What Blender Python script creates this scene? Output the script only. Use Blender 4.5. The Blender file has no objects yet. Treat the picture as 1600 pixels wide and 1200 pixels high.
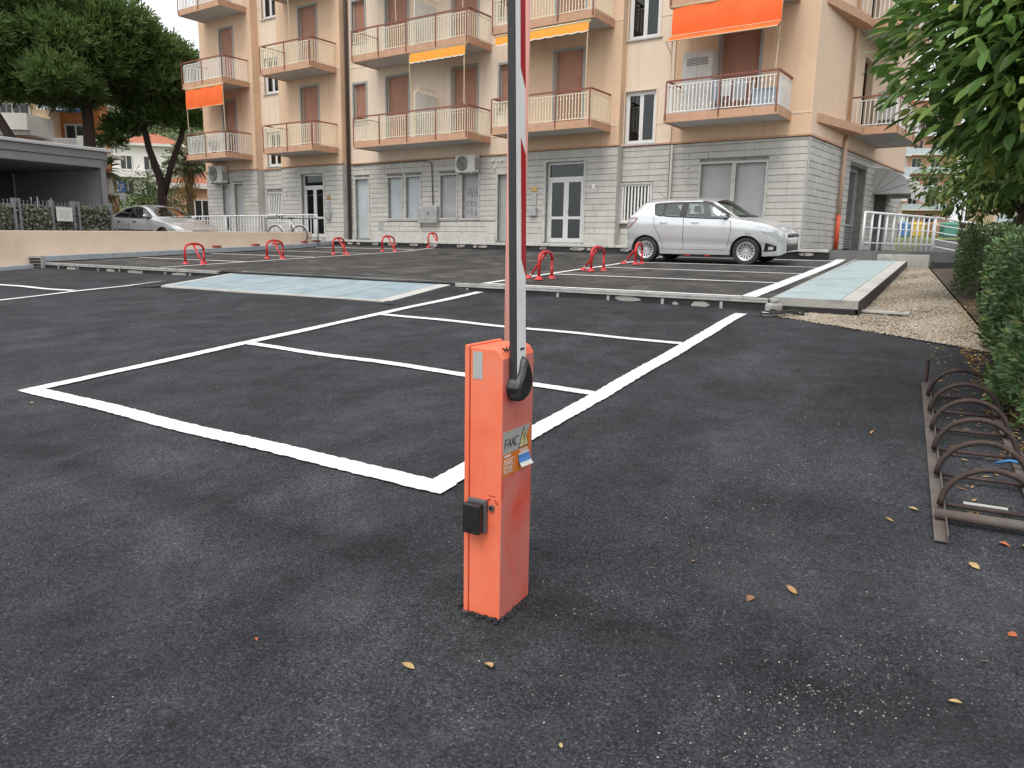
import bpy, bmesh, math, random
import numpy as np
from mathutils import Matrix, Vector
random.seed(7); RNG = np.random.default_rng(7)
SC = bpy.context.scene
COL = SC.collection
rad = math.radians

# ------------------------------------------------------------------ camera
CAM_H = 1.43
PITCH, ROLL = rad(10.6435), rad(1.0312)
cam = bpy.data.cameras.new('camera'); camo = bpy.data.objects.new('camera', cam); COL.objects.link(camo)
cam.sensor_width = 36.0; cam.lens = 36.0 * 1160 / 1600; cam.clip_start = 0.05; cam.clip_end = 2000
_f = Vector((0, math.cos(PITCH), -math.sin(PITCH))); _u0 = Vector((0, math.sin(PITCH), math.cos(PITCH))); _r0 = Vector((1, 0, 0))
_r = math.cos(ROLL) * _r0 + math.sin(ROLL) * _u0; _u = -math.sin(ROLL) * _r0 + math.cos(ROLL) * _u0
camo.matrix_world = Matrix(((_r.x, _u.x, -_f.x, 0), (_r.y, _u.y, -_f.y, 0), (_r.z, _u.z, -_f.z, CAM_H), (0, 0, 0, 1)))
SC.camera = camo

# ------------------------------------------------------------------ overcast sky
SUN_EL, SUN_AZ = rad(58), rad(-150)      # high, diffuse sun behind the camera's left shoulder
w = bpy.data.worlds.new('World'); SC.world = w; w.use_nodes = True
nt = w.node_tree; nt.nodes.clear()
sky = nt.nodes.new('ShaderNodeTexSky'); sky.sky_type = 'NISHITA'; sky.sun_disc = False
sky.sun_elevation = SUN_EL; sky.sun_rotation = SUN_AZ
sky.air_density = 1.0; sky.dust_density = 4.0; sky.ozone_density = 1.0
hs = nt.nodes.new('ShaderNodeHueSaturation'); hs.inputs['Saturation'].default_value = 0.16
mixc = nt.nodes.new('ShaderNodeMix'); mixc.data_type = 'RGBA'
mixc.inputs['Factor'].default_value = 0.65
mixc.inputs['B'].default_value = (8.6, 8.75, 9.0, 1)        # even cloud cover
bg = nt.nodes.new('ShaderNodeBackground'); bg.inputs['Strength'].default_value = 0.105
wo = nt.nodes.new('ShaderNodeOutputWorld')
nt.links.new(sky.outputs[0], hs.inputs['Color']); nt.links.new(hs.outputs[0], mixc.inputs['A'])
nt.links.new(mixc.outputs['Result'], bg.inputs['Color']); nt.links.new(bg.outputs[0], wo.inputs['Surface'])
sl = bpy.data.lights.new('sun', 'SUN'); sl.energy = 1.0; sl.angle = rad(30); sl.color = (1.0, 0.96, 0.9)
slo = bpy.data.objects.new('sun', sl); COL.objects.link(slo)
_sd = Vector((math.sin(SUN_AZ) * math.cos(SUN_EL), math.cos(SUN_AZ) * math.cos(SUN_EL), math.sin(SUN_EL)))
slo.rotation_euler = _sd.to_track_quat('Z', 'Y').to_euler()
SC.view_settings.view_transform = 'Standard'; SC.view_settings.look = 'None'
SC.view_settings.gamma = 1.0; SC.view_settings.exposure = 0.72; SC.view_settings.use_curve_mapping = False
SC.render.engine = 'CYCLES'; SC.cycles.max_bounces = 6; SC.cycles.transparent_max_bounces = 12; SC.cycles.use_denoising = True

# ------------------------------------------------------------------ frames
AZ = rad(30.4)                              # the car park's long axis, measured from +Y towards +X
UX, UY = math.sin(AZ), math.cos(AZ)
LOT_ROT = math.atan2(UY, UX)                # rotation that turns local X into the lot axis
def L(s, t, z=0.0):                         # lot coordinates: s along the lot axis, t to its left
    return Vector((s * UX - t * UY, s * UY + t * UX, z))
def near_z(s, t):
    p = L(s, t); z = 0.03 * p.x + 0.068 * p.y - 0.179
    return z - 0.12 * min(max((t - 7) / 12, 0), 1.2)
def deck_z(s):
    return 0.76 + 0.0437 * (min(s, 19.0) - 10.4) + 0.078 * (min(max(s, 19.0), 21.0) - 19.0)
def grav_z(s, t=0.8):
    return near_z(min(s, 10.2), t) + 0.012 + 0.047 * max(0, s - 10.2)

# ------------------------------------------------------------------ materials
MATS = {}
def nodes_of(name):
    m = bpy.data.materials.new(name); m.use_nodes = True
    n = m.node_tree; b = n.nodes['Principled BSDF']; MATS[name] = m
    return m, n, b
def inp(b, k, v):
    if k in b.inputs: b.inputs[k].default_value = v
def tex(n, kind, **kw):
    t = n.nodes.new('ShaderNodeTex' + kind)
    for k, v in kw.items():
        if k in t.inputs: t.inputs[k].default_value = v
        else: setattr(t, k, v)
    return t
def coords(n, t, which='Object', scale=None):
    c = n.nodes.new('ShaderNodeTexCoord')
    if scale:
        mp = n.nodes.new('ShaderNodeMapping'); mp.inputs['Scale'].default_value = scale
        n.links.new(c.outputs[which], mp.inputs['Vector']); n.links.new(mp.outputs[0], t.inputs['Vector'])
    else: n.links.new(c.outputs[which], t.inputs['Vector'])
def ramp(n, src, stops):
    r = n.nodes.new('ShaderNodeValToRGB'); e = r.color_ramp.elements
    while len(e) < len(stops): e.new(0.5)
    for i, (p, c) in enumerate(stops):
        e[i].position = p; e[i].color = (*c, 1) if len(c) == 3 else c
    n.links.new(src, r.inputs['Fac']); return r
def mixrgb(n, fac, a, b_, kind='MIX'):
    m = n.nodes.new('ShaderNodeMix'); m.data_type = 'RGBA'; m.blend_type = kind
    for sock, v in (('Factor', fac), ('A', a), ('B', b_)):
        s = m.inputs[sock] if sock != 'Factor' else m.inputs['Factor']
        if isinstance(v, (int, float)): s.default_value = v
        elif isinstance(v, (tuple, list)): s.default_value = (*v, 1) if len(v) == 3 else v
        else: n.links.new(v, s)
    return m.outputs['Result']
def mth(n, op, a, b_=0.0, clamp=False):
    m = n.nodes.new('ShaderNodeMath'); m.operation = op; m.use_clamp = clamp
    for i, v in enumerate((a, b_)):
        if isinstance(v, (int, float)): m.inputs[i].default_value = v
        else: n.links.new(v, m.inputs[i])
    return m.outputs[0]
def bump(n, b, h, strength=0.3, dist=0.01):
    bp = n.nodes.new('ShaderNodeBump'); bp.inputs['Strength'].default_value = strength; bp.inputs['Distance'].default_value = dist
    n.links.new(h, bp.inputs['Height']); n.links.new(bp.outputs[0], b.inputs['Normal']); return bp
def mat(name, c1, rough=0.6, c2=None, scale=4.0, metal=0.0, bmp=0.0, bscale=60.0, spec=None, coat=0.0, dirt=None, dscale=1.2, damt=0.4, streak=None, samt=0.3):
    """paint/plaster/metal: base colour with blotchy variation, optional stains with a shape of their own, fine relief"""
    if name in MATS: return MATS[name]
    m, n, b = nodes_of(name)
    if c2 is None: c2 = tuple(min(1, x * 0.88) for x in c1)
    t = tex(n, 'Noise', Scale=scale, Detail=5.0, Roughness=0.6); coords(n, t)
    col = ramp(n, t.outputs['Fac'], [(0.35, c1), (0.7, c2)]).outputs['Color']
    if dirt:
        d = tex(n, 'Noise', Scale=dscale, Detail=8.0, Roughness=0.7); coords(n, d)
        f = ramp(n, d.outputs['Fac'], [(0.52, (0, 0, 0)), (0.72, (damt,) * 3)])
        col = mixrgb(n, f.outputs['Color'], col, dirt)
    if streak:                                # rain runs: noise drawn out down the wall
        d = tex(n, 'Noise', Scale=1.0, Detail=6.0, Roughness=0.65); coords(n, d, scale=(7, 7, 0.35))
        f = ramp(n, d.outputs['Fac'], [(0.50, (0, 0, 0)), (0.70, (samt,) * 3)])
        col = mixrgb(n, f.outputs['Color'], col, streak)
    n.links.new(col, b.inputs['Base Color'])
    inp(b, 'Roughness', rough); inp(b, 'Metallic', metal)
    if spec is not None: inp(b, 'Specular IOR Level', spec)
    if coat: inp(b, 'Coat Weight', coat); inp(b, 'Coat Roughness', 0.06)
    if bmp:
        t2 = tex(n, 'Noise', Scale=bscale, Detail=4.0); coords(n, t2); bump(n, b, t2.outputs['Fac'], bmp, 0.004)
    return m

def asphalt(name, dark, light, dust, dustamt, agg=85.0, bstr=0.7):
    m, n, b = nodes_of(name)
    v = tex(n, 'Voronoi', Scale=agg); coords(n, v)
    v2 = tex(n, 'Voronoi', Scale=agg * 2.3); coords(n, v2)
    sep = n.nodes.new('ShaderNodeSeparateColor'); n.links.new(v.outputs['Color'], sep.inputs[0])
    stone = ramp(n, sep.outputs[0], [(0.0, dark), (0.7, light), (0.95, tuple(x * 1.25 for x in light)), (1.0, tuple(x * 2.2 for x in light))]).outputs['Color']
    crev = ramp(n, v.outputs['Distance'], [(0.35, (1, 1, 1)), (0.75, (0.5, 0.5, 0.51))]).outputs['Color']
    col = mixrgb(n, 1.0, stone, crev, 'MULTIPLY')
    # patches where the binder closes the surface, and paler scuffed ones
    big = tex(n, 'Noise', Scale=0.75, Detail=6.0, Roughness=0.62, Distortion=0.9); coords(n, big)
    mid = tex(n, 'Noise', Scale=3.2, Detail=7.0, Roughness=0.65); coords(n, mid)
    pat = mth(n, 'ADD', mth(n, 'MULTIPLY', big.outputs['Fac'], 0.6), mth(n, 'MULTIPLY', mid.outputs['Fac'], 0.4))
    # streaks left by the paver along the lot axis, and one closed, tarry joint across it
    stn = tex(n, 'Noise', Scale=1.0, Detail=6.0, Roughness=0.6)
    tc = n.nodes.new('ShaderNodeTexCoord'); mp = n.nodes.new('ShaderNodeMapping'); mp.vector_type = 'TEXTURE'
    mp.inputs['Rotation'].default_value = (0, 0, LOT_ROT); n.links.new(tc.outputs['Object'], mp.inputs['Vector'])
    mp2 = n.nodes.new('ShaderNodeMapping'); mp2.inputs['Scale'].default_value = (0.22, 1.9, 1); n.links.new(mp.outputs[0], mp2.inputs['Vector']); n.links.new(mp2.outputs[0], stn.inputs['Vector'])
    sx = n.nodes.new('ShaderNodeSeparateXYZ'); n.links.new(mp.outputs[0], sx.inputs[0])
    js = mth(n, 'ADD', sx.outputs[0], mth(n, 'MULTIPLY', mid.outputs['Fac'], 0.35))
    joint = mth(n, 'SUBTRACT', 1.0, mth(n, 'MULTIPLY', mth(n, 'ABSOLUTE', mth(n, 'SUBTRACT', js, 2.62)), 4.5), True)
    pat = mth(n, 'ADD', mth(n, 'MULTIPLY', pat, 0.72), mth(n, 'MULTIPLY', stn.outputs['Fac'], 0.28))
    pat = mth(n, 'SUBTRACT', pat, mth(n, 'MULTIPLY', joint, 0.10))
    tone = ramp(n, pat, [(0.38, (0.50, 0.50, 0.51)), (0.5, (1, 1, 1)), (0.62, (1.7, 1.7, 1.68))]).outputs['Color']
    col = mixrgb(n, 1.0, col, tone, 'MULTIPLY')
    dn = tex(n, 'Noise', Scale=1.1, Detail=9.0, Roughness=0.75, Distortion=0.8); coords(n, dn)
    df = ramp(n, dn.outputs['Fac'], [(0.50, (0, 0, 0)), (0.68, (dustamt,) * 3)]).outputs['Color']
    sp = ramp(n, v2.outputs['Distance'], [(0.1, (1, 1, 1)), (0.45, (0.35, 0.35, 0.35))]).outputs['Color']
    col = mixrgb(n, mixrgb(n, 1.0, df, sp, 'MULTIPLY'), col, dust)
    n.links.new(col, b.inputs['Base Color'])
    inp(b, 'Roughness', 0.85); inp(b, 'Specular IOR Level', 0.25)
    open_ = ramp(n, pat, [(0.42, (0.15,) * 3), (0.56, (1, 1, 1))]).outputs['Color']     # open texture against closed, tarry patches
    h = mth(n, 'MULTIPLY', mth(n, 'SUBTRACT', 1.0, v.outputs['Distance']), open_)
    h = mth(n, 'ADD', h, mth(n, 'MULTIPLY', mid.outputs['Fac'], 1.2))
    bump(n, b, h, bstr, 0.006)
    return m

def leafmat(name, stops, rough=0.45, trans=0.25):
    m, n, b = nodes_of(name)
    g = n.nodes.new('ShaderNodeNewGeometry')
    col = ramp(n, g.outputs['Random Per Island'], stops).outputs['Color']
    n.links.new(col, b.inputs['Base Color']); inp(b, 'Roughness', rough); inp(b, 'Specular IOR Level', 0.4)
    tr = n.nodes.new('ShaderNodeBsdfTranslucent'); n.links.new(col, tr.inputs['Color'])
    mx = n.nodes.new('ShaderNodeMixShader'); mx.inputs[0].default_value = trans
    o = n.nodes['Material Output']
    n.links.new(b.outputs[0], mx.inputs[1]); n.links.new(tr.outputs[0], mx.inputs[2]); n.links.new(mx.outputs[0], o.inputs['Surface'])
    return m
def glassmat(name, tint, alpha=0.35, rough=0.03):
    m, n, b = nodes_of(name)
    tr = n.nodes.new('ShaderNodeBsdfTransparent'); tr.inputs['Color'].default_value = (*tint, 1)
    gl = n.nodes.new('ShaderNodeBsdfGlossy'); gl.inputs['Roughness'].default_value = rough; gl.inputs['Color'].default_value = (0.9, 0.95, 0.95, 1)
    fr = n.nodes.new('ShaderNodeLayerWeight'); fr.inputs['Blend'].default_value = alpha
    f = mth(n, 'ADD', mth(n, 'MULTIPLY', fr.outputs['Fresnel'], 1.0), 0.05, True)
    mx = n.nodes.new('ShaderNodeMixShader'); n.links.new(f, mx.inputs[0])
    n.links.new(tr.outputs[0], mx.inputs[1]); n.links.new(gl.outputs[0], mx.inputs[2])
    n.links.new(mx.outputs[0], n.nodes['Material Output'].inputs['Surface']); return m
def slatmat(name, c, pitch, rough=0.55):
    """roller shutter: narrow slats are a fine relief too small to pick apart"""
    m, n, b = nodes_of(name)
    wv = n.nodes.new('ShaderNodeTexWave'); wv.wave_type = 'BANDS'; wv.bands_direction = 'Z'; wv.wave_profile = 'SAW'
    wv.inputs['Scale'].default_value = 0.314 / pitch; coords(n, wv)
    t = tex(n, 'Noise', Scale=2.5, Detail=6.0); coords(n, t)
    col = ramp(n, t.outputs['Fac'], [(0.3, c), (0.7, tuple(x * 0.82 for x in c))]).outputs['Color']
    n.links.new(col, b.inputs['Base Color']); inp(b, 'Roughness', rough)
    bump(n, b, wv.outputs['Fac'], 0.9, 0.012); return m

# ------------------------------------------------------------------ mesh helpers
def link(name, me, parent=None, m=None):
    o = bpy.data.objects.new(name, me); COL.objects.link(o)
    if parent is not None: o.parent = parent
    if m is not None and me is not None and not me.materials: me.materials.append(m if not isinstance(m, str) else MATS[m])
    return o
class MB:
    def __init__(s): s.v = []; s.f = []
    def add(s, vs, fs):
        b = len(s.v); s.v.extend([tuple(v) for v in vs]); s.f.extend([tuple(b + i for i in f) for f in fs]); return s
    def box(s, x0, x1, y0, y1, z0, z1, M=None):
        vs = [Vector((x, y, z)) for z in (z0, z1) for y in (y0, y1) for x in (x0, x1)]
        if M is not None: vs = [M @ v for v in vs]
        return s.add(vs, [(0, 2, 3, 1), (4, 5, 7, 6), (0, 1, 5, 4), (2, 6, 7, 3), (0, 4, 6, 2), (1, 3, 7, 5)])
    def quad(s, a, b, c, d): return s.add([a, b, c, d], [(0, 1, 2, 3)])
    def prism(s, poly, z0, z1, M=None):      # poly: xy outline
        n = len(poly); vs = [Vector((x, y, z0)) for x, y in poly] + [Vector((x, y, z1)) for x, y in poly]
        if M is not None: vs = [M @ v for v in vs]
        return s.add(vs, [tuple(range(n - 1, -1, -1)), tuple(range(n, 2 * n))] + [(i, (i + 1) % n, n + (i + 1) % n, n + i) for i in range(n)])
    def tube(s, pts, r, n=8, cap=True, M=None):
        pts = [Vector(p) for p in pts]
        if M is not None: pts = [M @ p for p in pts]
        rs = r if isinstance(r, (list, tuple)) else [r] * len(pts)
        up = None; b0 = len(s.v); vs = []
        for i, p in enumerate(pts):
            d = (pts[min(i + 1, len(pts) - 1)] - pts[max(i - 1, 0)]).normalized()
            if up is None:
                up = Vector((0, 0, 1)) if abs(d.z) < 0.9 else Vector((1, 0, 0))
            a = d.cross(up).normalized(); up = a.cross(d).normalized()
            for k in range(n):
                th = 2 * math.pi * k / n
                vs.append(p + rs[i] * (math.cos(th) * a + math.sin(th) * up))
        fs = []
        for i in range(len(pts) - 1):
            for k in range(n):
                fs.append((i * n + k, i * n + (k + 1) % n, (i + 1) * n + (k + 1) % n, (i + 1) * n + k))
        if cap: fs += [tuple(range(n - 1, -1, -1)), tuple(range((len(pts) - 1) * n, len(pts) * n))]
        return s.add(vs, fs)
    def lathe(s, prof, n=24, M=None):        # prof: (r, z) round Z
        vs = []; fs = []; m = len(prof)
        for k in range(n):
            th = 2 * math.pi * k / n
            for r_, z in prof:
                v = Vector((r_ * math.cos(th), r_ * math.sin(th), z)); vs.append(M @ v if M is not None else v)
        for k in range(n):
            for j in range(m - 1):
                a = k * m + j; b = ((k + 1) % n) * m + j
                fs.append((a, b, b + 1, a + 1))
        return s.add(vs, fs)
    def grid(s, P):                           # P[i][j] -> points
        n, m = len(P), len(P[0]); vs = [p for row in P for p in row]
        return s.add(vs, [(i * m + j, (i + 1) * m + j, (i + 1) * m + j + 1, i * m + j + 1) for i in range(n - 1) for j in range(m - 1)])
    def mesh(s, name, smooth=False):
        me = bpy.data.meshes.new(name); me.from_pydata([tuple(v) for v in s.v], [], s.f)
        if smooth: me.polygons.foreach_set('use_smooth', [True] * len(me.polygons))
        me.update(); return me
    def build(s, name, m, parent=None, smooth=False, bevel=0.0, seg=2, autosmooth=False):
        me = s.mesh(name, smooth or autosmooth); o = link(name, me, parent, m)
        if autosmooth:
            try: me.set_sharp_from_angle(angle=rad(40))
            except Exception: pass
        if bevel:
            bm_ = o.modifiers.new('bevel', 'BEVEL'); bm_.width = bevel; bm_.segments = seg; bm_.limit_method = 'ANGLE'; bm_.angle_limit = rad(35)
        return o
def npmesh(name, V, Fq, m, parent=None, smooth=False):
    """fast mesh from arrays: V (n,3), Fq (m,k)"""
    me = bpy.data.meshes.new(name); V = np.asarray(V, np.float32); Fq = np.asarray(Fq, np.int32)
    k = Fq.shape[1]
    me.vertices.add(len(V)); me.vertices.foreach_set('co', V.ravel())
    me.loops.add(Fq.size); me.loops.foreach_set('vertex_index', Fq.ravel())
    me.polygons.add(len(Fq)); me.polygons.foreach_set('loop_start', np.arange(0, Fq.size, k, dtype=np.int32))
    if smooth: me.polygons.foreach_set('use_smooth', np.ones(len(Fq), bool))
    me.update(calc_edges=True); me.validate()
    return link(name, me, parent, m)
def tag(o, label=None, cat=None, group=None, kind=None):
    if label: o['label'] = label
    if cat: o['category'] = cat
    if group: o['group'] = group
    if kind: o['kind'] = kind
    return o
def thing(name, label, cat, loc=(0, 0, 0), rz=0.0, group=None):
    o = bpy.data.objects.new(name, None); COL.objects.link(o); o.empty_display_size = 0.2
    o.location = loc; o.rotation_euler = (0, 0, rz); return tag(o, label, cat, group)
def kids(o): return [c for c in COL.objects if c.parent is o]
def clone(src, parts, loc, rz, label, **kw):
    """copy a thing with its parts; parts: {object: parent in the source}"""
    r = src.copy(); COL.objects.link(r); r.location = loc; r.rotation_euler = (0, 0, rz); r['label'] = label
    mp = {src: r}
    for o, par in parts:
        c = o.copy(); COL.objects.link(c); c.parent = mp[par]; mp[o] = c
    return r
def tree_of(o):
    out = []
    for c in o.children:
        out.append((c, o)); out += tree_of(c)
    return out
# ------------------------------------------------------------------ material library
asphalt('asphalt_new', (0.020, 0.0213, 0.0242), (0.046, 0.049, 0.055), (0.21, 0.215, 0.22), 0.22, 122.0, 0.55)
asphalt('asphalt_deck', (0.036, 0.035, 0.034), (0.075, 0.073, 0.070), (0.34, 0.31, 0.26), 0.75, 100.0, 0.4)
asphalt('asphalt_road', (0.05, 0.05, 0.05), (0.11, 0.11, 0.11), (0.25, 0.24, 0.22), 0.3)
mat('line_paint', (0.80, 0.80, 0.80), 0.55, (0.70, 0.70, 0.70), 9, bmp=0.5, bscale=140, dirt=(0.25, 0.25, 0.26), dscale=14, damt=0.35)
mat('concrete', (0.42, 0.41, 0.38), 0.85, (0.30, 0.29, 0.27), 3, bmp=0.3, bscale=80, dirt=(0.12, 0.115, 0.11), dscale=2.5, damt=0.6)
mat('pale_concrete', (0.55, 0.535, 0.50), 0.85, (0.42, 0.41, 0.385), 4, bmp=0.3, bscale=90, dirt=(0.2, 0.19, 0.17), dscale=3, damt=0.5)
mat('grey_coping', (0.40, 0.44, 0.47), 0.6, (0.32, 0.35, 0.38), 5, bmp=0.2)
mat('tar_face', (0.016, 0.016, 0.017), 0.55, (0.03, 0.03, 0.03), 5, bmp=0.6, bscale=25)
mat('plaster_patch', (0.42, 0.40, 0.37), 0.9, (0.28, 0.27, 0.25), 8, bmp=0.5, bscale=40)
mat('galvanised', (0.50, 0.51, 0.50), 0.45, (0.38, 0.39, 0.385), 8, metal=0.6, bmp=0.15)
mat('edge_steel', (0.50, 0.50, 0.48), 0.55, (0.36, 0.355, 0.34), 4, metal=0.2, bmp=0.2, dirt=(0.16, 0.15, 0.14), dscale=5, damt=0.7)
mat('grate_blue', (0.40, 0.50, 0.545), 0.5, (0.30, 0.39, 0.43), 2.5, metal=0.15, dirt=(0.22, 0.235, 0.235), dscale=1.6, damt=.6)
mat('grate_pale', (0.50, 0.60, 0.615), 0.5, (0.41, 0.50, 0.52), 2.5, metal=0.1, dirt=(0.27, 0.29, 0.285), dscale=1.8, damt=.55)
mat('black_rubber', (0.018, 0.018, 0.018), 0.6, (0.03, 0.03, 0.03), 20, bmp=0.3)
mat('soil', (0.055, 0.042, 0.03), 0.95, (0.10, 0.075, 0.05), 9, bmp=1.0, bscale=30)
mat('peach_wall', (0.81, 0.65, 0.50), 0.85, (0.775, 0.61, 0.465), 1.5, bmp=0.2, bscale=150, dirt=(0.60, 0.43, 0.32), dscale=0.9, damt=0.6)
mat('red_paint', (0.62, 0.028, 0.03), 0.32, (0.52, 0.02, 0.022), 12, coat=0.25, dirt=(0.30, 0.03, 0.025), dscale=9, damt=0.5)
mat('brick_red', (0.36, 0.07, 0.055), 0.85, (0.25, 0.05, 0.04), 15, bmp=0.5)
mat('grass', (0.10, 0.15, 0.03), 0.9, (0.16, 0.19, 0.05), 3, bmp=0.6)
mat('hill', (0.07, 0.10, 0.035), 0.95, (0.12, 0.13, 0.06), 0.08)
m, n, b = nodes_of('gravel_base')
_v = tex(n, 'Voronoi', Scale=55.0); coords(n, _v)
_s = n.nodes.new('ShaderNodeSeparateColor'); n.links.new(_v.outputs['Color'], _s.inputs[0])
n.links.new(ramp(n, _s.outputs[0], [(0, (0.16, 0.135, 0.10)), (0.5, (0.34, 0.29, 0.22)), (1, (0.52, 0.46, 0.38))]).outputs[0], b.inputs['Base Color'])
inp(b, 'Roughness', 0.9); bump(n, b, mth(n, 'SUBTRACT', 1.0, _v.outputs['Distance']), 1.0, 0.01)

# ------------------------------------------------------------------ terrain, roads
def struct(o): o['kind'] = 'structure'; return o
def sstep(a, b_, x):
    x = np.clip((x - a) / (b_ - a), 0, 1); return x * x * (3 - 2 * x)
def terrain_z(x, y):
    """sunk under the car park, street level round it, hillside beyond the pines"""
    s_ = x * UX + y * UY; t_ = -x * UY + y * UX
    inside = sstep(-1.5, -4, -s_ * 0 + -(s_ + 24)) * 0
    d = np.maximum.reduce([np.abs(s_ - 4) - 24, t_ - 21.2, -8 - t_])
    z = np.where(d < 0, -1.6, 1.03)
    z = z - 1.2 * (s_ < -6)
    hill = sstep(52, 190, y + 0.15 * np.abs(x)) * (26 * sstep(5, -70, x) + 7) * sstep(60, 160, y + 40)
    return z + hill * (y > 40)
gx = np.concatenate([np.linspace(-900, -130, 12), np.linspace(-120, 120, 97), np.linspace(130, 900, 12)])
gy = np.concatenate([np.linspace(-300, -40, 8), np.linspace(-36, 220, 103), np.linspace(240, 1200, 14)])
GX, GY = np.meshgrid(gx, gy, indexing='ij'); GZ = terrain_z(GX, GY)
P = np.stack([GX, GY, GZ], -1).reshape(-1, 3); ny = len(gy)
ii, jj = np.meshgrid(np.arange(len(gx) - 1), np.arange(ny - 1), indexing='ij')
q = (ii * ny + jj).ravel(); F4 = np.stack([q, q + ny, q + ny + 1, q + 1], -1)
struct(npmesh('terrain', P, F4, MATS['hill'], smooth=True))

def sheet(name, s0, s1, t0, t1, ds, dt, zf, m, noise=0.0):
    ss = np.linspace(s0, s1, max(2, int((s1 - s0) / ds) + 1)); tt = np.linspace(t0, t1, max(2, int((t1 - t0) / dt) + 1))
    V = []
    for s_ in ss:
        for t_ in tt:
            z = zf(s_, t_)
            if noise: z += noise * (math.sin(s_ * 1.7 + 0.6 * t_) * math.sin(t_ * 1.3 - 0.4 * s_) + 0.6 * math.sin(s_ * 4.1 + 1.0) * math.sin(t_ * 3.7))
            V.append(L(s_, t_, z))
    k = len(tt); Q = [(i * k + j, (i + 1) * k + j, (i + 1) * k + j + 1, i * k + j + 1) for i in range(len(ss) - 1) for j in range(k - 1)]
    return npmesh(name, [tuple(v) for v in V], Q, MATS[m], smooth=True)
NZ = 0.006
def near_n(s, t): return near_z(s, t) + NZ * (math.sin(s * 1.7 + 0.6 * t) * math.sin(t * 1.3 - 0.4 * s) + 0.6 * math.sin(s * 4.1 + 1.0) * math.sin(t * 3.7))
struct(sheet('asphalt_lot', -14, 10.46, -9, 20.55, 0.3, 0.3, near_z, 'asphalt_new', NZ))
struct(sheet('street', -14, 60, 20.85, 60, 3, 3, lambda s, t: 1.09, 'asphalt_road'))
struct(sheet('side_street', 21.0, 130, -90, 1.6, 4, 4, lambda s, t: 1.22 + .025 * max(0, s - 24), 'asphalt_road'))

# the raised deck, its steel edge and the dark upstand below it
deck = struct(sheet('parking_deck', 10.45, 27.5, 2.15, 20.45, 0.5, 0.5, lambda s, t: deck_z(s), 'asphalt_deck', 0.004))
def lotbox(mb, s0, s1, t0, t1, z0, z1, zf=None, n=1):
    """box in lot coordinates, optionally following a height function along s"""
    for i in range(n):
        a = s0 + (s1 - s0) * i / n; b_ = s0 + (s1 - s0) * (i + 1) / n
        za, zb = (zf(a), zf(b_)) if zf else (0, 0)
        vs = [L(s_, t_, zz) for (s_, o_) in ((a, za), (b_, zb)) for t_ in (t0, t1) for zz in (z0 + o_, z1 + o_)]
        mb.add(vs, [(0, 1, 3, 2), (4, 6, 7, 5), (0, 4, 5, 1), (2, 3, 7, 6), (0, 2, 6, 4), (1, 5, 7, 3)])
    return mb
lotbox(MB(), 10.425, 10.50, 2.15, 20.42, -0.2, 0.745).build('upstand', 'tar_face', deck)
# side upstand to the right of the deck
lotbox(MB(), 10.45, 21.0, 2.12, 2.155, -0.9, -0.01, deck_z, 6).build('upstand', 'tar_face', deck)
for (a, b_) in ((2.13, 7.25), (13.3, 19.9)):
    lotbox(MB(), 10.395, 10.490, a, b_, 0.748, 0.774).build('edge_angle', 'edge_steel', deck, bevel=0.004)
    lotbox(MB(), 10.400, 10.42, a, b_, 0.716, 0.747).build('edge_angle', 'edge_steel', deck)
bk = lotbox(MB(), 10.388, 10.424, -0.02, 0.02, 0.56, 0.70).mesh('bracket')
for t_ in (2.75, 3.6, 4.45, 5.3, 6.15, 7.0, 14.2, 15.05, 15.9, 16.75, 17.6, 18.45, 19.3):
    o = link('bracket', bk, deck, 'galvanised'); o.location = L(0, t_, 0)
for (t_, wd, z0, z1) in ((3.05, .28, .60, .69), (3.42, .10, .59, .66), (4.15, .45, .63, .71), (14.6, .5, .60, .70), (16.2, .62, .58, .69), (17.15, .35, .60, .70), (18.8, .4, .60, .71)):
    mb = MB(); pts = []
    for i in range(14):
        a = 2 * math.pi * i / 14; r_ = 0.5 * (0.8 + 0.35 * random.random())
        pts.append((t_ + wd * r_ * math.cos(a), (z0 + z1) / 2 + (z1 - z0) * r_ * math.sin(a)))
    vs = [L(10.422, p[0], p[1]) for p in pts] + [L(10.426, p[0], p[1]) for p in pts]
    k = 14; mb.add(vs, [tuple(range(k))] + [(i, (i + 1) % k, k + (i + 1) % k, k + i) for i in range(k)])
    mb.build('plaster_patch', 'plaster_patch', deck)

# ------------------------------------------------------------------ painted bays
def stripe(name, a, b_, wd, zf, parent, lift=0.012):
    """a hand-rolled line with an uneven edge; a, b in lot coordinates"""
    a = Vector((a[0], a[1])); b_ = Vector((b_[0], b_[1])); d = b_ - a; ln = d.length; d /= ln; nn = Vector((-d.y, d.x))
    k = max(4, int(ln / 0.03)); V = []; wob = random.random() * 9
    for i in range(k + 1):
        c = a + d * ln * i / k; x = ln * i / k
        base = 0.006 * math.sin(x * 0.9 + wob) + 0.004 * math.sin(x * 2.3 + wob)
        for sg in (-1, -0.34, 0.34, 1):
            e = base + sg * (wd / 2) + (random.uniform(-0.006, 0.006) if abs(sg) == 1 else 0)
            p = c + nn * e; V.append(tuple(L(p.x, p.y, zf(p.x, p.y) + lift)))
    Q = [(i * 4 + j, (i + 1) * 4 + j, (i + 1) * 4 + j + 1, i * 4 + j + 1) for i in range(k) for j in range(3)]
    return npmesh(name, V, Q, MATS['line_paint'], parent)
lot = bpy.data.objects['asphalt_lot']
nl = lambda s, t: near_n(s, t)
dl = lambda s, t: deck_z(s)
stripe('painted_line', (3.22, 2.28), (3.30, 6.80), .155, nl, lot)
stripe('painted_line', (3.29, 6.725), (10.35, 6.72), .15, nl, lot)
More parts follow.
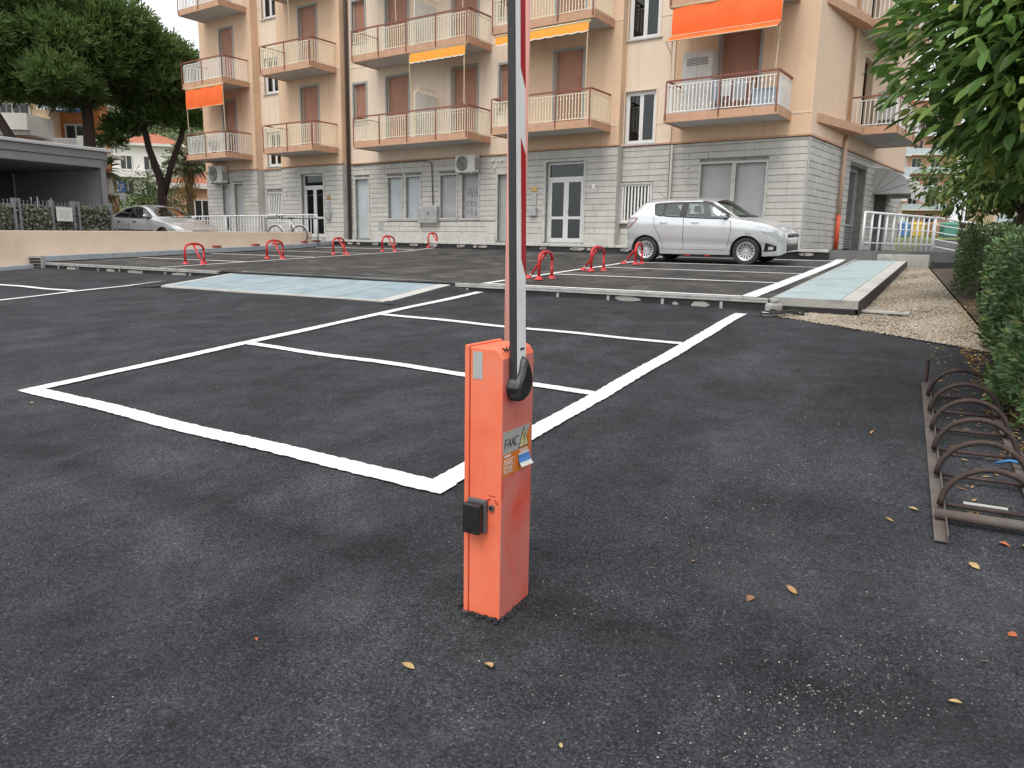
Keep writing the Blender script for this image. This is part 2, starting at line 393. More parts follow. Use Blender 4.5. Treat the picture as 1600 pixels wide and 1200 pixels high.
stripe('painted_line', (3.22, 2.36), (9.98, 2.37), .155, nl, lot)
stripe('painted_line', (5.47, 2.44), (5.56, 6.65), .115, nl, lot)
stripe('painted_line', (7.72, 2.44), (7.80, 6.65), .115, nl, lot)
stripe('painted_line', (-8, 13.95), (9.7, 13.75), .13, nl, lot)
stripe('painted_line', (7.72, 13.9), (7.80, 20.2), .12, nl, lot)
stripe('painted_line', (5.40, 13.9), (5.45, 20.2), .12, nl, lot)
stripe('painted_line', (10.56, 6.80), (20.9, 6.80), .12, dl, deck)
stripe('painted_line', (10.56, 2.42), (21.0, 2.42), .22, dl, deck)
stripe('painted_line', (10.60, 2.5), (10.60, 6.8), .12, dl, deck)
for s_ in (12.95, 15.15, 17.15, 19.4): stripe('painted_line', (s_, 2.5), (s_, 6.75), .11, dl, deck)
stripe('painted_line', (10.6, 15.5), (21.4, 15.2), .12, dl, deck)
for s_ in (12.95, 15.35, 17.6, 19.8): stripe('painted_line', (s_, 15.5), (s_ + .05, 19.95), .11, dl, deck)

# ------------------------------------------------------------------ gravel bed and planting bed on the right
def poly_sheet(name, outline, zf, m, div=24):
    bm = bmesh.new(); vs = [bm.verts.new(L(s_, t_, zf(s_, t_))) for s_, t_ in outline]; bm.faces.new(vs)
    me = bpy.data.meshes.new(name); bm.to_mesh(me); bm.free(); return link(name, me, None, m)
def bed_edge(s): return -0.30 + 0.085 * max(s - 10, 0)          # the bed narrows towards the railing
mb = MB(); rows = []
for i in range(41):
    s_ = 8.75 + (20.6 - 8.75) * i / 40
    tl = 2.16 if s_ > 10.1 else -0.36 + (2.52) * max(0, (s_ - 8.75) / 1.35)
    tr = bed_edge(s_) - 0.02
    rows.append([L(s_, tr + (tl - tr) * j / 12, grav_z(s_, tr + (tl - tr) * j / 12) + 0.02 * math.sin(s_ * 3 + j) * (0.4 if 0 < j < 12 else 0)) for j in range(13)])
struct(mb.grid(rows).build('gravel_bed', 'gravel_base', smooth=True))
# loose pebbles lying on it and scattered over the asphalt
def pebbles(name, pts, rmin, rmax, m, flat=0.6):
    ico = np.array([(0, 0, 1), (0.9, 0, 0.2), (0.25, 0.85, 0.15), (-0.75, 0.5, 0.2), (-0.7, -0.55, 0.15), (0.3, -0.85, 0.2), (0, 0, -0.6)])
    ft = np.array([(0, 1, 2), (0, 2, 3), (0, 3, 4), (0, 4, 5), (0, 5, 1), (6, 2, 1), (6, 3, 2), (6, 4, 3), (6, 5, 4), (6, 1, 5)])
    k = len(pts); r_ = rmin + (rmax - rmin) * RNG.random(k) ** 2.2; th = RNG.random(k) * 6.28
    sx = 0.7 + 0.6 * RNG.random(k); V = np.empty((k, 7, 3))
    jit = ico[None] * (1 + 0.35 * (RNG.random((k, 7, 1)) - 0.5))
    c, s_ = np.cos(th)[:, None], np.sin(th)[:, None]
    x = jit[..., 0] * sx[:, None]; y = jit[..., 1]
    V[..., 0] = pts[:, 0:1] + r_[:, None] * (x * c - y * s_); V[..., 1] = pts[:, 1:2] + r_[:, None] * (x * s_ + y * c)
    V[..., 2] = pts[:, 2:3] + r_[:, None] * (jit[..., 2] * flat + 0.25)
    F_ = (ft[None] + 7 * np.arange(k)[:, None, None]).reshape(-1, 3)
    o = npmesh(name, V.reshape(-1, 3), F_, m); return o
leafmat('pebble', [(0, (0.20, 0.155, 0.11)), (0.35, (0.40, 0.325, 0.24)), (0.7, (0.52, 0.45, 0.36)), (0.9, (0.30, 0.26, 0.23)), (1, (0.70, 0.65, 0.58))], 0.85, 0.0)
leafmat('chip', [(0, (0.05, 0.05, 0.055)), (0.55, (0.11, 0.11, 0.115)), (0.85, (0.25, 0.24, 0.225)), (1, (0.55, 0.53, 0.5))], 0.85, 0.0)
pts = []
while len(pts) < 26000:
    s_ = 8.72 + (20.3 - 8.72) * random.random() ** 1.7; tr = bed_edge(s_)
    tl = 2.14 if s_ > 10.1 else -0.40 + 2.55 * max(0, (s_ - 8.72) / 1.35) + random.uniform(-.03, .03)
    if s_ < 10.2: s_ += random.uniform(-.05, .05)
    t_ = tr + (tl - tr) * random.random()
    p = L(s_, t_, grav_z(s_, t_) - .003); pts.append(p[:])
tag(pebbles('gravel', np.array(pts), 0.008, 0.024, MATS['pebble']), 'pale beige gravel filling the bed beside the hedge', 'gravel', kind='stuff')
pts = []
while len(pts) < 4800:                       # swept-out loose chips, thickest in drifts
    r_ = random.random()
    if r_ < 0.30: s_ = random.gauss(3.6, 1.1); t_ = random.gauss(.95 - .12 * (s_ - 3), .16)
    elif r_ < 0.44: s_, t_ = random.gauss(7.4, .5), random.gauss(3.9, .35)
    elif r_ < 0.72: s_ = random.gauss(2.35, .35); t_ = random.gauss(.25 + .5 * (2.35 - s_), .13)
    else: s_, t_ = random.uniform(0.6, 9.5), random.uniform(-0.6, 9.0)
    if s_ > 10.3 or s_ < 0.3: continue
    pts.append(L(s_, t_, near_n(s_, t_) - 0.001)[:])
tag(pebbles('loose_chips', np.array(pts), 0.0018, 0.0055, MATS['chip'], 0.7), 'loose stone chips scattered over the new asphalt', 'stone chips', kind='stuff')
# bed under the hedge
rows = []
for i in range(61):
    s_ = -8 + 29 * i / 60
    z0 = near_z(s_, -0.4) if s_ < 8.8 else grav_z(s_, bed_edge(s_))
    te = bed_edge(s_) - .05 - 0.10 * max(0, 8.75 - s_)
    rows.append([L(s_, te - 6.5 * j / 8, z0 + (0.0 if j == 0 else 0.05 + 0.02 * math.sin(s_ * 2 + j * 1.7))) for j in range(9)])
mb = MB(); mb.grid(rows); struct(mb.build('planting_bed', 'soil', smooth=True))
# ------------------------------------------------------------------ apartment building
ZB = 1.44
D_AZ = rad(-55.5)
DX, DY = math.sin(D_AZ), math.cos(D_AZ)
FAC_ROT = math.atan2(DY, DX)
P0 = Vector((7.56, 20.0, ZB))
def FP(k, o, z):                                       # facade coordinates -> world
    return P0 + Vector((k * DX - o * DY, k * DY + o * DX, z))
mat('orange_plaster', (0.75, 0.53, 0.365), 0.9, (0.71, 0.495, 0.335), 1.2, bmp=0.25, bscale=120, dirt=(0.60, 0.385, 0.25), dscale=0.7, damt=0.4, streak=(0.52, 0.35, 0.24), samt=.35)
mat('pale_plaster', (0.79, 0.65, 0.52), 0.9, (0.755, 0.615, 0.485), 1.2, bmp=0.25, bscale=120, dirt=(0.62, 0.47, 0.35), dscale=0.7, damt=0.4, streak=(0.56, 0.44, 0.34), samt=.35)
mat('side_plaster', (0.76, 0.57, 0.42), 0.9, (0.72, 0.535, 0.39), 1.0, bmp=0.25, bscale=120, streak=(0.55, 0.40, 0.29), samt=.3)
mat('fascia_salmon', (0.56, 0.33, 0.21), 0.8, (0.50, 0.29, 0.185), 3, dirt=(0.38, 0.23, 0.15), dscale=3, damt=0.4, streak=(0.34, 0.22, 0.15), samt=.4)
mat('soffit_grey', (0.50, 0.49, 0.47), 0.9, (0.42, 0.41, 0.40), 2, dirt=(0.33, 0.31, 0.29), dscale=1.5, damt=0.5)
mat('stone_joint', (0.26, 0.25, 0.23), 0.95, (0.15, 0.145, 0.135), 5)
for i, c in enumerate(((0.54, 0.525, 0.485), (0.52, 0.505, 0.47), (0.56, 0.545, 0.50), (0.53, 0.51, 0.465))):
    mat('stone_%d' % i, c, 0.85, tuple(x * 0.86 for x in c), 2.2, bmp=0.7, bscale=24, dirt=tuple(x * 0.5 for x in c), dscale=3.0, damt=0.5, streak=tuple(x * 0.6 for x in c), samt=.3)
mat('brown_rail', (0.25, 0.085, 0.055), 0.5, (0.20, 0.065, 0.045), 6)
mat('cream_iron', (0.80, 0.73, 0.56), 0.5, (0.74, 0.67, 0.51), 6)
mat('white_iron', (0.84, 0.83, 0.80), 0.5, (0.77, 0.76, 0.73), 6)
mat('window_grey', (0.36, 0.37, 0.36), 0.6, (0.30, 0.31, 0.305), 5)
mat('white_frame', (0.78, 0.78, 0.77), 0.45, (0.70, 0.70, 0.69), 5)
mat('dark_room', (0.012, 0.012, 0.013), 0.9, (0.03, 0.027, 0.025), 1.5)
mat('curtain_dark', (0.05, 0.045, 0.045), 0.9, (0.09, 0.03, 0.03), 1.5)
slatmat('shutter_red', (0.46, 0.225, 0.155), 0.055)
slatmat('shutter_grey', (0.46, 0.475, 0.475), 0.055)
slatmat('shutter_ltblue', (0.55, 0.60, 0.62), 0.055)
mat('awning_orange', (0.90, 0.155, 0.028), 0.75, (0.84, 0.13, 0.022), 2, bmp=0.2, bscale=200)
mat('awning_yellow', (0.85, 0.36, 0.04), 0.75, (0.80, 0.32, 0.035), 2, bmp=0.2, bscale=200)
mat('awning_trim', (0.85, 0.83, 0.78), 0.7)
mat('awning_frame', (0.62, 0.50, 0.30), 0.5, (0.55, 0.44, 0.27), 4)
mat('grey_canvas', (0.62, 0.61, 0.60), 0.8, (0.55, 0.545, 0.535), 2, bmp=0.2)
mat('downpipe_brown', (0.075, 0.045, 0.04), 0.5, (0.055, 0.035, 0.03), 4)
mat('pipe_beige', (0.60, 0.42, 0.29), 0.6)
mat('pipe_red', (0.66, 0.10, 0.035), 0.5, (0.55, 0.08, 0.03), 5)
mat('ac_white', (0.66, 0.65, 0.61), 0.5, (0.58, 0.57, 0.53), 3, dirt=(0.35, 0.33, 0.29), dscale=4, damt=0.4)
mat('dark_grille', (0.05, 0.05, 0.05), 0.5, (0.08, 0.08, 0.08), 20)
mat('cable_dark', (0.10, 0.095, 0.09), 0.6)
mat('brass', (0.55, 0.36, 0.12), 0.35, metal=0.8)
mat('door_alu', (0.66, 0.67, 0.66), 0.4, (0.58, 0.59, 0.585), 4, metal=0.2)
glassmat('glass_dark', (0.16, 0.17, 0.17), 0.22)
mat('graffiti_black', (0.03, 0.03, 0.04), 0.6)

bld = thing('apartment_building', 'peach apartment block with grey stone ground floor and railed balconies', 'building', tuple(P0), FAC_ROT)
ST = 2.88                                              # storey height
TOPZ = 15.0
# side facade direction in building coordinates
SD = rad(38.0); _dx, _dy = math.sin(SD), math.cos(SD)
SXl, SYl = _dx * DX + _dy * DY, -_dx * DY + _dy * DX   # along the side
def SP(k, o, z): return (k * SXl + o * SYl, k * SYl - o * SXl, z)   # o: outwards

def wall_open(x0, x1, z0, z1, ops, put, depth=0.2):
    """wall with real openings; put(k, o, z) places a point, o<0 is into the wall"""
    mb = MB()
    ops = [(max(a, x0), min(b_, x1), max(c, z0), min(d, z1)) for a, b_, c, d in ops if a < x1 and b_ > x0 and c < z1 and d > z0]
    xs = sorted({x0, x1, *[o[0] for o in ops], *[o[1] for o in ops]}); zs = sorted({z0, z1, *[o[2] for o in ops], *[o[3] for o in ops]})
    for i in range(len(xs) - 1):
        for j in range(len(zs) - 1):
            cx, cz = (xs[i] + xs[i + 1]) / 2, (zs[j] + zs[j + 1]) / 2
            if any(a < cx < b_ and c < cz < d for a, b_, c, d in ops): continue
            mb.quad(put(xs[i], 0, zs[j]), put(xs[i], 0, zs[j + 1]), put(xs[i + 1], 0, zs[j + 1]), put(xs[i + 1], 0, zs[j]))
    for a, b_, c, d in ops:
        q_ = [(a, c), (b_, c), (b_, d), (a, d)]
        for i in range(4):
            (xa, za), (xb, zb) = q_[i], q_[(i + 1) % 4]
            mb.quad(put(xa, 0, za), put(xb, 0, zb), put(xb, -depth, zb), put(xa, -depth, za))
    return mb

# ---- openings, storey by storey (k0, k1, z0, z1)
def floors(k0, k1, z0, z1, n=4): return [(k0, k1, z0 + ST * i, z1 + ST * i) for i in range(n)]
SEG = {
 'R':  dict(k=(0, 3.80), off=0.0, m='orange_plaster', up=floors(1.45, 2.51, 3.53, 5.67), st=[(1.98, 2.86, .60, 2.29), (1.05, 1.97 - .1, .60, 2.28)]),
 'W':  dict(k=(3.80, 5.30), off=0.06, m='pale_plaster', up=floors(4.30, 5.27, 2.95, 4.42), st=[(4.32, 5.26, .71, 1.80)]),
 'C2': dict(k=(5.30, 9.20), off=0.35, m='orange_plaster', up=floors(6.57, 7.55, 3.53, 5.72), st=[(6.42, 7.78, .08, 2.53)]),
 'C':  dict(k=(9.20, 16.95), off=0.0, m='pale_plaster', up=floors(15.98, 16.62, 4.35, 5.76) + floors(13.88, 14.92, 3.53, 5.83) + floors(10.80, 11.85, 3.53, 5.80) + floors(9.32, 9.87, 4.25, 5.70),
            st=[(15.94, 16.64, .12, 2.34), (14.24, 14.92, .87, 2.33), (13.33, 14.03, .87, 2.33), (11.66, 12.39, .87, 2.33), (10.70, 11.41, .85, 2.32), (9.33, 9.89, .1, 2.27)]),
 'L3': dict(k=(16.95, 20.54), off=0.35, m='orange_plaster', up=floors(18.20, 19.18, 3.53, 5.83), st=[(18.06, 19.35, .14, 2.60)]),
 'L2': dict(k=(20.54, 22.13), off=0.0, m='pale_plaster', up=floors(20.90, 21.83, 3.02, 4.40), st=[(20.98, 21.95, 1.02, 1.92)]),
 'L1': dict(k=(22.13, 25.70), off=0.35, m='orange_plaster', up=floors(23.35, 24.23, 3.53, 5.75), st=[(24.09, 24.58, .45, 2.30), (23.14, 23.72, .35, 2.34)]),
}
STONE_TOP = 2.90
blocks = []                                            # (put, k0, k1, z0, z1, distance)
for nm, sg in SEG.items():
    k0, k1 = sg['k']; off = sg['off']
    put = lambda k, o, z, off=off: (k, off + o, z)
    wall_open(k0, k1, STONE_TOP, TOPZ, sg['up'], put, 0.2).build('wall', sg['m'], bld)
    sb = wall_open(k0, k1, -0.6, STONE_TOP, sg['st'], lambda k, o, z, off=off: (k, off - 0.03 + o, z), 0.2).build('stone_wall', 'stone_joint', bld)
    sg['base'] = sb
    # returns where a bay stands forward
    if off > 0.02:
        for kk in (k0, k1):
            mb = MB(); mb.quad((kk, -0.1, STONE_TOP), (kk, off, STONE_TOP), (kk, off, TOPZ), (kk, -0.1, TOPZ)); mb.build('wall_return', sg['m'], bld)
            mb = MB(); mb.quad((kk, -0.1, -0.6), (kk, off - .002, -0.6), (kk, off - .002, STONE_TOP), (kk, -0.1, STONE_TOP)); mb.build('stone_wall', 'stone_1', bld)
    # string course over the stone, pale line at the first slab
    mb = MB(); mb.box(k0 - (0.03 if off > .1 else 0), k1 + (0.03 if off > .1 else 0), off - .05, off + 0.045, STONE_TOP - .012, STONE_TOP + .035); mb.build('string_course', 'fascia_salmon', bld, bevel=0.006)
    for z in (3.48, 3.48 + ST, 3.48 + 2 * ST):
        ks = [k0] + sorted(sum([[a, b_] for a, b_, c, d in sg['up'] if c < z < d], [])) + [k1]
        for a, b_ in zip(ks[::2], ks[1::2]):
            MB().box(a + .002, b_ - .002, off - .05, off + 0.012, z - .02, z + .02).build('wall_line', 'pale_plaster', bld)
    for st in (sg['st'],):
        z = 0.02 if nm not in ('C',) else 0.05
        row = 0
        while z < STONE_TOP - 0.05:
            h = random.choice((0.165, 0.175, 0.18)); h = min(h, STONE_TOP - 0.02 - z)
            if STONE_TOP - .02 - z - h < .07: h = STONE_TOP - .02 - z
            spans = [(k0 + .004, k1 - .004)]
            for a, b_, c, d in st:
                if c - .04 < z + h and d + .04 > z:
                    spans = [sp for (u, v) in spans for sp in ((u, min(v, a - .05)), (max(u, b_ + .05), v)) if sp[1] - sp[0] > .05]
            for u, v in spans:
                x = u
                while x < v - .01:
                    wd = random.uniform(0.55, 1.15)
                    if v - x - wd < 0.22: wd = v - x
                    blocks.append((nm, x, x + wd - .004, z, z + h - .011)); x += wd
            z += h; row += 1
# side facade stone: courses carried round the corner
side_ops = [(4.15, 6.05, -0.02, 2.55), (7.5, 9.2, -0.02, 2.35)]
wall_open(0, 11.5, STONE_TOP, TOPZ, [(4.6, 5.7, 3.53 + ST * i, 5.7 + ST * i) for i in range(4)] + [(7.6, 8.6, 3.53 + ST * i, 5.7 + ST * i) for i in range(4)], SP, 0.2).build('wall', 'side_plaster', bld)
sbase = wall_open(0, 11.5, -0.6, STONE_TOP, side_ops, lambda k, o, z: SP(k, o - .03, z), 0.35).build('stone_wall', 'stone_joint', bld)
mb = MB(); _pts = [SP(-.03, .045, 0), SP(11.5, .045, 0), SP(11.5, -.05, 0), SP(-.03, -.05, 0)]
mb.prism([(p[0], p[1]) for p in _pts], STONE_TOP - .012, STONE_TOP + .035); mb.build('string_course', 'fascia_salmon', bld)
z = 0.02
while z < STONE_TOP - 0.05:
    h = min(random.choice((0.165, 0.175, 0.18)), STONE_TOP - .02 - z)
    spans = [(0.0, 11.4)]
    for a, b_, c, d in side_ops:
        if c - .04 < z + h and d + .04 > z:
            spans = [sp for (u, v) in spans for sp in ((u, min(v, a - .05)), (max(u, b_ + .05), v)) if sp[1] - sp[0] > .05]
    for u, v in spans:
        x = u
        while x < v - .01:
            wd = random.uniform(0.45, 0.95)
            if v - x - wd < 0.2: wd = v - x
            blocks.append(('S', x, x + wd - .004, z, z + h - .011)); x += wd
    z += h
# the 300 nearest stones are single pieces, those further along one mass
def bkey(b):
    if b[0] == 'S': return b[1] * 0.9 + 0.6 if b[1] < 4.2 else 30 + b[1]
    return b[1] + 0.4
blocks.sort(key=bkey)
def block_geo(mb, bl, pr):
    nm, x0, x1, z0, z1 = bl
    if nm == 'S': pt = lambda k, o, z: SP(k, o - .03, z)
    else: off = SEG[nm]['off'] - .03; pt = lambda k, o, z: (k, off + o, z)
    e = .007; pe = pr - .006
    vs = [pt(x0, 0, z0), pt(x1, 0, z0), pt(x1, 0, z1), pt(x0, 0, z1),
          pt(x0, pe, z0), pt(x1, pe, z0), pt(x1, pe, z1), pt(x0, pe, z1),
          pt(x0 + e, pr, z0 + e), pt(x1 - e, pr, z0 + e), pt(x1 - e, pr, z1 - e), pt(x0 + e, pr, z1 - e)]
    mb.add(vs, [(0, 1, 5, 4), (1, 2, 6, 5), (2, 3, 7, 6), (3, 0, 4, 7), (4, 5, 9, 8), (5, 6, 10, 9), (6, 7, 11, 10), (7, 4, 8, 11), (8, 9, 10, 11)])
for bl in blocks[:296]:
    mb = MB(); block_geo(mb, bl, 0.03 + random.uniform(-.006, .008))
    mb.build('stone_block', 'stone_%d' % random.randrange(4), sbase if bl[0] == 'S' else SEG[bl[0]]['base'])
rest = [MB() for _ in range(4)]
for bl in blocks[296:]: block_geo(random.choice(rest), bl, 0.03 + random.uniform(-.006, .008))
big = MB(); mi = []
for i, r_ in enumerate(rest): big.add(r_.v, r_.f); mi += [i] * len(r_.f)
o = big.build('stone_cladding', 'stone_0', bld)
for i in (1, 2, 3): o.data.materials.append(MATS['stone_%d' % i])
o.data.polygons.foreach_set('material_index', mi); o['kind'] = 'stuff'
# back, roof and left flank close the volume
mb = MB(); e2 = SP(11.5, 0, 0)
mb.quad((25.70, .35, -0.6), (25.70, .35, TOPZ), (25.2, -11.4, TOPZ), (25.2, -11.4, -0.6))
mb.quad((25.2, -11.4, -0.6), (25.2, -11.4, TOPZ), (e2[0], e2[1], TOPZ), (e2[0], e2[1], -0.6))
mb.build('wall', 'orange_plaster', bld)
mb = MB(); mb.prism([(-.5, .9), (26.2, .9), (25.7, -12), (e2[0] - .5, e2[1] - .5)], TOPZ, TOPZ + .3); mb.build('roof', 'fascia_salmon', bld)
mb = MB(); mb.box(0.3, 25.4, -0.9, -0.85, -0.5, TOPZ - .1); mb.build('inner_wall', 'dark_room', bld)

# ---- windows and doors
def frame_rect(mb, k0, k1, z0, z1, y0, y1, wd):
    mb.box(k0, k1, y0, y1, z1 - wd, z1); mb.box(k0, k1, y0, y1, z0, z0 + wd)
    mb.box(k0, k0 + wd, y0, y1, z0 + wd, z1 - wd); mb.box(k1 - wd, k1, y0, y1, z0 + wd, z1 - wd)
def surround(o4, off, m='window_grey', wd=.07, sill=True, par=bld):
    k0, k1, z0, z1 = o4; mb = MB()
    mb.box(k0 - wd, k1 + wd, off - .04, off + .022, z1, z1 + wd); mb.box(k0 - wd, k0, off - .04, off + .022, z0, z1); mb.box(k1, k1 + wd, off - .04, off + .022, z0, z1)
    mb.build('surround', m, par)
    if sill: MB().box(k0 - .09, k1 + .09, off - .18, off + .05, z0 - .045, z0).build('sill', 'pale_concrete', par, bevel=.005)
def roller(o4, off, m, down=1.0, par=bld):
    k0, k1, z0, z1 = o4; w_ = link('shutter', None, par) if False else MB()
    za = z1 - (z1 - z0) * down
    w_.box(k0 + .03, k1 - .03, off - .15, off - .12, za + .002, z1 - .002)
    s_ = w_.build('shutter', m, par)
    mb = MB(); mb.box(k0 + .001, k0 + .035, off - .16, off - .09, z0, z1 - .001); mb.box(k1 - .035, k1 - .001, off - .16, off - .09, z0, z1 - .001); mb.box(k0 + .035, k1 - .035, off - .155, off - .11, za - .03, za + .02)
    mb.build('guide', 'window_grey', s_)
    if down < .98:
        MB().box(k0 + .04, k1 - .04, off - .19, off - .18, z0, za).build('dark_opening', 'dark_room', s_)
    return s_
def casement(o4, off, leaves=2, fm='white_frame'):
    k0, k1, z0, z1 = o4
    mb = MB(); frame_rect(mb, k0 + .002, k1 - .002, z0 + .002, z1 - .002, off - .15, off - .08, .05); w_ = mb.build('window', fm, bld)
    kk = np.linspace(k0 + .05, k1 - .05, leaves + 1)
    for i in range(leaves):
        mb = MB(); frame_rect(mb, kk[i] + .002, kk[i + 1] - .002, z0 + .052, z1 - .052, off - .14, off - .085, .055); mb.build('leaf_frame', fm, w_)
        MB().box(kk[i] + .057, kk[i + 1] - .057, off - .117, off - .111, z0 + .107, z1 - .107).build('pane', 'glass_dark', w_)
    MB().box(k0 + .01, k1 - .01, off - .42, off - .4, z0, z1).build('curtain', 'curtain_dark', w_)
    return w_
for nm, sg in SEG.items():
    off = sg['off']
    for o4 in sg['up']:
        if nm == 'W': casement(o4, off); surround(o4, off, 'pale_plaster', .05)
        elif nm == 'L2': casement(o4, off); surround(o4, off, 'pale_plaster', .04)
        else:
            small = o4[2] - 3.0 > 0 and (o4[3] - o4[2]) < 1.6
            roller(o4, off, 'shutter_red', 1.0); surround(o4, off, 'window_grey', .075, small)
for o4 in SEG['R']['st']: roller(o4, 0, 'shutter_grey'); surround(o4, 0, 'pale_concrete', .06)
for i, o4 in enumerate(SEG['C']['st']):
    roller(o4, 0, 'shutter_ltblue' if i in (0, 1, 2) else 'shutter_grey'); surround(o4, 0, 'pale_concrete', .055, i in (1, 2, 3, 4))
for i, o4 in enumerate(SEG['L1']['st']):
    roller(o4, .35, 'shutter_grey', 0.72 if i == 0 else 1.0); surround(o4, .35, 'pale_concrete', .05, False)
# barred windows
for nm in ('W', 'L2'):
    o4 = SEG[nm]['st'][0]; off = SEG[nm]['off']; k0, k1, z0, z1 = o4
    mb = MB(); frame_rect(mb, k0, k1, z0, z1, off - .08, off - .02, .045); w_ = mb.build('barred_window', 'white_frame', bld)
    for i in range(8):
        x = k0 + .045 + (k1 - k0 - .09) * (i + .5) / 8; MB().box(x - .022, x + .022, off - .06, off - .03, z0 + .045, z1 - .045).build('bar', 'white_iron', w_)
    MB().box(k0 + .01, k1 - .01, off - .19, off - .18, z0, z1).build('pane', 'glass_dark', w_)
    surround(o4, off, 'pale_concrete', .05)
# entrance doors
def entrance(o4, off, kn):
    k0, k1, z0, z1 = o4; y = off - .14
    mb = MB(); frame_rect(mb, k0 + .002, k1 - .002, z0 - .02, z1 - .002, y - .05, y + .02, .07); mb.box(k0 + .07, k1 - .07, y - .045, y + .015, z1 - .52, z1 - .45)
    d_ = mb.build('entrance_door', 'door_alu', bld)
    MB().box(k0 + .07, k1 - .07, y - .02, y - .014, z1 - .45, z1 - .07).build('transom_pane', 'glass_dark', d_)
    mid = (k0 + k1) / 2
    for a, b_ in ((k0 + .072, mid - .002), (mid + .002, k1 - .072)):
        mb = MB(); frame_rect(mb, a, b_, z0 + .05, z1 - .522, y - .035, y + .01, .085); mb.box(a + .085, b_ - .085, y - .034, y + .009, z0 + .72, z0 + .80)
        lf = mb.build('door_leaf', 'door_alu', d_)
    for a, b_ in ((k0 + .072, mid - .002), (mid + .002, k1 - .072)):
        MB().box(a + .085, b_ - .085, y - .02, y - .014, z0 + .80, z1 - .607).build('pane', 'glass_dark', d_)
        MB().box(a + .085, b_ - .085, y - .02, y - .014, z0 + .135, z0 + .72).build('pane', 'glass_dark', d_)
    MB().tube([(mid - .05, y + .01, z0 + .95), (mid - .05, y + .06, z0 + .95), (mid - .13, y + .06, z0 + .95)], .012).build('handle', 'brass', d_)
    surround(o4, off, 'pale_concrete', .08, False)
    MB().box(k0 - .1, k1 + .1, off - .2, off + .2, z0 - .09, z0 - .03).build('threshold', 'pale_concrete', bld, bevel=.008)
entrance(SEG['C2']['st'][0], .35, 0); entrance(SEG['L3']['st'][0], .35, 0)
# name plate, bell panel, letter box
for (k, off, zs) in ((8.2, .35, 1.72), (17.75, .35, 1.65)):
    MB().box(k - .11, k + .11, off + .0, off + .02, zs - .06, zs + .07).build('name_plate', 'brass', bld)
    MB().box(k - .09, k + .09, off + .0, off + .03, zs - .5, zs - .12).build('bell_panel', 'galvanised', bld, bevel=.005)
    MB().box(k - .13, k + .13, off + .0, off + .12, zs - .82, zs - .55).build('letter_box', 'galvanised', bld, bevel=.01)
MB().box(6.02, 6.12, .35, .365, 1.70, 1.83).build('number_plate', 'white_frame', bld)

# ---- balconies
def balcony(k0, k1, off, z, proj=1.2, iron='cream_iron', put=None, n=0):
    put = put or (lambda k, o, zz: (k, off + o, zz))
    def pb(mb, a, b_, c, d, e, f):
        vs = [put(x, y, zz) for zz in (e, f) for y in (c, d) for x in (a, b_)]
        mb.add(vs, [(0, 2, 3, 1), (4, 5, 7, 6), (0, 1, 5, 4), (2, 6, 7, 3), (0, 4, 6, 2), (1, 3, 7, 5)])
    mb = MB(); pb(mb, k0, k1, 0, proj, z - .17, z - .005); bal = mb.build('balcony', 'soffit_grey', bld)
    mb = MB(); pb(mb, k0 - .03, k1 + .03, proj, proj + .035, z - .20, z + .015); pb(mb, k0 - .03, k0, 0, proj, z - .20, z + .015); pb(mb, k1, k1 + .03, 0, proj, z - .20, z + .015); mb.build('fascia', 'fascia_salmon', bal)
    y = proj - .04; zt = z + .86
    mb = MB()
    pb(mb, k0, k1, y - .025, y + .025, zt - .025, zt + .015); pb(mb, k0, k0 + .05, 0, y - .025, zt - .025, zt + .015); pb(mb, k1 - .05, k1, 0, y - .025, zt - .025, zt + .015)
    nn_ = max(2, int(round((k1 - k0) / 1.25)) + 1)
    for x in np.linspace(k0 + .02, k1 - .02, nn_): pb(mb, x - .018, x + .018, proj + .036, proj + .06, z - .14, zt - .02)
    mb.build('handrail', 'brown_rail', bal)
    mb = MB()
    pb(mb, k0 + .02, k1 - .02, y - .012, y + .012, z + .06, z + .08); pb(mb, k0 + .02, k1 - .02, y - .012, y + .012, zt - .12, zt - .10)
    for kk in (k0 + .025, k1 - .025):
        pb(mb, kk - .01, kk + .01, 0, y - .012, z + .06, z + .08); pb(mb, kk - .01, kk + .01, 0, y - .012, zt - .12, zt - .10)
    nb = int((k1 - k0) / .10)
    for i in range(nb + 1):
        x = k0 + .03 + (k1 - k0 - .06) * i / nb
        pb(mb, x - .011, x + .011, y - .011, y + .011, z + .08, zt - .12)
        if i % 2 == 0: pb(mb, x - .03, x + .03, y - .006, y + .006, zt - .235, zt - .205)
        else: pb(mb, x - .024, x + .024, y - .006, y + .006, z + .20, z + .235)
    for kk in (k0 + .025, k1 - .025):
        for i in range(int(proj / .115)):
            yy = .05 + i * .115; pb(mb, kk - .009, kk + .009, yy - .009, yy + .009, z + .08, zt - .12)
    o_ = mb.build('balusters', iron, bal); o_['kind'] = 'stuff'
    return bal
for i in range(4):
    z = 3.48 + ST * i
    balcony(0.54, 3.50, 0.0, z, 1.22, 'white_iron')
    balcony(5.60, 9.05, 0.35, z, 1.18)
    balcony(10.24, 15.38, 0.0, z, 1.22)
    balcony(17.17, 20.03, 0.35, z, 1.18, 'cream_iron' if i else 'cream_iron')
    balcony(22.38, 25.20, 0.35, z, 1.18, 'white_iron')
    balcony(3.55, 6.9, 0, z + .02, 1.25, 'white_iron', put=lambda k, o, zz: SP(k, o, zz))
    # the slab edge that shows as a sloping band on the flank
    mb = MB(); pp = [SP(.45, .0, 0), SP(3.5, .0, 0), SP(3.5, .42, 0), SP(2.9, .42, 0), SP(.45, .04, 0)]
    mb.prism([(p[0], p[1]) for p in pp], z - .2, z + .02); mb.build('ledge', 'fascia_salmon', bld)

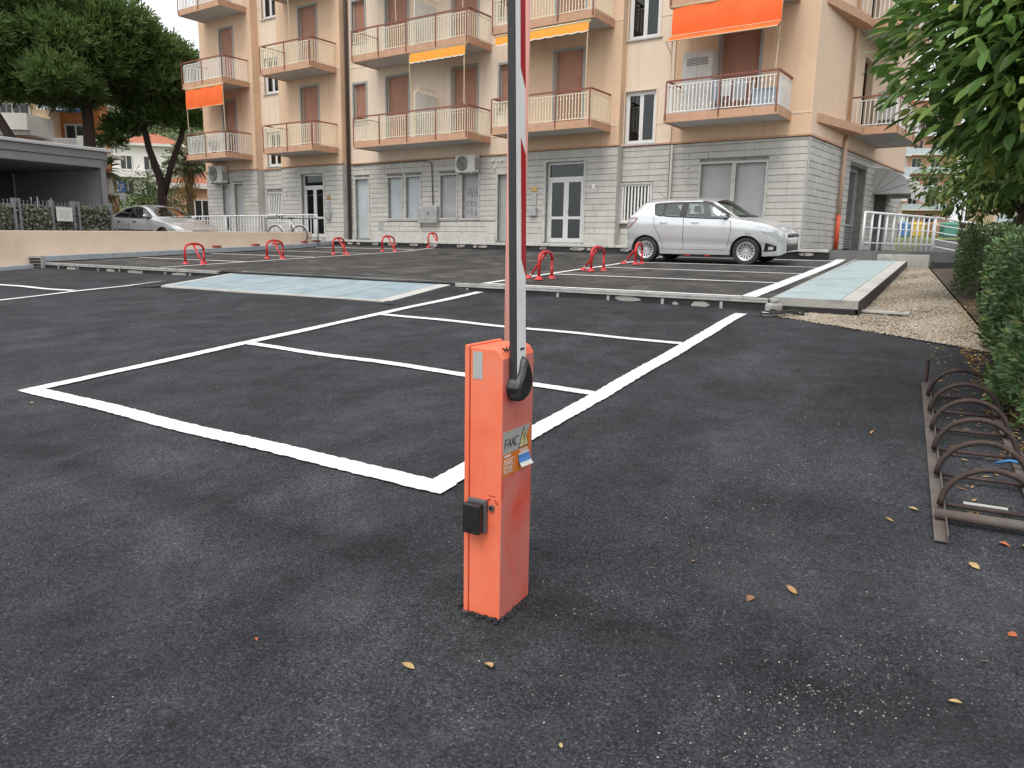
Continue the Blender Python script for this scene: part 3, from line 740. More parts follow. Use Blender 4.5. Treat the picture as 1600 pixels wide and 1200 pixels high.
# ---- awnings
def awning_drop(k0, k1, off, ztop, zbot, m, tip=None, name='awning'):
    """roller awning let down in front of a balcony, sagging cloth, side arms"""
    y = off + 1.24
    aw_ = MB().tube([(k0 - .03, y - .02, ztop + .0), (k1 + .03, y - .02, ztop + .0)], .045, 10).build(name, 'awning_frame', bld, smooth=True)
    def cloth(rows):
        g = []
        for (yy, zz) in rows:
            g.append([(k0 + (k1 - k0) * j / 16, yy + .015 * math.sin(j * 1.1 + zz * 3), zz - .012 * math.sin(math.pi * j / 16)) for j in range(17)])
        return g
    zz = np.linspace(ztop, zbot, 7)
    g = cloth([(y + .03 * math.sin(math.pi * i / 6), z) for i, z in enumerate(zz)])
    MB().grid(g).build('cloth', m, aw_, smooth=True)
    if tip:
        g = cloth([(y, zbot), (y + tip[0] / 2, zbot - tip[1] / 2 + .01), (y + tip[0], zbot - tip[1])]); MB().grid(g).build('valance', m, aw_, smooth=True)
        mb = MB(); mb.tube([(k0, y + .02, zbot), (k1, y + .02, zbot)], .014, 6); mb.tube([(k0 - .02, y + tip[0], zbot - tip[1]), (k1 + .02, y + tip[0], zbot - tip[1])], .016, 6)
        for kk in (k0, k1): mb.tube([(kk, y + tip[0], zbot - tip[1]), (kk, y - .05, zbot - tip[1] - .25)], .012, 6)
        mb.build('arm', 'awning_frame', aw_)
    else:
        MB().tube([(k0 - .02, y, zbot), (k1 + .02, y, zbot)], .018, 6).build('arm', 'awning_frame', aw_)
    return aw_
a1 = awning_drop(0.60, 3.42, 0, 3.28 + ST - .0, 5.44, 'awning_orange', (.34, .20))
MB().tube([(.60, 1.22, 6.1), (.66, 1.2, 4.36)], .016, 6).build('pole', 'awning_frame', a1); MB().tube([(3.42, 1.22, 6.1), (3.40, 1.2, 4.36)], .016, 6).build('pole', 'awning_frame', a1)
a2 = awning_drop(22.42, 24.95, .35, 3.28 + ST - .05, 5.33, 'awning_orange')
for kk in (22.42, 24.95): MB().tube([(kk, 1.58, 6.1), (kk, 1.55, 4.33)], .018, 6).build('pole', 'awning_frame', a2)
def awning_short(k0, k1, off, z, drop, poles):
    y = off + 1.24
    aw_ = MB().tube([(k0 - .03, y - .03, z), (k1 + .03, y - .03, z)], .04, 10).build('awning', 'awning_frame', bld, smooth=True)
    nj = 48; g = []
    for i in range(4):
        g.append([(k0 + (k1 - k0) * j / nj, y + .01 * i, z - drop * (i / 3) - (.025 * abs(math.sin(j * math.pi / 5.3)) if i == 3 else 0)) for j in range(nj + 1)])
    MB().grid(g).build('valance', 'awning_yellow', aw_, smooth=True)
    tr = [[(p[0], p[1] + .004, p[2] + .005) for p in g[3]], [(p[0], p[1] + .004, p[2] - .022) for p in g[3]]]
    MB().grid(tr).build('trim', 'awning_trim', aw_)
    for kk in poles: MB().tube([(kk, y, z), (kk + .06, y - .06, z - 1.75)], .017, 6).build('pole', 'awning_frame', aw_)
awning_short(10.32, 12.66, 0, 6.14, .29, (10.36,))
awning_short(5.72, 8.9, .35, 6.08, .24, (5.75,))
for (k, off, z) in ((18.3, .35, 6.36), (13.35, 0, 6.36), (10.5, 0, 6.36), (10.4, 0, 3.48), (12.7, 0, 3.48)):
    MB().tube([(k, off + 1.15, z + (.86 if k != 12.7 else .86)), (k + .03, off + 1.2, z + 2.62)], .016, 6).build('awning_pole', 'awning_frame', bld)

# ---- gutters and pipes
MB().tube([(16.88, .10, -.3), (16.88, .10, 15)], .06, 10).build('downpipe', 'downpipe_brown', bld, smooth=True)
MB().tube([(16.75, .05, 2.86), (13.1, .05, 2.86), (12.75, .05, 2.78), (12.7, .04, 1.33)], .02, 6).build('cable_run', 'cable_dark', bld, smooth=True)
MB().tube([(3.72, .11, -.3), (3.72, .11, 2.85)], .035, 8).build('drain_pipe', 'stone_0', bld, smooth=True)
MB().tube([SP(3.15, .08, 3.2), SP(3.15, .08, 14.8)], .05, 10).build('downpipe', 'pipe_beige', bld, smooth=True)
MB().tube([SP(3.0, .09, 1.0), SP(3.0, .09, 2.95), SP(3.15, .08, 3.2)], .06, 10).build('downpipe', 'pipe_beige', bld, smooth=True)
dp = MB().tube([SP(3.0, .09, .02), SP(3.0, .09, 1.0)], .066, 10).build('downpipe_foot', 'pipe_red', bld, smooth=True); dp['label'] = 'red painted foot of the beige downpipe'
MB().tube([(-.03, .03, 0), (-.03, .03, 2.85)], .022, 6).build('corner_conduit', 'galvanised', bld)
MB().tube([(3.26, -.02, 2.24), (3.26, .03, 2.24)], .05, 10).build('vent_cap', 'galvanised', bld)
MB().box(10.0, 15.1, 0.0, .035, .78, .82).build('ledge', 'stone_1', bld)
for (k, z) in ((10.1, 2.72), (9.75, 2.72), (10.0, 2.5)): MB().tube([(k, -.01, z), (k, .06, z)], .045, 10).build('vent_cap', 'ac_white', bld)
MB().box(15.2, 15.45, .0, .02, .45, .75).build('meter_door', 'window_grey', bld)
MB().box(9.95, 10.3, .0, .02, .35, .72).build('meter_door', 'stone_2', bld)
# shop openings on the flank
def sbox(mb, a, b_, c, d, e, f):
    vs = [SP(x, y, zz) for zz in (e, f) for y in (c, d) for x in (a, b_)]
    return mb.add(vs, [(0, 2, 3, 1), (4, 5, 7, 6), (0, 1, 5, 4), (2, 6, 7, 3), (0, 4, 6, 2), (1, 3, 7, 5)])
sd = sbox(MB(), 4.15, 4.22, -.32, -.25, 0, 2.55); sbox(sd, 5.98, 6.05, -.32, -.25, 0, 2.55); sbox(sd, 4.22, 5.98, -.32, -.25, 2.45, 2.55); sbox(sd, 4.22, 5.98, -.32, -.25, .75, .82)
sd = sd.build('shop_door', 'window_grey', bld)
sbox(MB(), 4.22, 5.98, -.30, -.29, .82, 2.45).build('pane', 'glass_dark', sd)
sbox(MB(), 4.22, 5.98, -.30, -.29, .02, .75).build('kick_panel', 'dark_grille', sd)
for i in range(9): sbox(MB(), 4.24, 5.96, -.285, -.27, .08 + i * .073, .11 + i * .073).build('louvre', 'window_grey', sd)
sd2 = sbox(MB(), 7.5, 9.2, -.34, -.3, 0, 2.35).build('shop_window', 'glass_dark', bld)
sbox(MB(), 7.3, 9.4, -.9, -.88, 0, 2.8).build('dark_opening', 'dark_room', bld); sbox(MB(), 4.0, 6.2, -.9, -.88, 0, 2.8).build('dark_opening', 'dark_room', bld)
# barrel awning over the second shop window
rows = []
for j in range(9):
    a = rad(90 * j / 8); rows.append([SP(7.1, 1.15 * math.sin(a) + .01, 1.85 + .85 * math.cos(a)), SP(9.7, 1.15 * math.sin(a) + .01, 1.85 + .85 * math.cos(a))])
ba = MB().grid(rows).build('barrel_awning', 'grey_canvas', bld)
for kk in (7.1, 9.7):
    mb = MB(); c = SP(kk, .01, 1.85); ring = [r_[0] if kk == 7.1 else r_[1] for r_ in rows]; mb.add([c] + ring, [(0, i, i + 1) for i in range(1, 9)]); mb.build('end_cloth', 'grey_canvas', ba)
mb = MB()
for j in (0, 2, 4, 6, 8):
    p = Vector(rows[j][0]); mb.tube([SP(7.09, .01, 1.85), (p.x, p.y, p.z)], .012, 5)
mb.build('rib', 'galvanised', ba)
mb = MB(); mb.grid([[SP(7.1, 1.16, 1.85), SP(9.7, 1.16, 1.85)], [SP(7.1, 1.17, 1.68), SP(9.7, 1.17, 1.68)]]); mb.build('valance', 'grey_canvas', ba)
# graffiti on the shutter of the fourth ground-floor window
gr = MB()
def gl_(pts): gr.tube([(11.36 - x * .62, -.117, .85 + z * 1.42) for x, z in pts], .006, 5)
for st_ in ([(.1, .52), (.2, .70), (.3, .55)], [(.12, .6), (.34, .62)], [(.35, .72), (.45, .5), (.6, .74)], [(.3, .7), (.62, .5)], [(.62, .52), (.8, .72), (.85, .5)], [(.66, .62), (.9, .6)],
            [(.15, .30), (.15, .42), (.3, .40), (.16, .36)], [(.4, .28), (.4, .42)], [(.4, .42), (.55, .40), (.42, .35), (.58, .28)], [(.65, .28), (.7, .42), (.8, .28)], [(.66, .34), (.82, .35)],
            [(.1, .1), (.12, .2), (.25, .12), (.3, .22)], [(.4, .08), (.45, .22), (.55, .1)], [(.6, .2), (.75, .2), (.68, .06)], [(.8, .05), (.82, .2), (.92, .18)]): gl_(st_)
gr.build('graffiti', 'graffiti_black', bld)
# smooth plinth along the foot of the stone
for nm, sg in SEG.items():
    k0, k1 = sg['k']; spans = [(k0, k1)]
    for a, b_, c, d in sg['st']:
        if c < .34: spans = [sp for (u, v) in spans for sp in ((u, min(v, a - .085)), (max(u, b_ + .085), v)) if sp[1] - sp[0] > .03]
    for u, v in spans: MB().box(u + .002, v - .002, sg['off'] - .05, sg['off'] + .032, -.4, .30).build('plinth', 'stone_1', bld, bevel=.006)
# pavement in front with a kerb
def pav_z(k): return ZB + .003 * k
pav = []; ris = []
for i in range(28):
    k = -1.0 + 28.5 * i / 27
    pav.append([FP(k, o_, pav_z(k) - ZB) for o_ in (-.3, 1.30)]); ris.append([FP(k, 1.305, pav_z(k) - ZB - .02), FP(k, 1.30, pav_z(k) - ZB - .6)])
pv = struct(MB().grid(pav).build('pavement', 'concrete'))
MB().grid(ris).build('riser', 'tar_face', pv)
for i in range(19):
    k = -1.0 + i * 1.0; z = .003 * k
    o_ = link('kerb_stone', MB().box(k + .005, k + .992, 1.06, 1.345, z - .065, z + .012).mesh('kerb_stone'), pv, 'pale_concrete'); o_.location = P0; o_.rotation_euler = (0, 0, FAC_ROT)
    bv = o_.modifiers.new('bevel', 'BEVEL'); bv.width = .012; bv.segments = 2
    for j in range(2):
        kk = k + random.uniform(.05, .9); ww = random.uniform(.05, .22); pl_ = []
        for q_ in range(9): a = 6.283 * q_ / 9; r_ = random.uniform(.6, 1.0); pl_.append((kk + ww * r_ * math.cos(a), z - .12 + .05 * r_ * math.sin(a)))
        mb = MB(); vs = [(x, 1.30, zz) for x, zz in pl_] + [(x, 1.335, zz) for x, zz in pl_]
        mb.add(vs, [tuple(range(9, 18))] + [(q_, (q_ + 1) % 9, 9 + (q_ + 1) % 9, 9 + q_) for q_ in range(9)])
        o_ = mb.build('mortar_lump', 'plaster_patch', pv); o_.location = P0; o_.rotation_euler = (0, 0, FAC_ROT)
# wider pavement round the flank
mb = MB(); pp = [FP(-1, 1.25, 0), L(20.4, 1.0), L(22.5, -1.5), L(36, 1.0), FP(*SP(11.5, -1, 0)[:2], 0), FP(0.3, -.3, 0)]
mb.prism([(p.x, p.y) for p in pp], .9, ZB - .006); mat('dark_paving', (.17, .165, .16), .9, (.12, .117, .113), 2, bmp=.4, bscale=40); struct(mb.build('side_pavement', 'dark_paving'))
# ------------------------------------------------------------------ low peach wall on the left of the deck
mb = MB()
def wall_top(s): return 1.553 + 0.0185 * (s - 10.0)
mb.add([L(s_, t_, z_) for s_ in (-6, 10.2, 20.2) for t_, z_ in ((20.5, .2 if s_ < 15 else .6), (20.5, wall_top(s_)), (20.75, wall_top(s_)), (20.75, .2 if s_ < 15 else .6))],
       [(0, 4, 5, 1), (4, 8, 9, 5), (1, 5, 6, 2), (5, 9, 10, 6), (2, 6, 7, 3), (6, 10, 11, 7), (8, 11, 10, 9), (0, 1, 2, 3)])
w_ = mb.build('boundary_wall', 'peach_wall', bevel=.012)
tag(w_, 'long low peach plastered wall along the left side of the car park', 'wall')
cp = lotbox(MB(), 10.42, 20.9, 20.12, 20.497, 0.02, .155, deck_z, 6).build('coping', 'grey_coping'); tag(cp, 'grey concrete coping strip at the foot of the peach wall', 'coping')
lotbox(MB(), 10.33, 10.415, 19.92, 20.49, .55, .93).build('end_cap', 'concrete', cp)
for i in range(7):
    for j in range(4): lotbox(MB(), 10.318, 10.33, 19.96 + i * .075, 20.02 + i * .075, .60 + j * .075, .655 + j * .075).build('vent_slot', 'tar_face', cp)
kb = lotbox(MB(), -6, 10.30, 20.25, 20.497, -.02, .09, lambda s: near_z(s, 20.3), 8).build('kerb', 'grey_coping'); tag(kb, 'grey kerb at the foot of the peach wall in the lower lot', 'kerb')
bps = [(15.9, .0, 'loose red brick lying nearest on the coping by the peach wall'), (17.45, .2, 'second loose red brick along the coping, mostly behind a red hoop'), (18.35, -.1, 'middle one of the five loose red bricks on the coping'),
       (19.65, .1, 'fourth loose red brick along the coping from the camera'), (20.25, .05, 'farthest loose red brick on the coping by the end of the peach wall')]
bkm = MB().box(-.13, .13, -.06, .06, 0, .075).mesh('loose_brick')
for s_, a_, lab in bps:
    o = link('loose_brick', bkm, None, 'brick_red'); o.location = L(s_, 20.3, deck_z(s_) + .1555); o.rotation_euler = (0, 0, LOT_ROT + a_); tag(o, lab, 'brick', 'loose bricks on the coping')

# ------------------------------------------------------------------ steel gratings
def ramp_z(s): return .548 + (.772 - .548) * (s - 8.85) / (10.75 - 8.85)
rp = thing('grating_ramp', 'pale blue steel grating ramp up to the raised deck', 'ramp', (0, 0, 0))
fr = MB()
def slope_box(mb, s0, s1, t0, t1, lo, hi, zf):
    vs = [L(s_, t_, zf(s_) + h) for s_ in (s0, s1) for t_ in (t0, t1) for h in (lo, hi)]
    mb.add(vs, [(0, 1, 3, 2), (4, 6, 7, 5), (0, 4, 5, 1), (2, 3, 7, 6), (0, 2, 6, 4), (1, 5, 7, 3)])
slope_box(fr, 8.80, 8.86, 7.45, 12.9, -.14, .006, ramp_z)
fr.build('frame', 'pale_concrete', rp)
for a, b_ in ((7.36, 7.62), (12.79, 12.93)):
    fr = MB(); slope_box(fr, 8.86, 10.74, a, b_, -.2, .005, ramp_z); fr.build('frame', 'pale_concrete', rp)
slope_box(bd := MB(), 8.87, 10.73, 7.63, 12.78, -.10, -.045, ramp_z); bd.build('pit', 'tar_face', rp)
tt = np.linspace(7.63, 12.78, 7)
for i in range(6):
    a, b_ = tt[i] + .006, tt[i + 1] - .006
    pm_ = MB(); slope_box(pm_, 8.872, 8.886, a, b_, -.04, .006, ramp_z); slope_box(pm_, 10.714, 10.728, a, b_, -.04, .006, ramp_z)
    slope_box(pm_, 8.886, 10.714, a, a + .012, -.04, .006, ramp_z); slope_box(pm_, 8.886, 10.714, b_ - .012, b_, -.04, .006, ramp_z)
    gp = pm_.build('grating_panel', 'grate_blue', rp)
    brs = MB()
    for s_ in np.arange(8.905, 10.71, .034): slope_box(brs, s_, s_ + .022, a + .013, b_ - .013, -.03, .003, ramp_z)
    for t_ in np.arange(a + .1, b_ - .05, .11): slope_box(brs, 8.89, 10.71, t_, t_ + .008, -.024, -.004, ramp_z)
    o = brs.build('bars', 'grate_blue', gp); o['kind'] = 'stuff'
# asphalt wedge beside the ramp
wz = []
for i in range(10):
    s_ = 8.62 + 1.95 * i / 9; zi = max(near_z(s_, 7.36) + .004, ramp_z(s_) + .002)
    wz.append([L(s_, 6.84, near_z(s_, 6.84) - .012), L(s_, 6.98, near_z(s_, 6.98) + .3 * (zi - near_z(s_, 7.36))), L(s_, 7.2, near_z(s_, 7.2) + .8 * (zi - near_z(s_, 7.36)) + .002), L(s_, 7.40, zi)])
struct(MB().grid(wz).build('asphalt_wedge', 'asphalt_new', smooth=True))
wz = []
for i in range(10):
    s_ = 8.62 + 1.95 * i / 9; zi = max(near_z(s_, 12.9) + .004, ramp_z(s_) + .002); e_ = zi - near_z(s_, 12.9)
    wz.append([L(s_, 12.90, zi), L(s_, 13.15, near_z(s_, 13.15) + .8 * e_ + .002), L(s_, 13.6, near_z(s_, 13.6) + .3 * e_ + .002), L(s_, 14.4, near_z(s_, 14.4) - .012)])
struct(MB().grid(wz).build('asphalt_wedge', 'asphalt_new', smooth=True))

def gz(s): return .795 + .0425 * (s - 10.5)
gc = thing('grating_cover', 'long pale blue grating cover with pale concrete border beside the gravel', 'grating', (0, 0, 0))
mb = MB(); slope_box(mb, 10.5, 20.1, 1.02, 1.235, -.10, .0, gz); mb.build('border', 'pale_concrete', gc)
mb = MB(); slope_box(mb, 10.45, 10.50, 1.02, 2.08, -.105, .002, gz); mb.build('border', 'concrete', gc)
mb = MB(); slope_box(mb, 10.52, 20.1, 1.05, 2.08, -.35, -.101, gz); mb.build('black_base', 'tar_face', gc)
for j in range(3):
    mb = MB(); slope_box(mb, 10.44, 10.515, 1.05, 2.08, -.135 - j * .03, -.111 - j * .03, gz); mb.build('block_course', 'black_rubber', gc)
mb = MB(); slope_box(mb, 10.46, 20.1, 1.0, 1.018, -.16, .002, gz); mb.build('edge_strip', 'black_rubber', gc)
ss = np.linspace(10.51, 20.08, 11)
for i in range(10):
    mb = MB(); a, b_ = ss[i] + .004, ss[i + 1] - .004
    slope_box(mb, a, a + .012, 1.24, 2.075, -.035, .004, gz); slope_box(mb, b_ - .012, b_, 1.24, 2.075, -.035, .004, gz); slope_box(mb, a + .012, b_ - .012, 1.24, 1.252, -.035, .004, gz); slope_box(mb, a + .012, b_ - .012, 2.063, 2.075, -.035, .004, gz)
    gp = mb.build('grating_panel', 'grate_pale', gc)
    brs = MB()
    for s_ in np.arange(a + .02, b_ - .03, .034): slope_box(brs, s_, s_ + .024, 1.253, 2.062, -.03, .002, gz)
    for t_ in np.arange(1.32, 2.03, .11): slope_box(brs, a + .013, b_ - .013, t_, t_ + .012, -.02, -.003, gz)
    o = brs.build('bars', 'grate_pale', gp); o['kind'] = 'stuff'
mb = MB(); slope_box(mb, 10.48, 20.3, 2.09, 2.15, -.25, -.004, deck_z); mb.build('dark_gap_edge', 'edge_steel', gc)
# little things at the near corner: a broken concrete block, a coil of cable, a pale plank
rk = thing('concrete_lump', 'broken beige concrete lump at the corner of the steel deck edge', 'concrete block', tuple(L(10.28, 2.02, near_z(10.28, 2.02))), .4)
mb = MB(); mb.prism([(-.13, -.07), (.07, -.09), (.13, .02), (.05, .09), (-.10, .07)], 0, .13); mb.build('block', 'concrete', rk, bevel=.03)
mb = MB(); mb.prism([(-.06, -.06), (.05, -.05), (.06, .04), (-.03, .05)], .13, .19); mb.build('chunk', 'concrete', rk, bevel=.02)
cb = thing('cable_coil', 'coil of white and black cable lying beside the gravel', 'cable', tuple(L(10.05, 1.9, near_z(10.05, 1.9) + .01)))
for j, (m_, r_) in enumerate((('white_iron', .15), ('black_rubber', .19), ('black_rubber', .12))):
    pts = [(r_ * 1.5 * math.cos(a) + .03 * j, r_ * .7 * math.sin(a), .015 + .02 * j + .012 * math.sin(3 * a)) for a in np.linspace(0, 5.4 + j * .5, 26)]
    MB().tube(pts, .013, 6).build('loop', m_, cb, smooth=True)
pk = thing('plank', 'pale plank lying on the gravel by the grating cover', 'plank', tuple(L(10.75, .72, grav_z(10.75, .7) + .02)), LOT_ROT + 1.5)
MB().box(-.28, .28, -.045, .045, 0, .03).build('board', 'pale_concrete', pk, bevel=.004); MB().box(-.2, -.15, -.043, .043, .0305, .05).build('cleat', 'concrete', pk)

# ------------------------------------------------------------------ red fold-down parking hoops
def make_hoop(label):
    h = thing('parking_hoop', label, 'parking barrier', group='red folding parking hoops')
    wd, ht, r_ = .27, .51, .028
    pts = [(-wd, 0, .03), (-wd, 0, ht - .17)]
    for i in range(11):
        a = math.pi * i / 10; pts.append((-wd * math.cos(a), 0, ht - .17 + .15 * math.sin(a) ** .75))
    pts += [(wd, 0, ht - .17), (wd, 0, .03)]
    # straighter legs with a rounded crown
    MB().tube(pts, r_, 10).build('arch', 'red_paint', h, smooth=True)
    MB().tube([(0.02, 0, ht - .035), (.05, .17, .26), (.08, .36, .03)], .023, 8).build('strut', 'red_paint', h, smooth=True)
    ft = MB().lathe([(0.0, .0), (.085, .0), (.085, .012), (.055, .03), (.036, .065), (0.0, .066)], 12).mesh('foot', True)
    for p in ((-wd, 0, 0), (wd, 0, 0), (.08, .37, 0)):
        f_ = link('foot', ft, h, 'red_paint'); f_.location = p
    MB().tube([(.0, -.03, ht - .05), (.0, .04, ht - .05)], .02, 8).build('hinge', 'red_paint', h)
    MB().box(.05, .11, .30, .345, .05, .09).build('padlock', 'galvanised', h)
    return h
hps = [(11.85, 6.30, 1, 'nearest red parking hoop of the right row, just right of the barrier arm'), (14.10, 6.30, 1, 'middle red parking hoop of the right row, between the barrier and the hatchback'), (16.45, 6.32, 1, 'red parking hoop standing in front of the rear wheel of the silver hatchback'),
       (11.80, 15.9, -1, 'leftmost and nearest red parking hoop of the far left row'), (14.30, 15.9, -1, 'second red parking hoop from the left in the far row'), (16.75, 15.9, -1, 'third red parking hoop from the left in the far row'),
       (18.85, 15.75, -1, 'fourth red parking hoop from the left in the far row'), (20.75, 15.4, -1, 'farthest red parking hoop, last of the far left row')]
h0 = make_hoop(hps[0][3]); hp = tree_of(h0)
for i, (s_, t_, sg_, lab) in enumerate(hps):
    rz = LOT_ROT + (0 if sg_ > 0 else math.pi) + (.05, -.07, .1, .04, -.03, .12, -.08, .06)[i]
    loc = L(s_, t_, deck_z(s_) + .004)
    if i == 0: h0.location = loc; h0.rotation_euler = (0, 0, rz)
    else: clone(h0, hp, loc, rz, lab)
# one hoop folded flat under the hatchback
fh = thing('folded_hoop', 'red and white parking hoop folded flat on the ground under the hatchback', 'parking barrier', tuple(L(19.9, 6.0, deck_z(19.9) + .006)), LOT_ROT - 1.57)
MB().tube([(-.27, 0, .05), (-.27, .3, .06), (-.15, .44, .07), (.15, .44, .07), (.27, .3, .06), (.27, 0, .05)], .024, 8).build('arch', 'red_paint', fh, smooth=True)
MB().tube([(-.2, .1, .09), (.2, 1.0, .09)], .03, 8).build('strut', 'white_iron', fh, smooth=True)
for x in (-.27, .27): MB().lathe([(0, 0), (.085, 0), (.085, .012), (.04, .05), (0, .05)], 12, Matrix.Translation((x, 0, 0))).build('foot', 'red_paint', fh)

# ------------------------------------------------------------------ the barrier
m, n, b = nodes_of('cab_orange')
t_ = tex(n, 'Noise', Scale=3.5, Detail=6.0, Roughness=.6); coords(n, t_)
c_ = ramp(n, t_.outputs['Fac'], [(.32, (.80, .150, .072)), (.5, (.84, .190, .095)), (.7, (.80, .235, .140))]).outputs[0]
t2 = tex(n, 'Noise', Scale=1.0, Detail=7.0, Roughness=.7); coords(n, t2, scale=(60, 60, 2.2))
c_ = mixrgb(n, ramp(n, t2.outputs['Fac'], [(.52, (0, 0, 0)), (.72, (.38,) * 3)]).outputs[0], c_, (.70, .27, .19))
t3 = tex(n, 'Noise', Scale=38.0, Detail=5.0, Roughness=.7); coords(n, t3)
c_ = mixrgb(n, ramp(n, t3.outputs['Fac'], [(.66, (0, 0, 0)), (.70, (.55,) * 3)]).outputs[0], c_, (.30, .06, .04))
n.links.new(c_, b.inputs['Base Color']); n.links.new(ramp(n, t_.outputs['Fac'], [(.3, (.38,) * 3), (.7, (.58,) * 3)]).outputs[0], b.inputs['Roughness'])
t4 = tex(n, 'Noise', Scale=9.0, Detail=3.0); coords(n, t4); bump(n, b, t4.outputs['Fac'], .12, .004)
m, n, b = nodes_of('cab_side')                               # faded, rubbed flank; the shade on this side is put into its darker base
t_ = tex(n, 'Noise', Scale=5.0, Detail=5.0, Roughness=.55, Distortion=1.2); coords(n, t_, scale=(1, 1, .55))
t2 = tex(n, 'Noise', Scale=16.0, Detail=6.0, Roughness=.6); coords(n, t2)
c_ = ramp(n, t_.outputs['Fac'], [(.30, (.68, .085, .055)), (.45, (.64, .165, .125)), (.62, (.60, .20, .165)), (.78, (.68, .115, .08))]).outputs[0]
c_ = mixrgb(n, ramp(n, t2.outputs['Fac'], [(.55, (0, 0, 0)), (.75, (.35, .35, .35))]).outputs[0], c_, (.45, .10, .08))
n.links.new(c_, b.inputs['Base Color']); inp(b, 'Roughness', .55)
mat('arm_white', (0.84, 0.84, 0.83), 0.4, (0.78, 0.78, 0.77), 5, coat=.1, dirt=(.45, .44, .42), dscale=7, damt=.3)
mat('arm_red', (0.42, 0.012, 0.02), 0.3, (0.36, 0.01, 0.018), 8)
mat('plastic_black', (0.014, 0.014, 0.015), 0.35, (0.022, 0.022, 0.023), 30, bmp=.15, bscale=300)
mat('rubber_edge', (0.022, 0.023, 0.027), 0.55, (0.03, 0.031, 0.035), 20)
mat('plastic_grey', (0.10, 0.10, 0.105), 0.45)
mat('sticker_silver', (0.55, 0.56, 0.54), 0.35, (0.48, 0.49, 0.47), 30, metal=.3)
mat('sticker_orange', (0.70, 0.20, 0.02), 0.4, (0.62, 0.17, 0.02), 20)
mat('sticker_yellow', (0.66, 0.60, 0.30), 0.4)
mat('sticker_white', (0.75, 0.74, 0.70), 0.5)
mat('sticker_blue', (0.08, 0.24, 0.60), 0.45)
mat('post_salmon', (0.72, 0.36, 0.30), 0.55, (0.64, 0.29, 0.24), 4)
mat('ink_red', (0.35, 0.03, 0.02), 0.6)
leafmat('asphalt_crumb', [(0, (.016, .017, .019)), (.8, (.035, .037, .041)), (1, (.09, .09, .092))], .85, 0)
bar = thing('parking_barrier', 'faded orange parking barrier cabinet with raised red and white arm', 'barrier', tuple(L(2.27, 1.37, -.002)), LOT_ROT)
CW, CD, CH = .165, .23, 1.058
# cover with chamfered shoulder towards the arm side: profile in y (to the left), z
prof = [(0.0, 0), (0.0, CH - .035), (.014, CH - .010), (.032, CH), (CW - .022, CH), (CW - .022, 0)]
mb = MB(); k_ = len(prof); vs = [(0, y, z) for y, z in prof] + [(CD, y, z) for y, z in prof]
mb.add(vs, [tuple(range(k_)), tuple(range(2 * k_ - 1, k_ - 1, -1))] + [(i, k_ + i, k_ + (i + 1) % k_, (i + 1) % k_) for i in range(k_)])
cabm = mb.build('cabinet', 'cab_orange', bar, bevel=.005, seg=3)
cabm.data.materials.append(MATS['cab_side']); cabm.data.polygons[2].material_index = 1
MB().box(-.004, CD + .004, CW - .0195, CW, 0, CH + .006).build('back_plate', 'cab_orange', bar, bevel=.003)
MB().box(.012, CD - .012, CW - .0218, CW - .0196, 0.0, CH - .006).build('seam', 'plastic_black', bar)
MB().box(-.0015, .0, .088, .130, .940, 1.043).build('reflector_sticker', 'sticker_silver', bar)
mb = MB().box(-.018, 0, .057, .140, .352, .480).build('reader_base', 'plastic_grey', bar, bevel=.004)
MB().box(-.050, -.0185, .066, .143, .350, .468).build('key_reader', 'plastic_black', bar, bevel=.006)
MB().tube([(-.008, .040, .452), (.004, .040, .452)], .0125, 16).build('lock', 'plastic_grey', bar)
MB().tube([(-.0095, .040, .452), (-.0079, .040, .452)], .007, 12).build('keyhole', 'plastic_black', bar)
for sg_ in (-1, 1):
    pts = [(-.0012, .040 + sg_ * (.006 + .020 * (a / 6)), .486 - .014 * (a / 6) ** 1.6) for a in range(7)]
    MB().tube(pts, [.0012 + .0006 * i for i in range(7)], 5).build('turn_arrow', 'ink_red', bar)
MB().box(-.0012, 0, .022, .060, .497, .4995).build('legend', 'ink_red', bar)
# scribbled tag on the shoulder
sc = MB()
for pts in ([(0.03, .75), (.05, .35), (.06, .8)], [(.05, .6), (.075, .3), (.08, .8)], [(.08, .4), (.10, .8), (.11, .3)], [(.03, .45), (.12, .6)], [(.10, .7), (.13, .35)]):
    sc.tube([(x, .002 + .028 * v, CH - .026 + .030 * v + .004) for x, v in pts], .0028, 5)
sc.build('scribble', 'graffiti_black', bar)
# notice sticker on the flank (y = 0 face, seen from -y)
SX0, SX1, SZ0, SZ1 = .006, .214, .574, .748
def decal(name, poly, y, m_):
    k = len(poly); vs = [(x, y, z) for x, z in poly] + [(x, y + .0009, z) for x, z in poly]
    return MB().add(vs, [tuple(range(k))] + [(i, k + i, k + (i + 1) % k, (i + 1) % k) for i in range(k)]).build(name, m_, stk if name != 'sticker' else bar)
stk = decal('sticker', [(SX0, SZ0), (SX1 - .012, SZ0), (SX1, SZ0 + .01), (SX1, SZ1), (SX0, SZ1)], -.0012, 'sticker_orange')
decal('silver_band', [(SX0, .662), (.150, .662), (.155, .672), (.212, .7475), (SX0, .7475)], -.0022, 'sticker_silver')
decal('warning_triangle', [(.118, .664), (.196, .664), (.157, .744)], -.0034, 'plastic_black'); decal('warning_triangle', [(.124, .668), (.190, .668), (.157, .735)], -.0044, 'sticker_yellow')
decal('exclamation_mark', [(.155, .688), (.159, .688), (.1605, .719), (.1535, .719)], -.0054, 'plastic_black'); decal('exclamation_mark', [(.1545, .677), (.1595, .677), (.1595, .683), (.1545, .683)], -.0054, 'plastic_black')
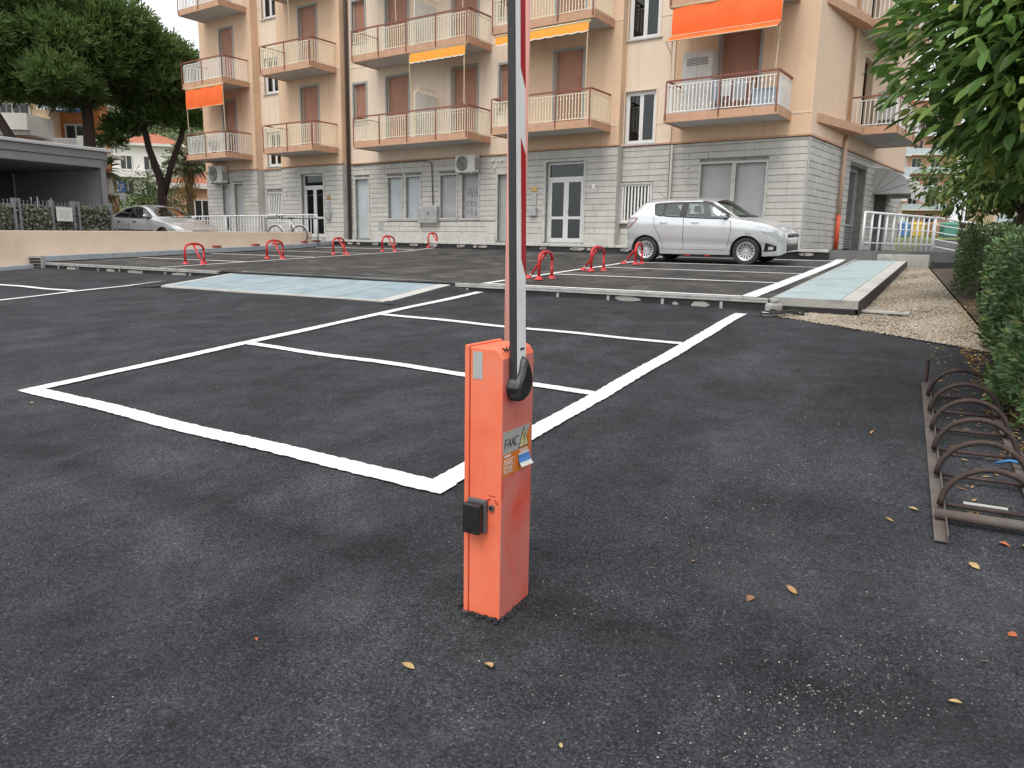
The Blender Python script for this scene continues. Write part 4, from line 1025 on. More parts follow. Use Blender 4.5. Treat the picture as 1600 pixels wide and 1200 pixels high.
def letters(par, txt, x0, z0, h, adv, y, m_, th=.0045, slant=.25):
    """stroked capitals, slanted; drawn as thin raised print"""
    G = {'F': [[(0, 0), (0, 1), (1, 1)], [(0, .5), (.8, .5)]], 'A': [[(0, 0), (.5, 1), (1, 0)], [(.2, .4), (.8, .4)]], 'C': [[(1, 1), (0, 1), (0, 0), (1, 0)]],
         'P': [[(0, 0), (0, 1), (.8, 1), (.8, .5), (0, .5)]]}
    for i, ch in enumerate(txt):
        mb = MB()
        for st_ in G[ch]:
            for (a, b_) in zip(st_, st_[1:]):
                pa = Vector((x0 + i * adv + adv * .82 * a[0] + slant * h * a[1], z0 + h * a[1])); pb_ = Vector((x0 + i * adv + adv * .82 * b_[0] + slant * h * b_[1], z0 + h * b_[1]))
                d_ = (pb_ - pa).normalized() * th / 2; n_ = Vector((-d_.y, d_.x)); pa = pa - d_; pb_ = pb_ + d_
                q4 = [pa - n_, pb_ - n_, pb_ + n_, pa + n_]; vs = [(p.x, y, p.y) for p in q4] + [(p.x, y + .0006, p.y) for p in q4]
                mb.add(vs, [(0, 1, 2, 3), (0, 4, 5, 1), (1, 5, 6, 2), (2, 6, 7, 3), (3, 7, 4, 0)])
        mb.build('letter', m_, par)
letters(stk, 'FAAC', .014, .686, .030, .0245, -.0034, 'plastic_black', .0034, .2)
for i, (a, b_) in enumerate(((.017, .062),)): decal('small_print', [(a, .648), (b_, .648), (b_, .656), (a, .656)], -.0022, 'sticker_white')
for i in range(3): decal('small_print', [(.128 + .008 * i, .652 - i * .0075), (.192, .652 - i * .0075), (.192, .6565 - i * .0075), (.128 + .008 * i, .6565 - i * .0075)], -.0022, 'sticker_white')
def rrect(x0, x1, z0, z1, r_, k=5):
    out = []
    for cx, cz, a0 in ((x1 - r_, z0 + r_, -90), (x1 - r_, z1 - r_, 0), (x0 + r_, z1 - r_, 90), (x0 + r_, z0 + r_, 180)):
        for i in range(k): a = rad(a0 + 90 * i / (k - 1)); out.append((cx + r_ * math.cos(a), cz + r_ * math.sin(a)))
    return out
decal('badge', rrect(.014, .092, .584, .640, .010), -.0022, 'sticker_white'); decal('badge', rrect(.0165, .0895, .5865, .6375, .008), -.0030, 'sticker_orange')
letters(stk, 'FAAC', .020, .600, .014, .0145, -.0040, 'sticker_white', .0026)
for z_ in (.620, .628): decal('small_print', [(.022, z_), (.074, z_), (.074, z_ + .004), (.022, z_ + .004)], -.0040, 'sticker_white')
decal('small_print', [(.022, .591), (.07, .591), (.07, .594), (.022, .594)], -.0040, 'sticker_white')
rows = []
for i in range(8):                                            # peeling blue and white label
    f_ = i / 7; rows.append([(x, -.003 - .030 * max(0, f_ - .45) ** 1.3 - .010 * f_ * ((x - .11) / .1), .643 - .052 * f_) for x in (.120, .148, .176, .200)])
for (i0, i1, m_) in ((0, 1, 'sticker_white'), (1, 5, 'sticker_blue'), (5, 7, 'sticker_white')): MB().grid(rows[i0:i1 + 1]).build('peeling_label', m_, stk, smooth=True)
# boom
tilt = Matrix.Rotation(rad(-1.55), 4, 'X')
piv = Matrix.Translation((0, -.017, .95)) @ tilt
arm = MB().box(.052, .118, -.013, .013, -.04, 2.9, piv).build('arm', 'arm_white', bar, bevel=.003)
MB().box(.040, .0515, -.0145, .0145, -.05, 2.9, piv).build('rubber_edge', 'rubber_edge', arm, bevel=.004)
for z0 in (.395, 1.05, 1.70, 2.35):
    vs = [piv @ Vector((x, y, z)) for y in (-.0142, -.0131) for x, z in ((.084, z0 + .035), (.1175, z0 - .03), (.1175, z0 + .40), (.084, z0 + .455))]
    MB().add(vs, [(0, 1, 2, 3), (0, 4, 5, 1), (1, 5, 6, 2), (2, 6, 7, 3), (3, 7, 4, 0)]).build('red_band', 'arm_red', arm)
MB().box(.1185, .127, -.010, .010, .14, .22, piv).build('latch', 'plastic_black', arm, bevel=.002)
for x in (.078, .094): MB().tube([piv @ Vector((x, -.0175, .105)), piv @ Vector((x, -.0125, .105))], .0045, 10).build('rivet', 'plastic_black', arm)
# teardrop clamp
tp = [(.024, -.035), (.030, -.062), (.052, -.078), (.082, -.084), (.114, -.074), (.136, -.048), (.142, -.016), (.134, .018), (.116, .050), (.100, .072), (.088, .078), (.076, .066), (.062, .024), (.038, -.008)]
mb = MB(); k_ = len(tp); cx_, cz_ = .078, -.012
lay = [(-.002, 1.0), (-.036, 1.0), (-.049, .90), (-.056, .66)]
vs = [(cx_ + (x - cx_) * sc_, y, .95 + cz_ + (z - cz_) * sc_) for y, sc_ in lay for x, z in tp]
mb.add(vs, [(j * k_ + i, j * k_ + (i + 1) % k_, (j + 1) * k_ + (i + 1) % k_, (j + 1) * k_ + i) for j in range(3) for i in range(k_)] + [tuple(range(3 * k_ + k_ - 1, 3 * k_ - 1, -1)), tuple(range(k_))])
MB.build(mb, 'arm_clamp', 'plastic_black', bar, smooth=True, bevel=.002)
MB().box(.028, .085, -.055, -.003, .866, .928).build('clamp_hub', 'plastic_black', bar, bevel=.014, seg=4)
MB().tube([(.205, -.001, .095), (.205, .001, .095)], .0045, 8).build('screw', 'brown_rail', bar)
k_ = 420; a_ = RNG.random(k_); pp_ = []
for q_ in range(k_):                                          # asphalt crumbs heaped against the foot
    e_ = random.choice((0, 1, 2)); d_ = abs(random.gauss(0, .012)) + .003; f_ = random.uniform(-.02, 1.02)
    x_, y_ = ((-d_, f_ * CW), (f_ * CD, -d_), (f_ * CD, CW + d_))[e_]; pp_.append((x_, y_, .0 + random.uniform(0, .006) + .045 * (x_ * .86 - y_ * .2)))
o = pebbles('asphalt_crumbs', np.array(pp_), .003, .010, MATS['asphalt_crumb'], .9); o.parent = bar; o['kind'] = 'stuff'
# faded post right behind the cabinet
ps = thing('barrier_post', 'faded salmon steel post standing right behind the barrier cabinet', 'post', tuple(L(2.72, 1.59, near_z(2.72, 1.59))), LOT_ROT)
MB().tube([(0, 0, 0), (0, 0, 2.75)], .042, 20).build('tube', 'post_salmon', ps, smooth=True); MB().lathe([(0, 2.78), (.02, 2.775), (.044, 2.751), (.044, 2.735)], 16).build('cap', 'plastic_black', ps)

# ------------------------------------------------------------------ rusty bicycle rack
mat('rust', (0.075, 0.048, 0.040), 0.7, (0.042, 0.032, 0.031), 14, metal=.25, bmp=.4, bscale=70, dirt=(0.17, 0.12, 0.10), dscale=8, damt=.5)
mat('rust_pale', (0.17, 0.15, 0.135), 0.75, (0.11, 0.092, 0.082), 9, metal=.2, bmp=.4, bscale=60, dirt=(0.10, 0.06, 0.045), dscale=6, damt=.8)
a_ = math.atan2(.197, 3.23)
slope_ = math.atan2(near_z(7.04, .1) - near_z(3.81, -.08), 3.24)
rack = thing('bike_rack', 'rusty steel bicycle rack with six low hoops beside the hedge', 'bike rack', tuple(L(3.81, -.08, near_z(3.81, -.08) + .012)))
rack.rotation_euler = (0, -slope_, LOT_ROT + a_)
for y in (0, -.44):
    MB().box(0, 3.22, y - .028, y + .028, 0, .006).box(0, 3.22, y - .028, y - .022, .006, .04).build('rail', 'rust_pale', rack)
MB().tube([(3.15, .0, .03), (3.20, .0, .20)], .016, 8).build('stub', 'rust', rack)
MB().tube([(.26, .02, .035), (.26, -.47, .035)], .026, 10).build('end_bar', 'rust_pale', rack, smooth=True)
for x in (.40, .86, 1.32, 1.78, 2.24, 2.70):
    MB().tube([(x, -.22 + .215 * math.cos(a), .03 + .215 * math.sin(a)) for a in np.linspace(0, math.pi, 17)], .0155, 8).build('hoop', 'rust', rack, smooth=True)
    MB().tube([(x + .035, .0, .022), (x + .035, -.44, .022)], .0115, 8).build('cross_bar', 'rust', rack, smooth=True)
MB().box(.44, .446, -.30, -.11, .036, .046).build('white_tape', 'sticker_white', rack)
mat('strap_blue', (.03, .16, .34), .4)
tape = thing('blue_strap', 'blue plastic strap caught on the bicycle rack by the hedge', 'strap', tuple(L(5.0, -.42, near_z(5.0, -.42) + .05)), LOT_ROT)
MB().tube([(0, .1, 0), (.02, .03, .02), (.0, -.1, .01), (.05, -.25, .0), (.02, -.33, .03)], [.007, .011, .009, .010, .006], 6).build('strap', 'strap_blue', tape, smooth=True)
# ------------------------------------------------------------------ cars
mat('car_silver', (0.72, 0.735, 0.75), 0.27, (0.69, 0.705, 0.72), 2, metal=.5, coat=.8)
mat('car_silver_warm', (0.50, 0.50, 0.495), 0.34, (0.47, 0.47, 0.465), 2, metal=.5, coat=.6)
mat('car_seam', (0.05, 0.05, 0.052), 0.6)
mat('car_trim', (0.012, 0.012, 0.013), 0.35)
mat('tyre', (0.02, 0.02, 0.021), 0.75, (0.03, 0.03, 0.031), 25, bmp=.3)
mat('rim_silver', (0.55, 0.56, 0.57), 0.32, metal=.6)
mat('lamp_red', (0.35, 0.012, 0.015), 0.15, coat=.8)
mat('lamp_clear', (0.62, 0.65, 0.68), 0.10, (0.5, 0.53, 0.56), 18, metal=.4, coat=1)
mat('seat_cloth', (0.035, 0.036, 0.038), 0.9)
mat('plate_white', (0.7, 0.7, 0.68), 0.5)
mat('dash_paper', (0.6, 0.6, 0.55), 0.7)
glassmat('car_glass', (0.78, 0.86, 0.83), 0.42, .02)
def cr(tab, x):
    """smooth (monotone-ish) interpolation through a table of (x, value)"""
    xs = [a for a, _ in tab]; ys = [b_ for _, b_ in tab]
    if x <= xs[0]: return ys[0]
    if x >= xs[-1]: return ys[-1]
    i = max(j for j in range(len(xs) - 1) if xs[j] <= x)
    h = xs[i + 1] - xs[i]; t = (x - xs[i]) / h
    def sl(j):
        if j <= 0 or j >= len(xs) - 1:
            j2 = min(max(j, 0), len(xs) - 2) if j <= 0 else len(xs) - 2
            return (ys[j2 + 1] - ys[j2]) / (xs[j2 + 1] - xs[j2])
        a = (ys[j] - ys[j - 1]) / (xs[j] - xs[j - 1]); b_ = (ys[j + 1] - ys[j]) / (xs[j + 1] - xs[j])
        return 0 if a * b_ <= 0 else 2 * a * b_ / (a + b_)
    m0, m1 = sl(i) * h, sl(i + 1) * h
    return (2 * t**3 - 3 * t**2 + 1) * ys[i] + (t**3 - 2 * t**2 + t) * m0 + (-2 * t**3 + 3 * t**2) * ys[i + 1] + (t**3 - t**2) * m1
class Car:
    def __init__(s, spec): s.q = spec
    def section(s, x):
        """half outline at station x: list of (y, z) from the sill to the roof centre, and index of belt and rail"""
        q = s.q; wb, zb = cr(q['wb'], x), cr(q['zb'], x); wr, zr = cr(q['wr'], x), cr(q['zr'], x); zt = cr(q['zt'], x); zs = cr(q['zs'], x)
        pts = []
        NL = 22
        for i in range(NL + 1):
            f = i / NL; z = zs + (zb - zs) * f
            # tucked sill, crisp shoulder line, slight hollow in the doors
            y = wb * (1 - .070 * (1 - f) ** 3.0 - .018 * math.exp(-((f - .30) / .12) ** 2) * q.get('hollow', 1) - .030 * max(0, f - .80) / .2)
            pts.append((y, z))
        y0, z0 = pts[-1]; NU = 16
        for i in range(1, NU + 1):
            f = i / NU; bl = .018 * math.sin(math.pi * f)
            pts.append((y0 + (wr - y0) * f + bl, z0 + (zr - z0) * f))
        NR = 14
        for i in range(1, NR + 1):
            f = i / NR; a = f * math.pi / 2
            pts.append((wr * (1 - f), zr + (zt - zr) * math.sin(a) ** .9))
        return pts, NL, NL + NU
    def side_y(s, x, z):
        pts, nl, nu = s.section(x)
        for (ya, za), (yb, zb) in zip(pts[:nu], pts[1:nu + 1]):
            if za - 1e-6 <= z <= zb + 1e-6: return ya + (yb - ya) * (z - za) / max(zb - za, 1e-6)
        return pts[nu][0] if z > pts[nu][1] else pts[0][0]
    def top_pt(s, x, v, lift=0.0):          # v -1..1 across the screen/bonnet
        pts, nl, nu = s.section(x); up = pts[nu:]; f = (1 - abs(v)) * (len(up) - 1); i = min(int(f), len(up) - 2); t = f - i
        y = up[i][0] + (up[i + 1][0] - up[i][0]) * t; z = up[i][1] + (up[i + 1][1] - up[i][1]) * t
        return Vector((x + lift * .5, math.copysign(y, v if v else 1), z + lift))
    def patch(s, bot, top, side, lift, nu=14, nv=8):
        def at(poly, u):
            d = [0]
            for a, b_ in zip(poly, poly[1:]): d.append(d[-1] + math.hypot(b_[0] - a[0], b_[1] - a[1]))
            u *= d[-1]
            for i in range(len(poly) - 1):
                if u <= d[i + 1] + 1e-9:
                    t = (u - d[i]) / max(d[i + 1] - d[i], 1e-9); return (poly[i][0] + (poly[i + 1][0] - poly[i][0]) * t, poly[i][1] + (poly[i + 1][1] - poly[i][1]) * t)
            return poly[-1]
        rows = []
        for i in range(nu + 1):
            a, b_ = at(bot, i / nu), at(top, i / nu); r_ = []
            for j in range(nv + 1):
                x = a[0] + (b_[0] - a[0]) * j / nv; z = a[1] + (b_[1] - a[1]) * j / nv
                r_.append(Vector((x, side * (s.side_y(x, z) + lift), z)))
            rows.append(r_)
        return MB().grid(rows)
    def strip(s, line, wd, side, lift, k=24):
        pts = []
        d = [0]
        for a, b_ in zip(line, line[1:]): d.append(d[-1] + math.hypot(b_[0] - a[0], b_[1] - a[1]))
        for i in range(k + 1):
            u = d[-1] * i / k; j = max(0, min(len(line) - 2, next((q_ for q_ in range(len(line) - 1) if u <= d[q_ + 1] + 1e-9), len(line) - 2)))
            t = (u - d[j]) / max(d[j + 1] - d[j], 1e-9); pts.append((line[j][0] + (line[j + 1][0] - line[j][0]) * t, line[j][1] + (line[j + 1][1] - line[j][1]) * t))
        rows = []
        for i, p in enumerate(pts):
            a, b_ = pts[max(i - 1, 0)], pts[min(i + 1, k)]; dx, dz = b_[0] - a[0], b_[1] - a[1]; l_ = math.hypot(dx, dz) or 1
            rows.append([Vector((p[0] + sg_ * -dz / l_ * wd / 2, side * (s.side_y(p[0] + sg_ * -dz / l_ * wd / 2, p[1] + sg_ * dx / l_ * wd / 2) + lift), p[1] + sg_ * dx / l_ * wd / 2)) for sg_ in (-1, 1)])
        return MB().grid(rows)
    def body(s, holes, screens, wheels, R):
        q = s.q; xs = list(np.arange(q['x0'], q['x1'] + 1e-6, .02)); rows = []; info = []
        for x in xs:
            pts, nl, nu = s.section(x); rows.append(pts)
        n_, m_ = len(rows), len(rows[0]); V = []; 
        for sg_ in (1, -1):
            for i, x in enumerate(xs):
                for y, z in rows[i]: V.append([x, sg_ * y, z])
        F_ = []
        def inpoly(p, poly):
            c = False; j = len(poly) - 1
            for i in range(len(poly)):
                if (poly[i][1] > p[1]) != (poly[j][1] > p[1]) and p[0] < (poly[j][0] - poly[i][0]) * (p[1] - poly[i][1]) / (poly[j][1] - poly[i][1]) + poly[i][0]: c = not c
                j = i
            return c
        nl, nu = 22, 38
        for sg_ in (0, 1):
            for i in range(n_ - 1):
                for j in range(m_ - 1):
                    a = sg_ * n_ * m_ + i * m_ + j; quad = (a, a + m_, a + m_ + 1, a + 1) if sg_ == 1 else (a, a + 1, a + m_ + 1, a + m_)
                    cx = (xs[i] + xs[i + 1]) / 2; cz = (rows[i][j][1] + rows[i + 1][j + 1][1]) / 2
                    if j < nl and any(math.hypot(cx - wx, cz - wz) < R for wx, wz in wheels): continue
                    if nl <= j < nu and any(inpoly((cx, cz), h) for h in holes): continue
                    if j >= nu:
                        v = 1 - (j - nu + .5) / (m_ - 1 - nu)
                        if any(xa + (xb - xa) * v ** 2 < cx < ya + (yb - ya) * v ** 2 and v < .93 for (xa, xb, ya, yb) in screens): continue
                    F_.append(quad)
        V = np.array(V)
        used = {}
        # pull arch-edge vertices on to the circle
        for k in range(len(V)):
            for wx, wz in wheels:
                d_ = math.hypot(V[k, 0] - wx, V[k, 2] - wz)
                if abs(d_ - R) < .022 and V[k, 2] > wz - .12 and abs(V[k, 1]) > .5:
                    V[k, 0] = wx + (V[k, 0] - wx) * R / d_; V[k, 2] = wz + (V[k, 2] - wz) * R / d_
        # close nose and tail
        for i in (0, n_ - 1):
            ring = [i * m_ + j for j in range(m_)] + [n_ * m_ + i * m_ + j for j in range(m_ - 1, -1, -1)]
            F_.append(tuple(ring if i == 0 else ring[::-1]))
        mb = MB(); mb.v = [tuple(v) for v in V]; mb.f = F_
        return mb
def make_wheel(par, x, y, z, R, name='wheel', spokes=14, side=1):
    M = Matrix.Translation((x, y, z)) @ Matrix.Rotation(rad(-90 * side), 4, 'X')      # local +Z outwards
    rr = R * .68
    t_ = MB().lathe([(rr, -.09), (R * .93, -.095), (R, -.07), (R, .07), (R * .93, .095), (rr + .012, .088), (rr, .075)], 36, M).build(name, 'tyre', par, smooth=True)
    MB().lathe([(0, .050), (rr * .25, .055), (rr * .8, .045), (rr * .94, .072), (rr, .082), (rr + .006, .07)], 36, M).build('rim', 'rim_silver', t_, smooth=True)
    MB().lathe([(0, .056), (.026, .056), (.030, .05)], 16, M).build('hub_cap', 'rim_silver', t_, smooth=True)
    for i in range(spokes):
        a = 2 * math.pi * i / spokes; Mi = M @ Matrix.Rotation(a, 4, 'Z')
        MB().add([Mi @ Vector(p) for p in ((rr * .40, -.004, .056), (rr * .80, -.016, .052), (rr * .84, 0, .053), (rr * .80, .016, .052), (rr * .40, .004, .056))], [(0, 1, 2, 3, 4)]).build('vent_slot', 'car_trim', t_)
    return t_

def hatch(loc, rz):
    c = thing('hatchback_car', 'silver five door hatchback parked in front of the stone ground floor', 'car', loc, rz)
    sp = dict(x0=-1.80, x1=2.02,
      wb=[(-1.80, .62), (-1.76, .72), (-1.66, .79), (-1.45, .838), (-1.1, .852), (-.5, .842), (.4, .842), (1.1, .852), (1.45, .842), (1.70, .80), (1.87, .72), (1.96, .63), (2.02, .50)],
      zb=[(-1.80, .86), (-1.72, 1.04), (-1.55, 1.12), (-1.0, 1.10), (0, 1.045), (.8, 1.0), (1.2, .965), (1.6, .90), (1.85, .80), (1.96, .72), (2.02, .66)],
      wr=[(-1.80, .45), (-1.70, .56), (-1.50, .60), (-1.2, .595), (-.6, .60), (.2, .595), (.45, .605), (.95, .70), (1.15, .74), (1.5, .70), (1.8, .58), (2.02, .34)],
      zr=[(-1.80, .88), (-1.72, 1.07), (-1.60, 1.20), (-1.45, 1.34), (-1.28, 1.405), (-.6, 1.435), (0, 1.435), (.35, 1.405), (.65, 1.235), (.95, 1.055), (1.15, 1.0), (1.5, .93), (1.85, .81), (1.96, .73), (2.02, .67)],
      zt=[(-1.80, .90), (-1.73, 1.08), (-1.60, 1.27), (-1.46, 1.42), (-1.30, 1.47), (-.5, 1.51), (0, 1.51), (.42, 1.46), (.8, 1.25), (1.14, 1.06), (1.25, 1.03), (1.6, .965), (1.86, .85), (1.96, .75), (2.02, .68)],
      zs=[(-1.80, .42), (-1.7, .30), (-1.4, .24), (-.9, .215), (.9, .215), (1.5, .20), (1.9, .22), (2.02, .28)])
    k = Car(sp); RW = .305; wh = [(-1.215, .305), (1.215, .305)]; AR = .365
    # side glass outlines (x, z)
    rq = ([(-.98, 1.13), (-.90, 1.105), (-.79, 1.10)], [(-1.06, 1.365), (-.95, 1.38), (-.80, 1.388)])
    rd = ([(-.775, 1.097), (-.6, 1.08), (-.36, 1.068)], [(-.785, 1.388), (-.6, 1.395), (-.36, 1.398)])
    fd = ([(-.22, 1.06), (.3, 1.035), (.80, 1.02)], [(-.22, 1.398), (.1, 1.392), (.32, 1.345), (.80, 1.055)])
    holes = []
    for bt, tp in (rq, rd, fd):
        poly = bt + tp[::-1]; cx = sum(p[0] for p in poly) / len(poly); cz = sum(p[1] for p in poly) / len(poly)
        holes.append([(cx + (p[0] - cx) * .97, cz + (p[1] - cz) * .93) for p in poly])
    ws = (.45, .38, 1.10, .93); rs = (-1.66, -1.62, -1.42, -1.40)
    mb = k.body(holes, [ws, rs], wh, AR); b_ = mb.build('body', 'car_silver', c, smooth=True)
    for side in (-1, 1):
        for (bt, tp), nm_ in ((rq, 'quarter_window'), (rd, 'side_window'), (fd, 'side_window')):
            g = k.patch(bt, tp, side, .003).build(nm_, 'car_glass', c, smooth=True)
            loop_ = bt + tp[::-1] + [bt[0]]
            k.strip(loop_, .030, side, .0055, 60).build('rubber_seal', 'car_trim', g)
        k.patch([(-.37, 1.055), (-.21, 1.05)], [(-.37, 1.41), (-.21, 1.41)], side, .004, 3, 8).build('pillar_trim', 'car_trim', c)
        k.strip([(.10, 1.412), (.34, 1.372), (.60, 1.215), (.88, 1.045)], .05, side, .0045, 20).build('pillar_trim', 'car_trim', c)
        # doors: shut lines and handles
        k.strip([(-.27, 1.05), (-.27, .6), (-.265, .33)], .012, side, .003).build('shut_line', 'car_seam', c)
        k.strip([(.84, 1.0), (.86, .75), (.80, .45), (.76, .33)], .010, side, .003).build('shut_line', 'car_seam', c)
        k.strip([(-1.02, 1.08), (-.99, .85), (-.86, .62), (-.80, .45), (-.78, .33)], .010, side, .003).build('shut_line', 'car_seam', c)
        k.strip([(-.8, .325), (.77, .325)], .008, side, .003).build('shut_line', 'car_seam', c)
        k.strip([(-.75, .40), (.75, .385)], .014, side, .012).build('sill_crease', 'car_silver', c)
        for hx in (-.86, -.08):
            y = k.side_y(hx + .1, .945); MB().tube([(hx, side * (y - .005), .942), (hx + .03, side * (y + .028), .945), (hx + .15, side * (y + .028), .943), (hx + .18, side * (y - .005), .938)], .013, 8).build('door_handle', 'car_silver', c, smooth=True)
            k.patch([(hx + .02, .925), (hx + .16, .925)], [(hx + .02, .955), (hx + .16, .955)], side, .003, 4, 2).build('handle_recess', 'car_seam', c)
        # mirror
        y = k.side_y(.72, 1.03); mm = MB().lathe([(0, -.085), (.05, -.08), (.075, -.04), (.08, .02), (.06, .06), (0, .07)], 14, Matrix.Translation((.70, side * (y + .10), 1.09)) @ Matrix.Diagonal((.75, 1.15, .75, 1)) @ Matrix.Rotation(rad(90), 4, 'Y')).build('door_mirror', 'car_silver', c, smooth=True)
        MB().box(.68, .74, min(side * (y - .02), side * (y + .05)), max(side * (y - .02), side * (y + .05)), 1.03, 1.06).build('mirror_foot', 'car_trim', mm)
        # lamps
        k.patch([(1.42, .80), (1.60, .70), (1.80, .66)], [(1.40, .87), (1.62, .84), (1.84, .755)], side, .004, 12, 6).build('headlamp', 'lamp_clear', c, smooth=True)
        k.patch([(-1.735, .80), (-1.66, .83), (-1.52, .96)], [(-1.735, 1.0), (-1.66, 1.02), (-1.46, 1.045)], side, .004, 8, 5).build('tail_lamp', 'lamp_clear', c, smooth=True)
        k.strip([(-1.735, .80), (-1.64, .86), (-1.50, .965), (-1.44, 1.045), (-1.56, 1.05), (-1.70, 1.03)], .022, side, .0065, 30).build('tail_lamp_edge', 'lamp_red', c)
        k.patch([(1.60, .30), (1.86, .32)], [(1.64, .50), (1.86, .42)], side, .004, 6, 4).build('fog_lamp_recess', 'car_trim', c)
        k.patch([(1.70, .345), (1.80, .35)], [(1.70, .42), (1.80, .415)], side, .007, 4, 3).build('fog_lamp', 'lamp_clear', c)
        # wheel arch lip and dark well
        for wx, wz in wh:
            pts = [(wx + AR * math.cos(a), wz + AR * math.sin(a)) for a in np.linspace(rad(-12), rad(192), 26)]
            k.strip(pts, .03, side, .006, 40).build('arch_lip', 'car_silver', c, smooth=True)
            rows = [[Vector((wx + (AR - .002) * math.cos(a), side * yy, wz + (AR - .002) * math.sin(a))) for yy in (.52, .835)] for a in np.linspace(rad(-15), rad(195), 20)]
            MB().grid(rows).build('wheel_well', 'car_trim', c)
    # screens
    for (xa, xb, ya, yb), nm_ in ((ws, 'windscreen'), (rs, 'rear_window')):
        rows = []
        for i in range(13):
            u = i / 12; rows.append([k.top_pt((xa + (xb - xa) * v * v) * (1 - u) + (ya + (yb - ya) * v * v) * u, v, .004) for v in np.linspace(-.955, .955, 21)])
        MB().grid(rows).build(nm_, 'car_glass', c, smooth=True)
    rows = [[k.top_pt(1.06 + .05 * i - .17 * v * v, v, .006) for v in np.linspace(-.93, .93, 19)] for i in range(3)]
    MB().grid(rows).build('wiper_cowl', 'car_trim', c, smooth=True)
    # nose: grilles, plate, emblem
    mb = MB(); mb.box(1.93, 2.03, -.40, .40, .60, .68); mb.build('grille', 'car_trim', c, bevel=.02)
    mb = MB(); mb.box(1.93, 2.035, -.46, .46, .30, .46); mb.build('air_intake', 'car_trim', c, bevel=.03)
    MB().box(2.036, 2.046, -.26, .26, .475, .575).build('number_plate', 'plate_white', c)
    MB().box(1.8, 2.04, -.40, .40, .467, .595).build('bumper_bar', 'car_silver', c, bevel=.03)
    MB().box(-1.815, -1.79, -.26, .26, .74, .85).build('number_plate', 'plate_white', c)
    MB().tube([(-1.05, 0, 1.50), (-1.28, 0, 1.66)], .006, 6).build('aerial', 'car_trim', c)
    MB().box(-1.62, 1.75, -.60, .60, .19, .62).build('underbody', 'car_trim', c)
    # cabin
    for sx in (-1, 1):
        mb = MB(); mb.box(-.25, .35, sx * .36 - .24, sx * .36 + .24, .55, .72); mb.box(-.42, -.22, sx * .36 - .23, sx * .36 + .23, .62, 1.14); s_ = mb.build('front_seat', 'seat_cloth', c, bevel=.05, seg=3)
        MB().box(-.44, -.34, sx * .36 - .12, sx * .36 + .12, 1.17, 1.33).build('headrest', 'seat_cloth', s_, bevel=.03, seg=3)
        MB().box(-1.10, -1.0, sx * .36 - .11, sx * .36 + .11, 1.10, 1.25).build('headrest', 'seat_cloth', c, bevel=.03, seg=3)
    mb = MB(); mb.box(-1.0, -.5, -.6, .6, .5, .68); mb.box(-1.12, -.96, -.6, .6, .6, 1.10); mb.build('rear_seat', 'seat_cloth', c, bevel=.05, seg=3)
    MB().box(.60, 1.05, -.64, .64, .70, .97).build('dashboard', 'seat_cloth', c, bevel=.05, seg=3)
    MB().box(.78, .95, .1, .35, .972, .976).build('paper', 'dash_paper', c)
    MB().lathe([(.165, -.012), (.18, 0), (.165, .012), (.15, 0), (.165, -.012)], 24, Matrix.Translation((.48, .36, .98)) @ Matrix.Rotation(rad(65), 4, 'Y')).build('steering_wheel', 'car_trim', c, smooth=True)
    for wx, wz in wh:
        for sy in (-1, 1): make_wheel(c, wx, sy * .735, wz, RW, side=sy)
    return c
# heading: towards -t (right in the picture); near wheels at s about 17.4
hb = hatch((0, 0, 0), 0)
_hs = 18.12; _pl = math.atan2(0.10, 2.4)
hb.location = L(_hs, 5.25, deck_z(_hs) + .002)
hb.rotation_euler = (rad(2.4), 0, LOT_ROT - math.pi / 2 + rad(-4))

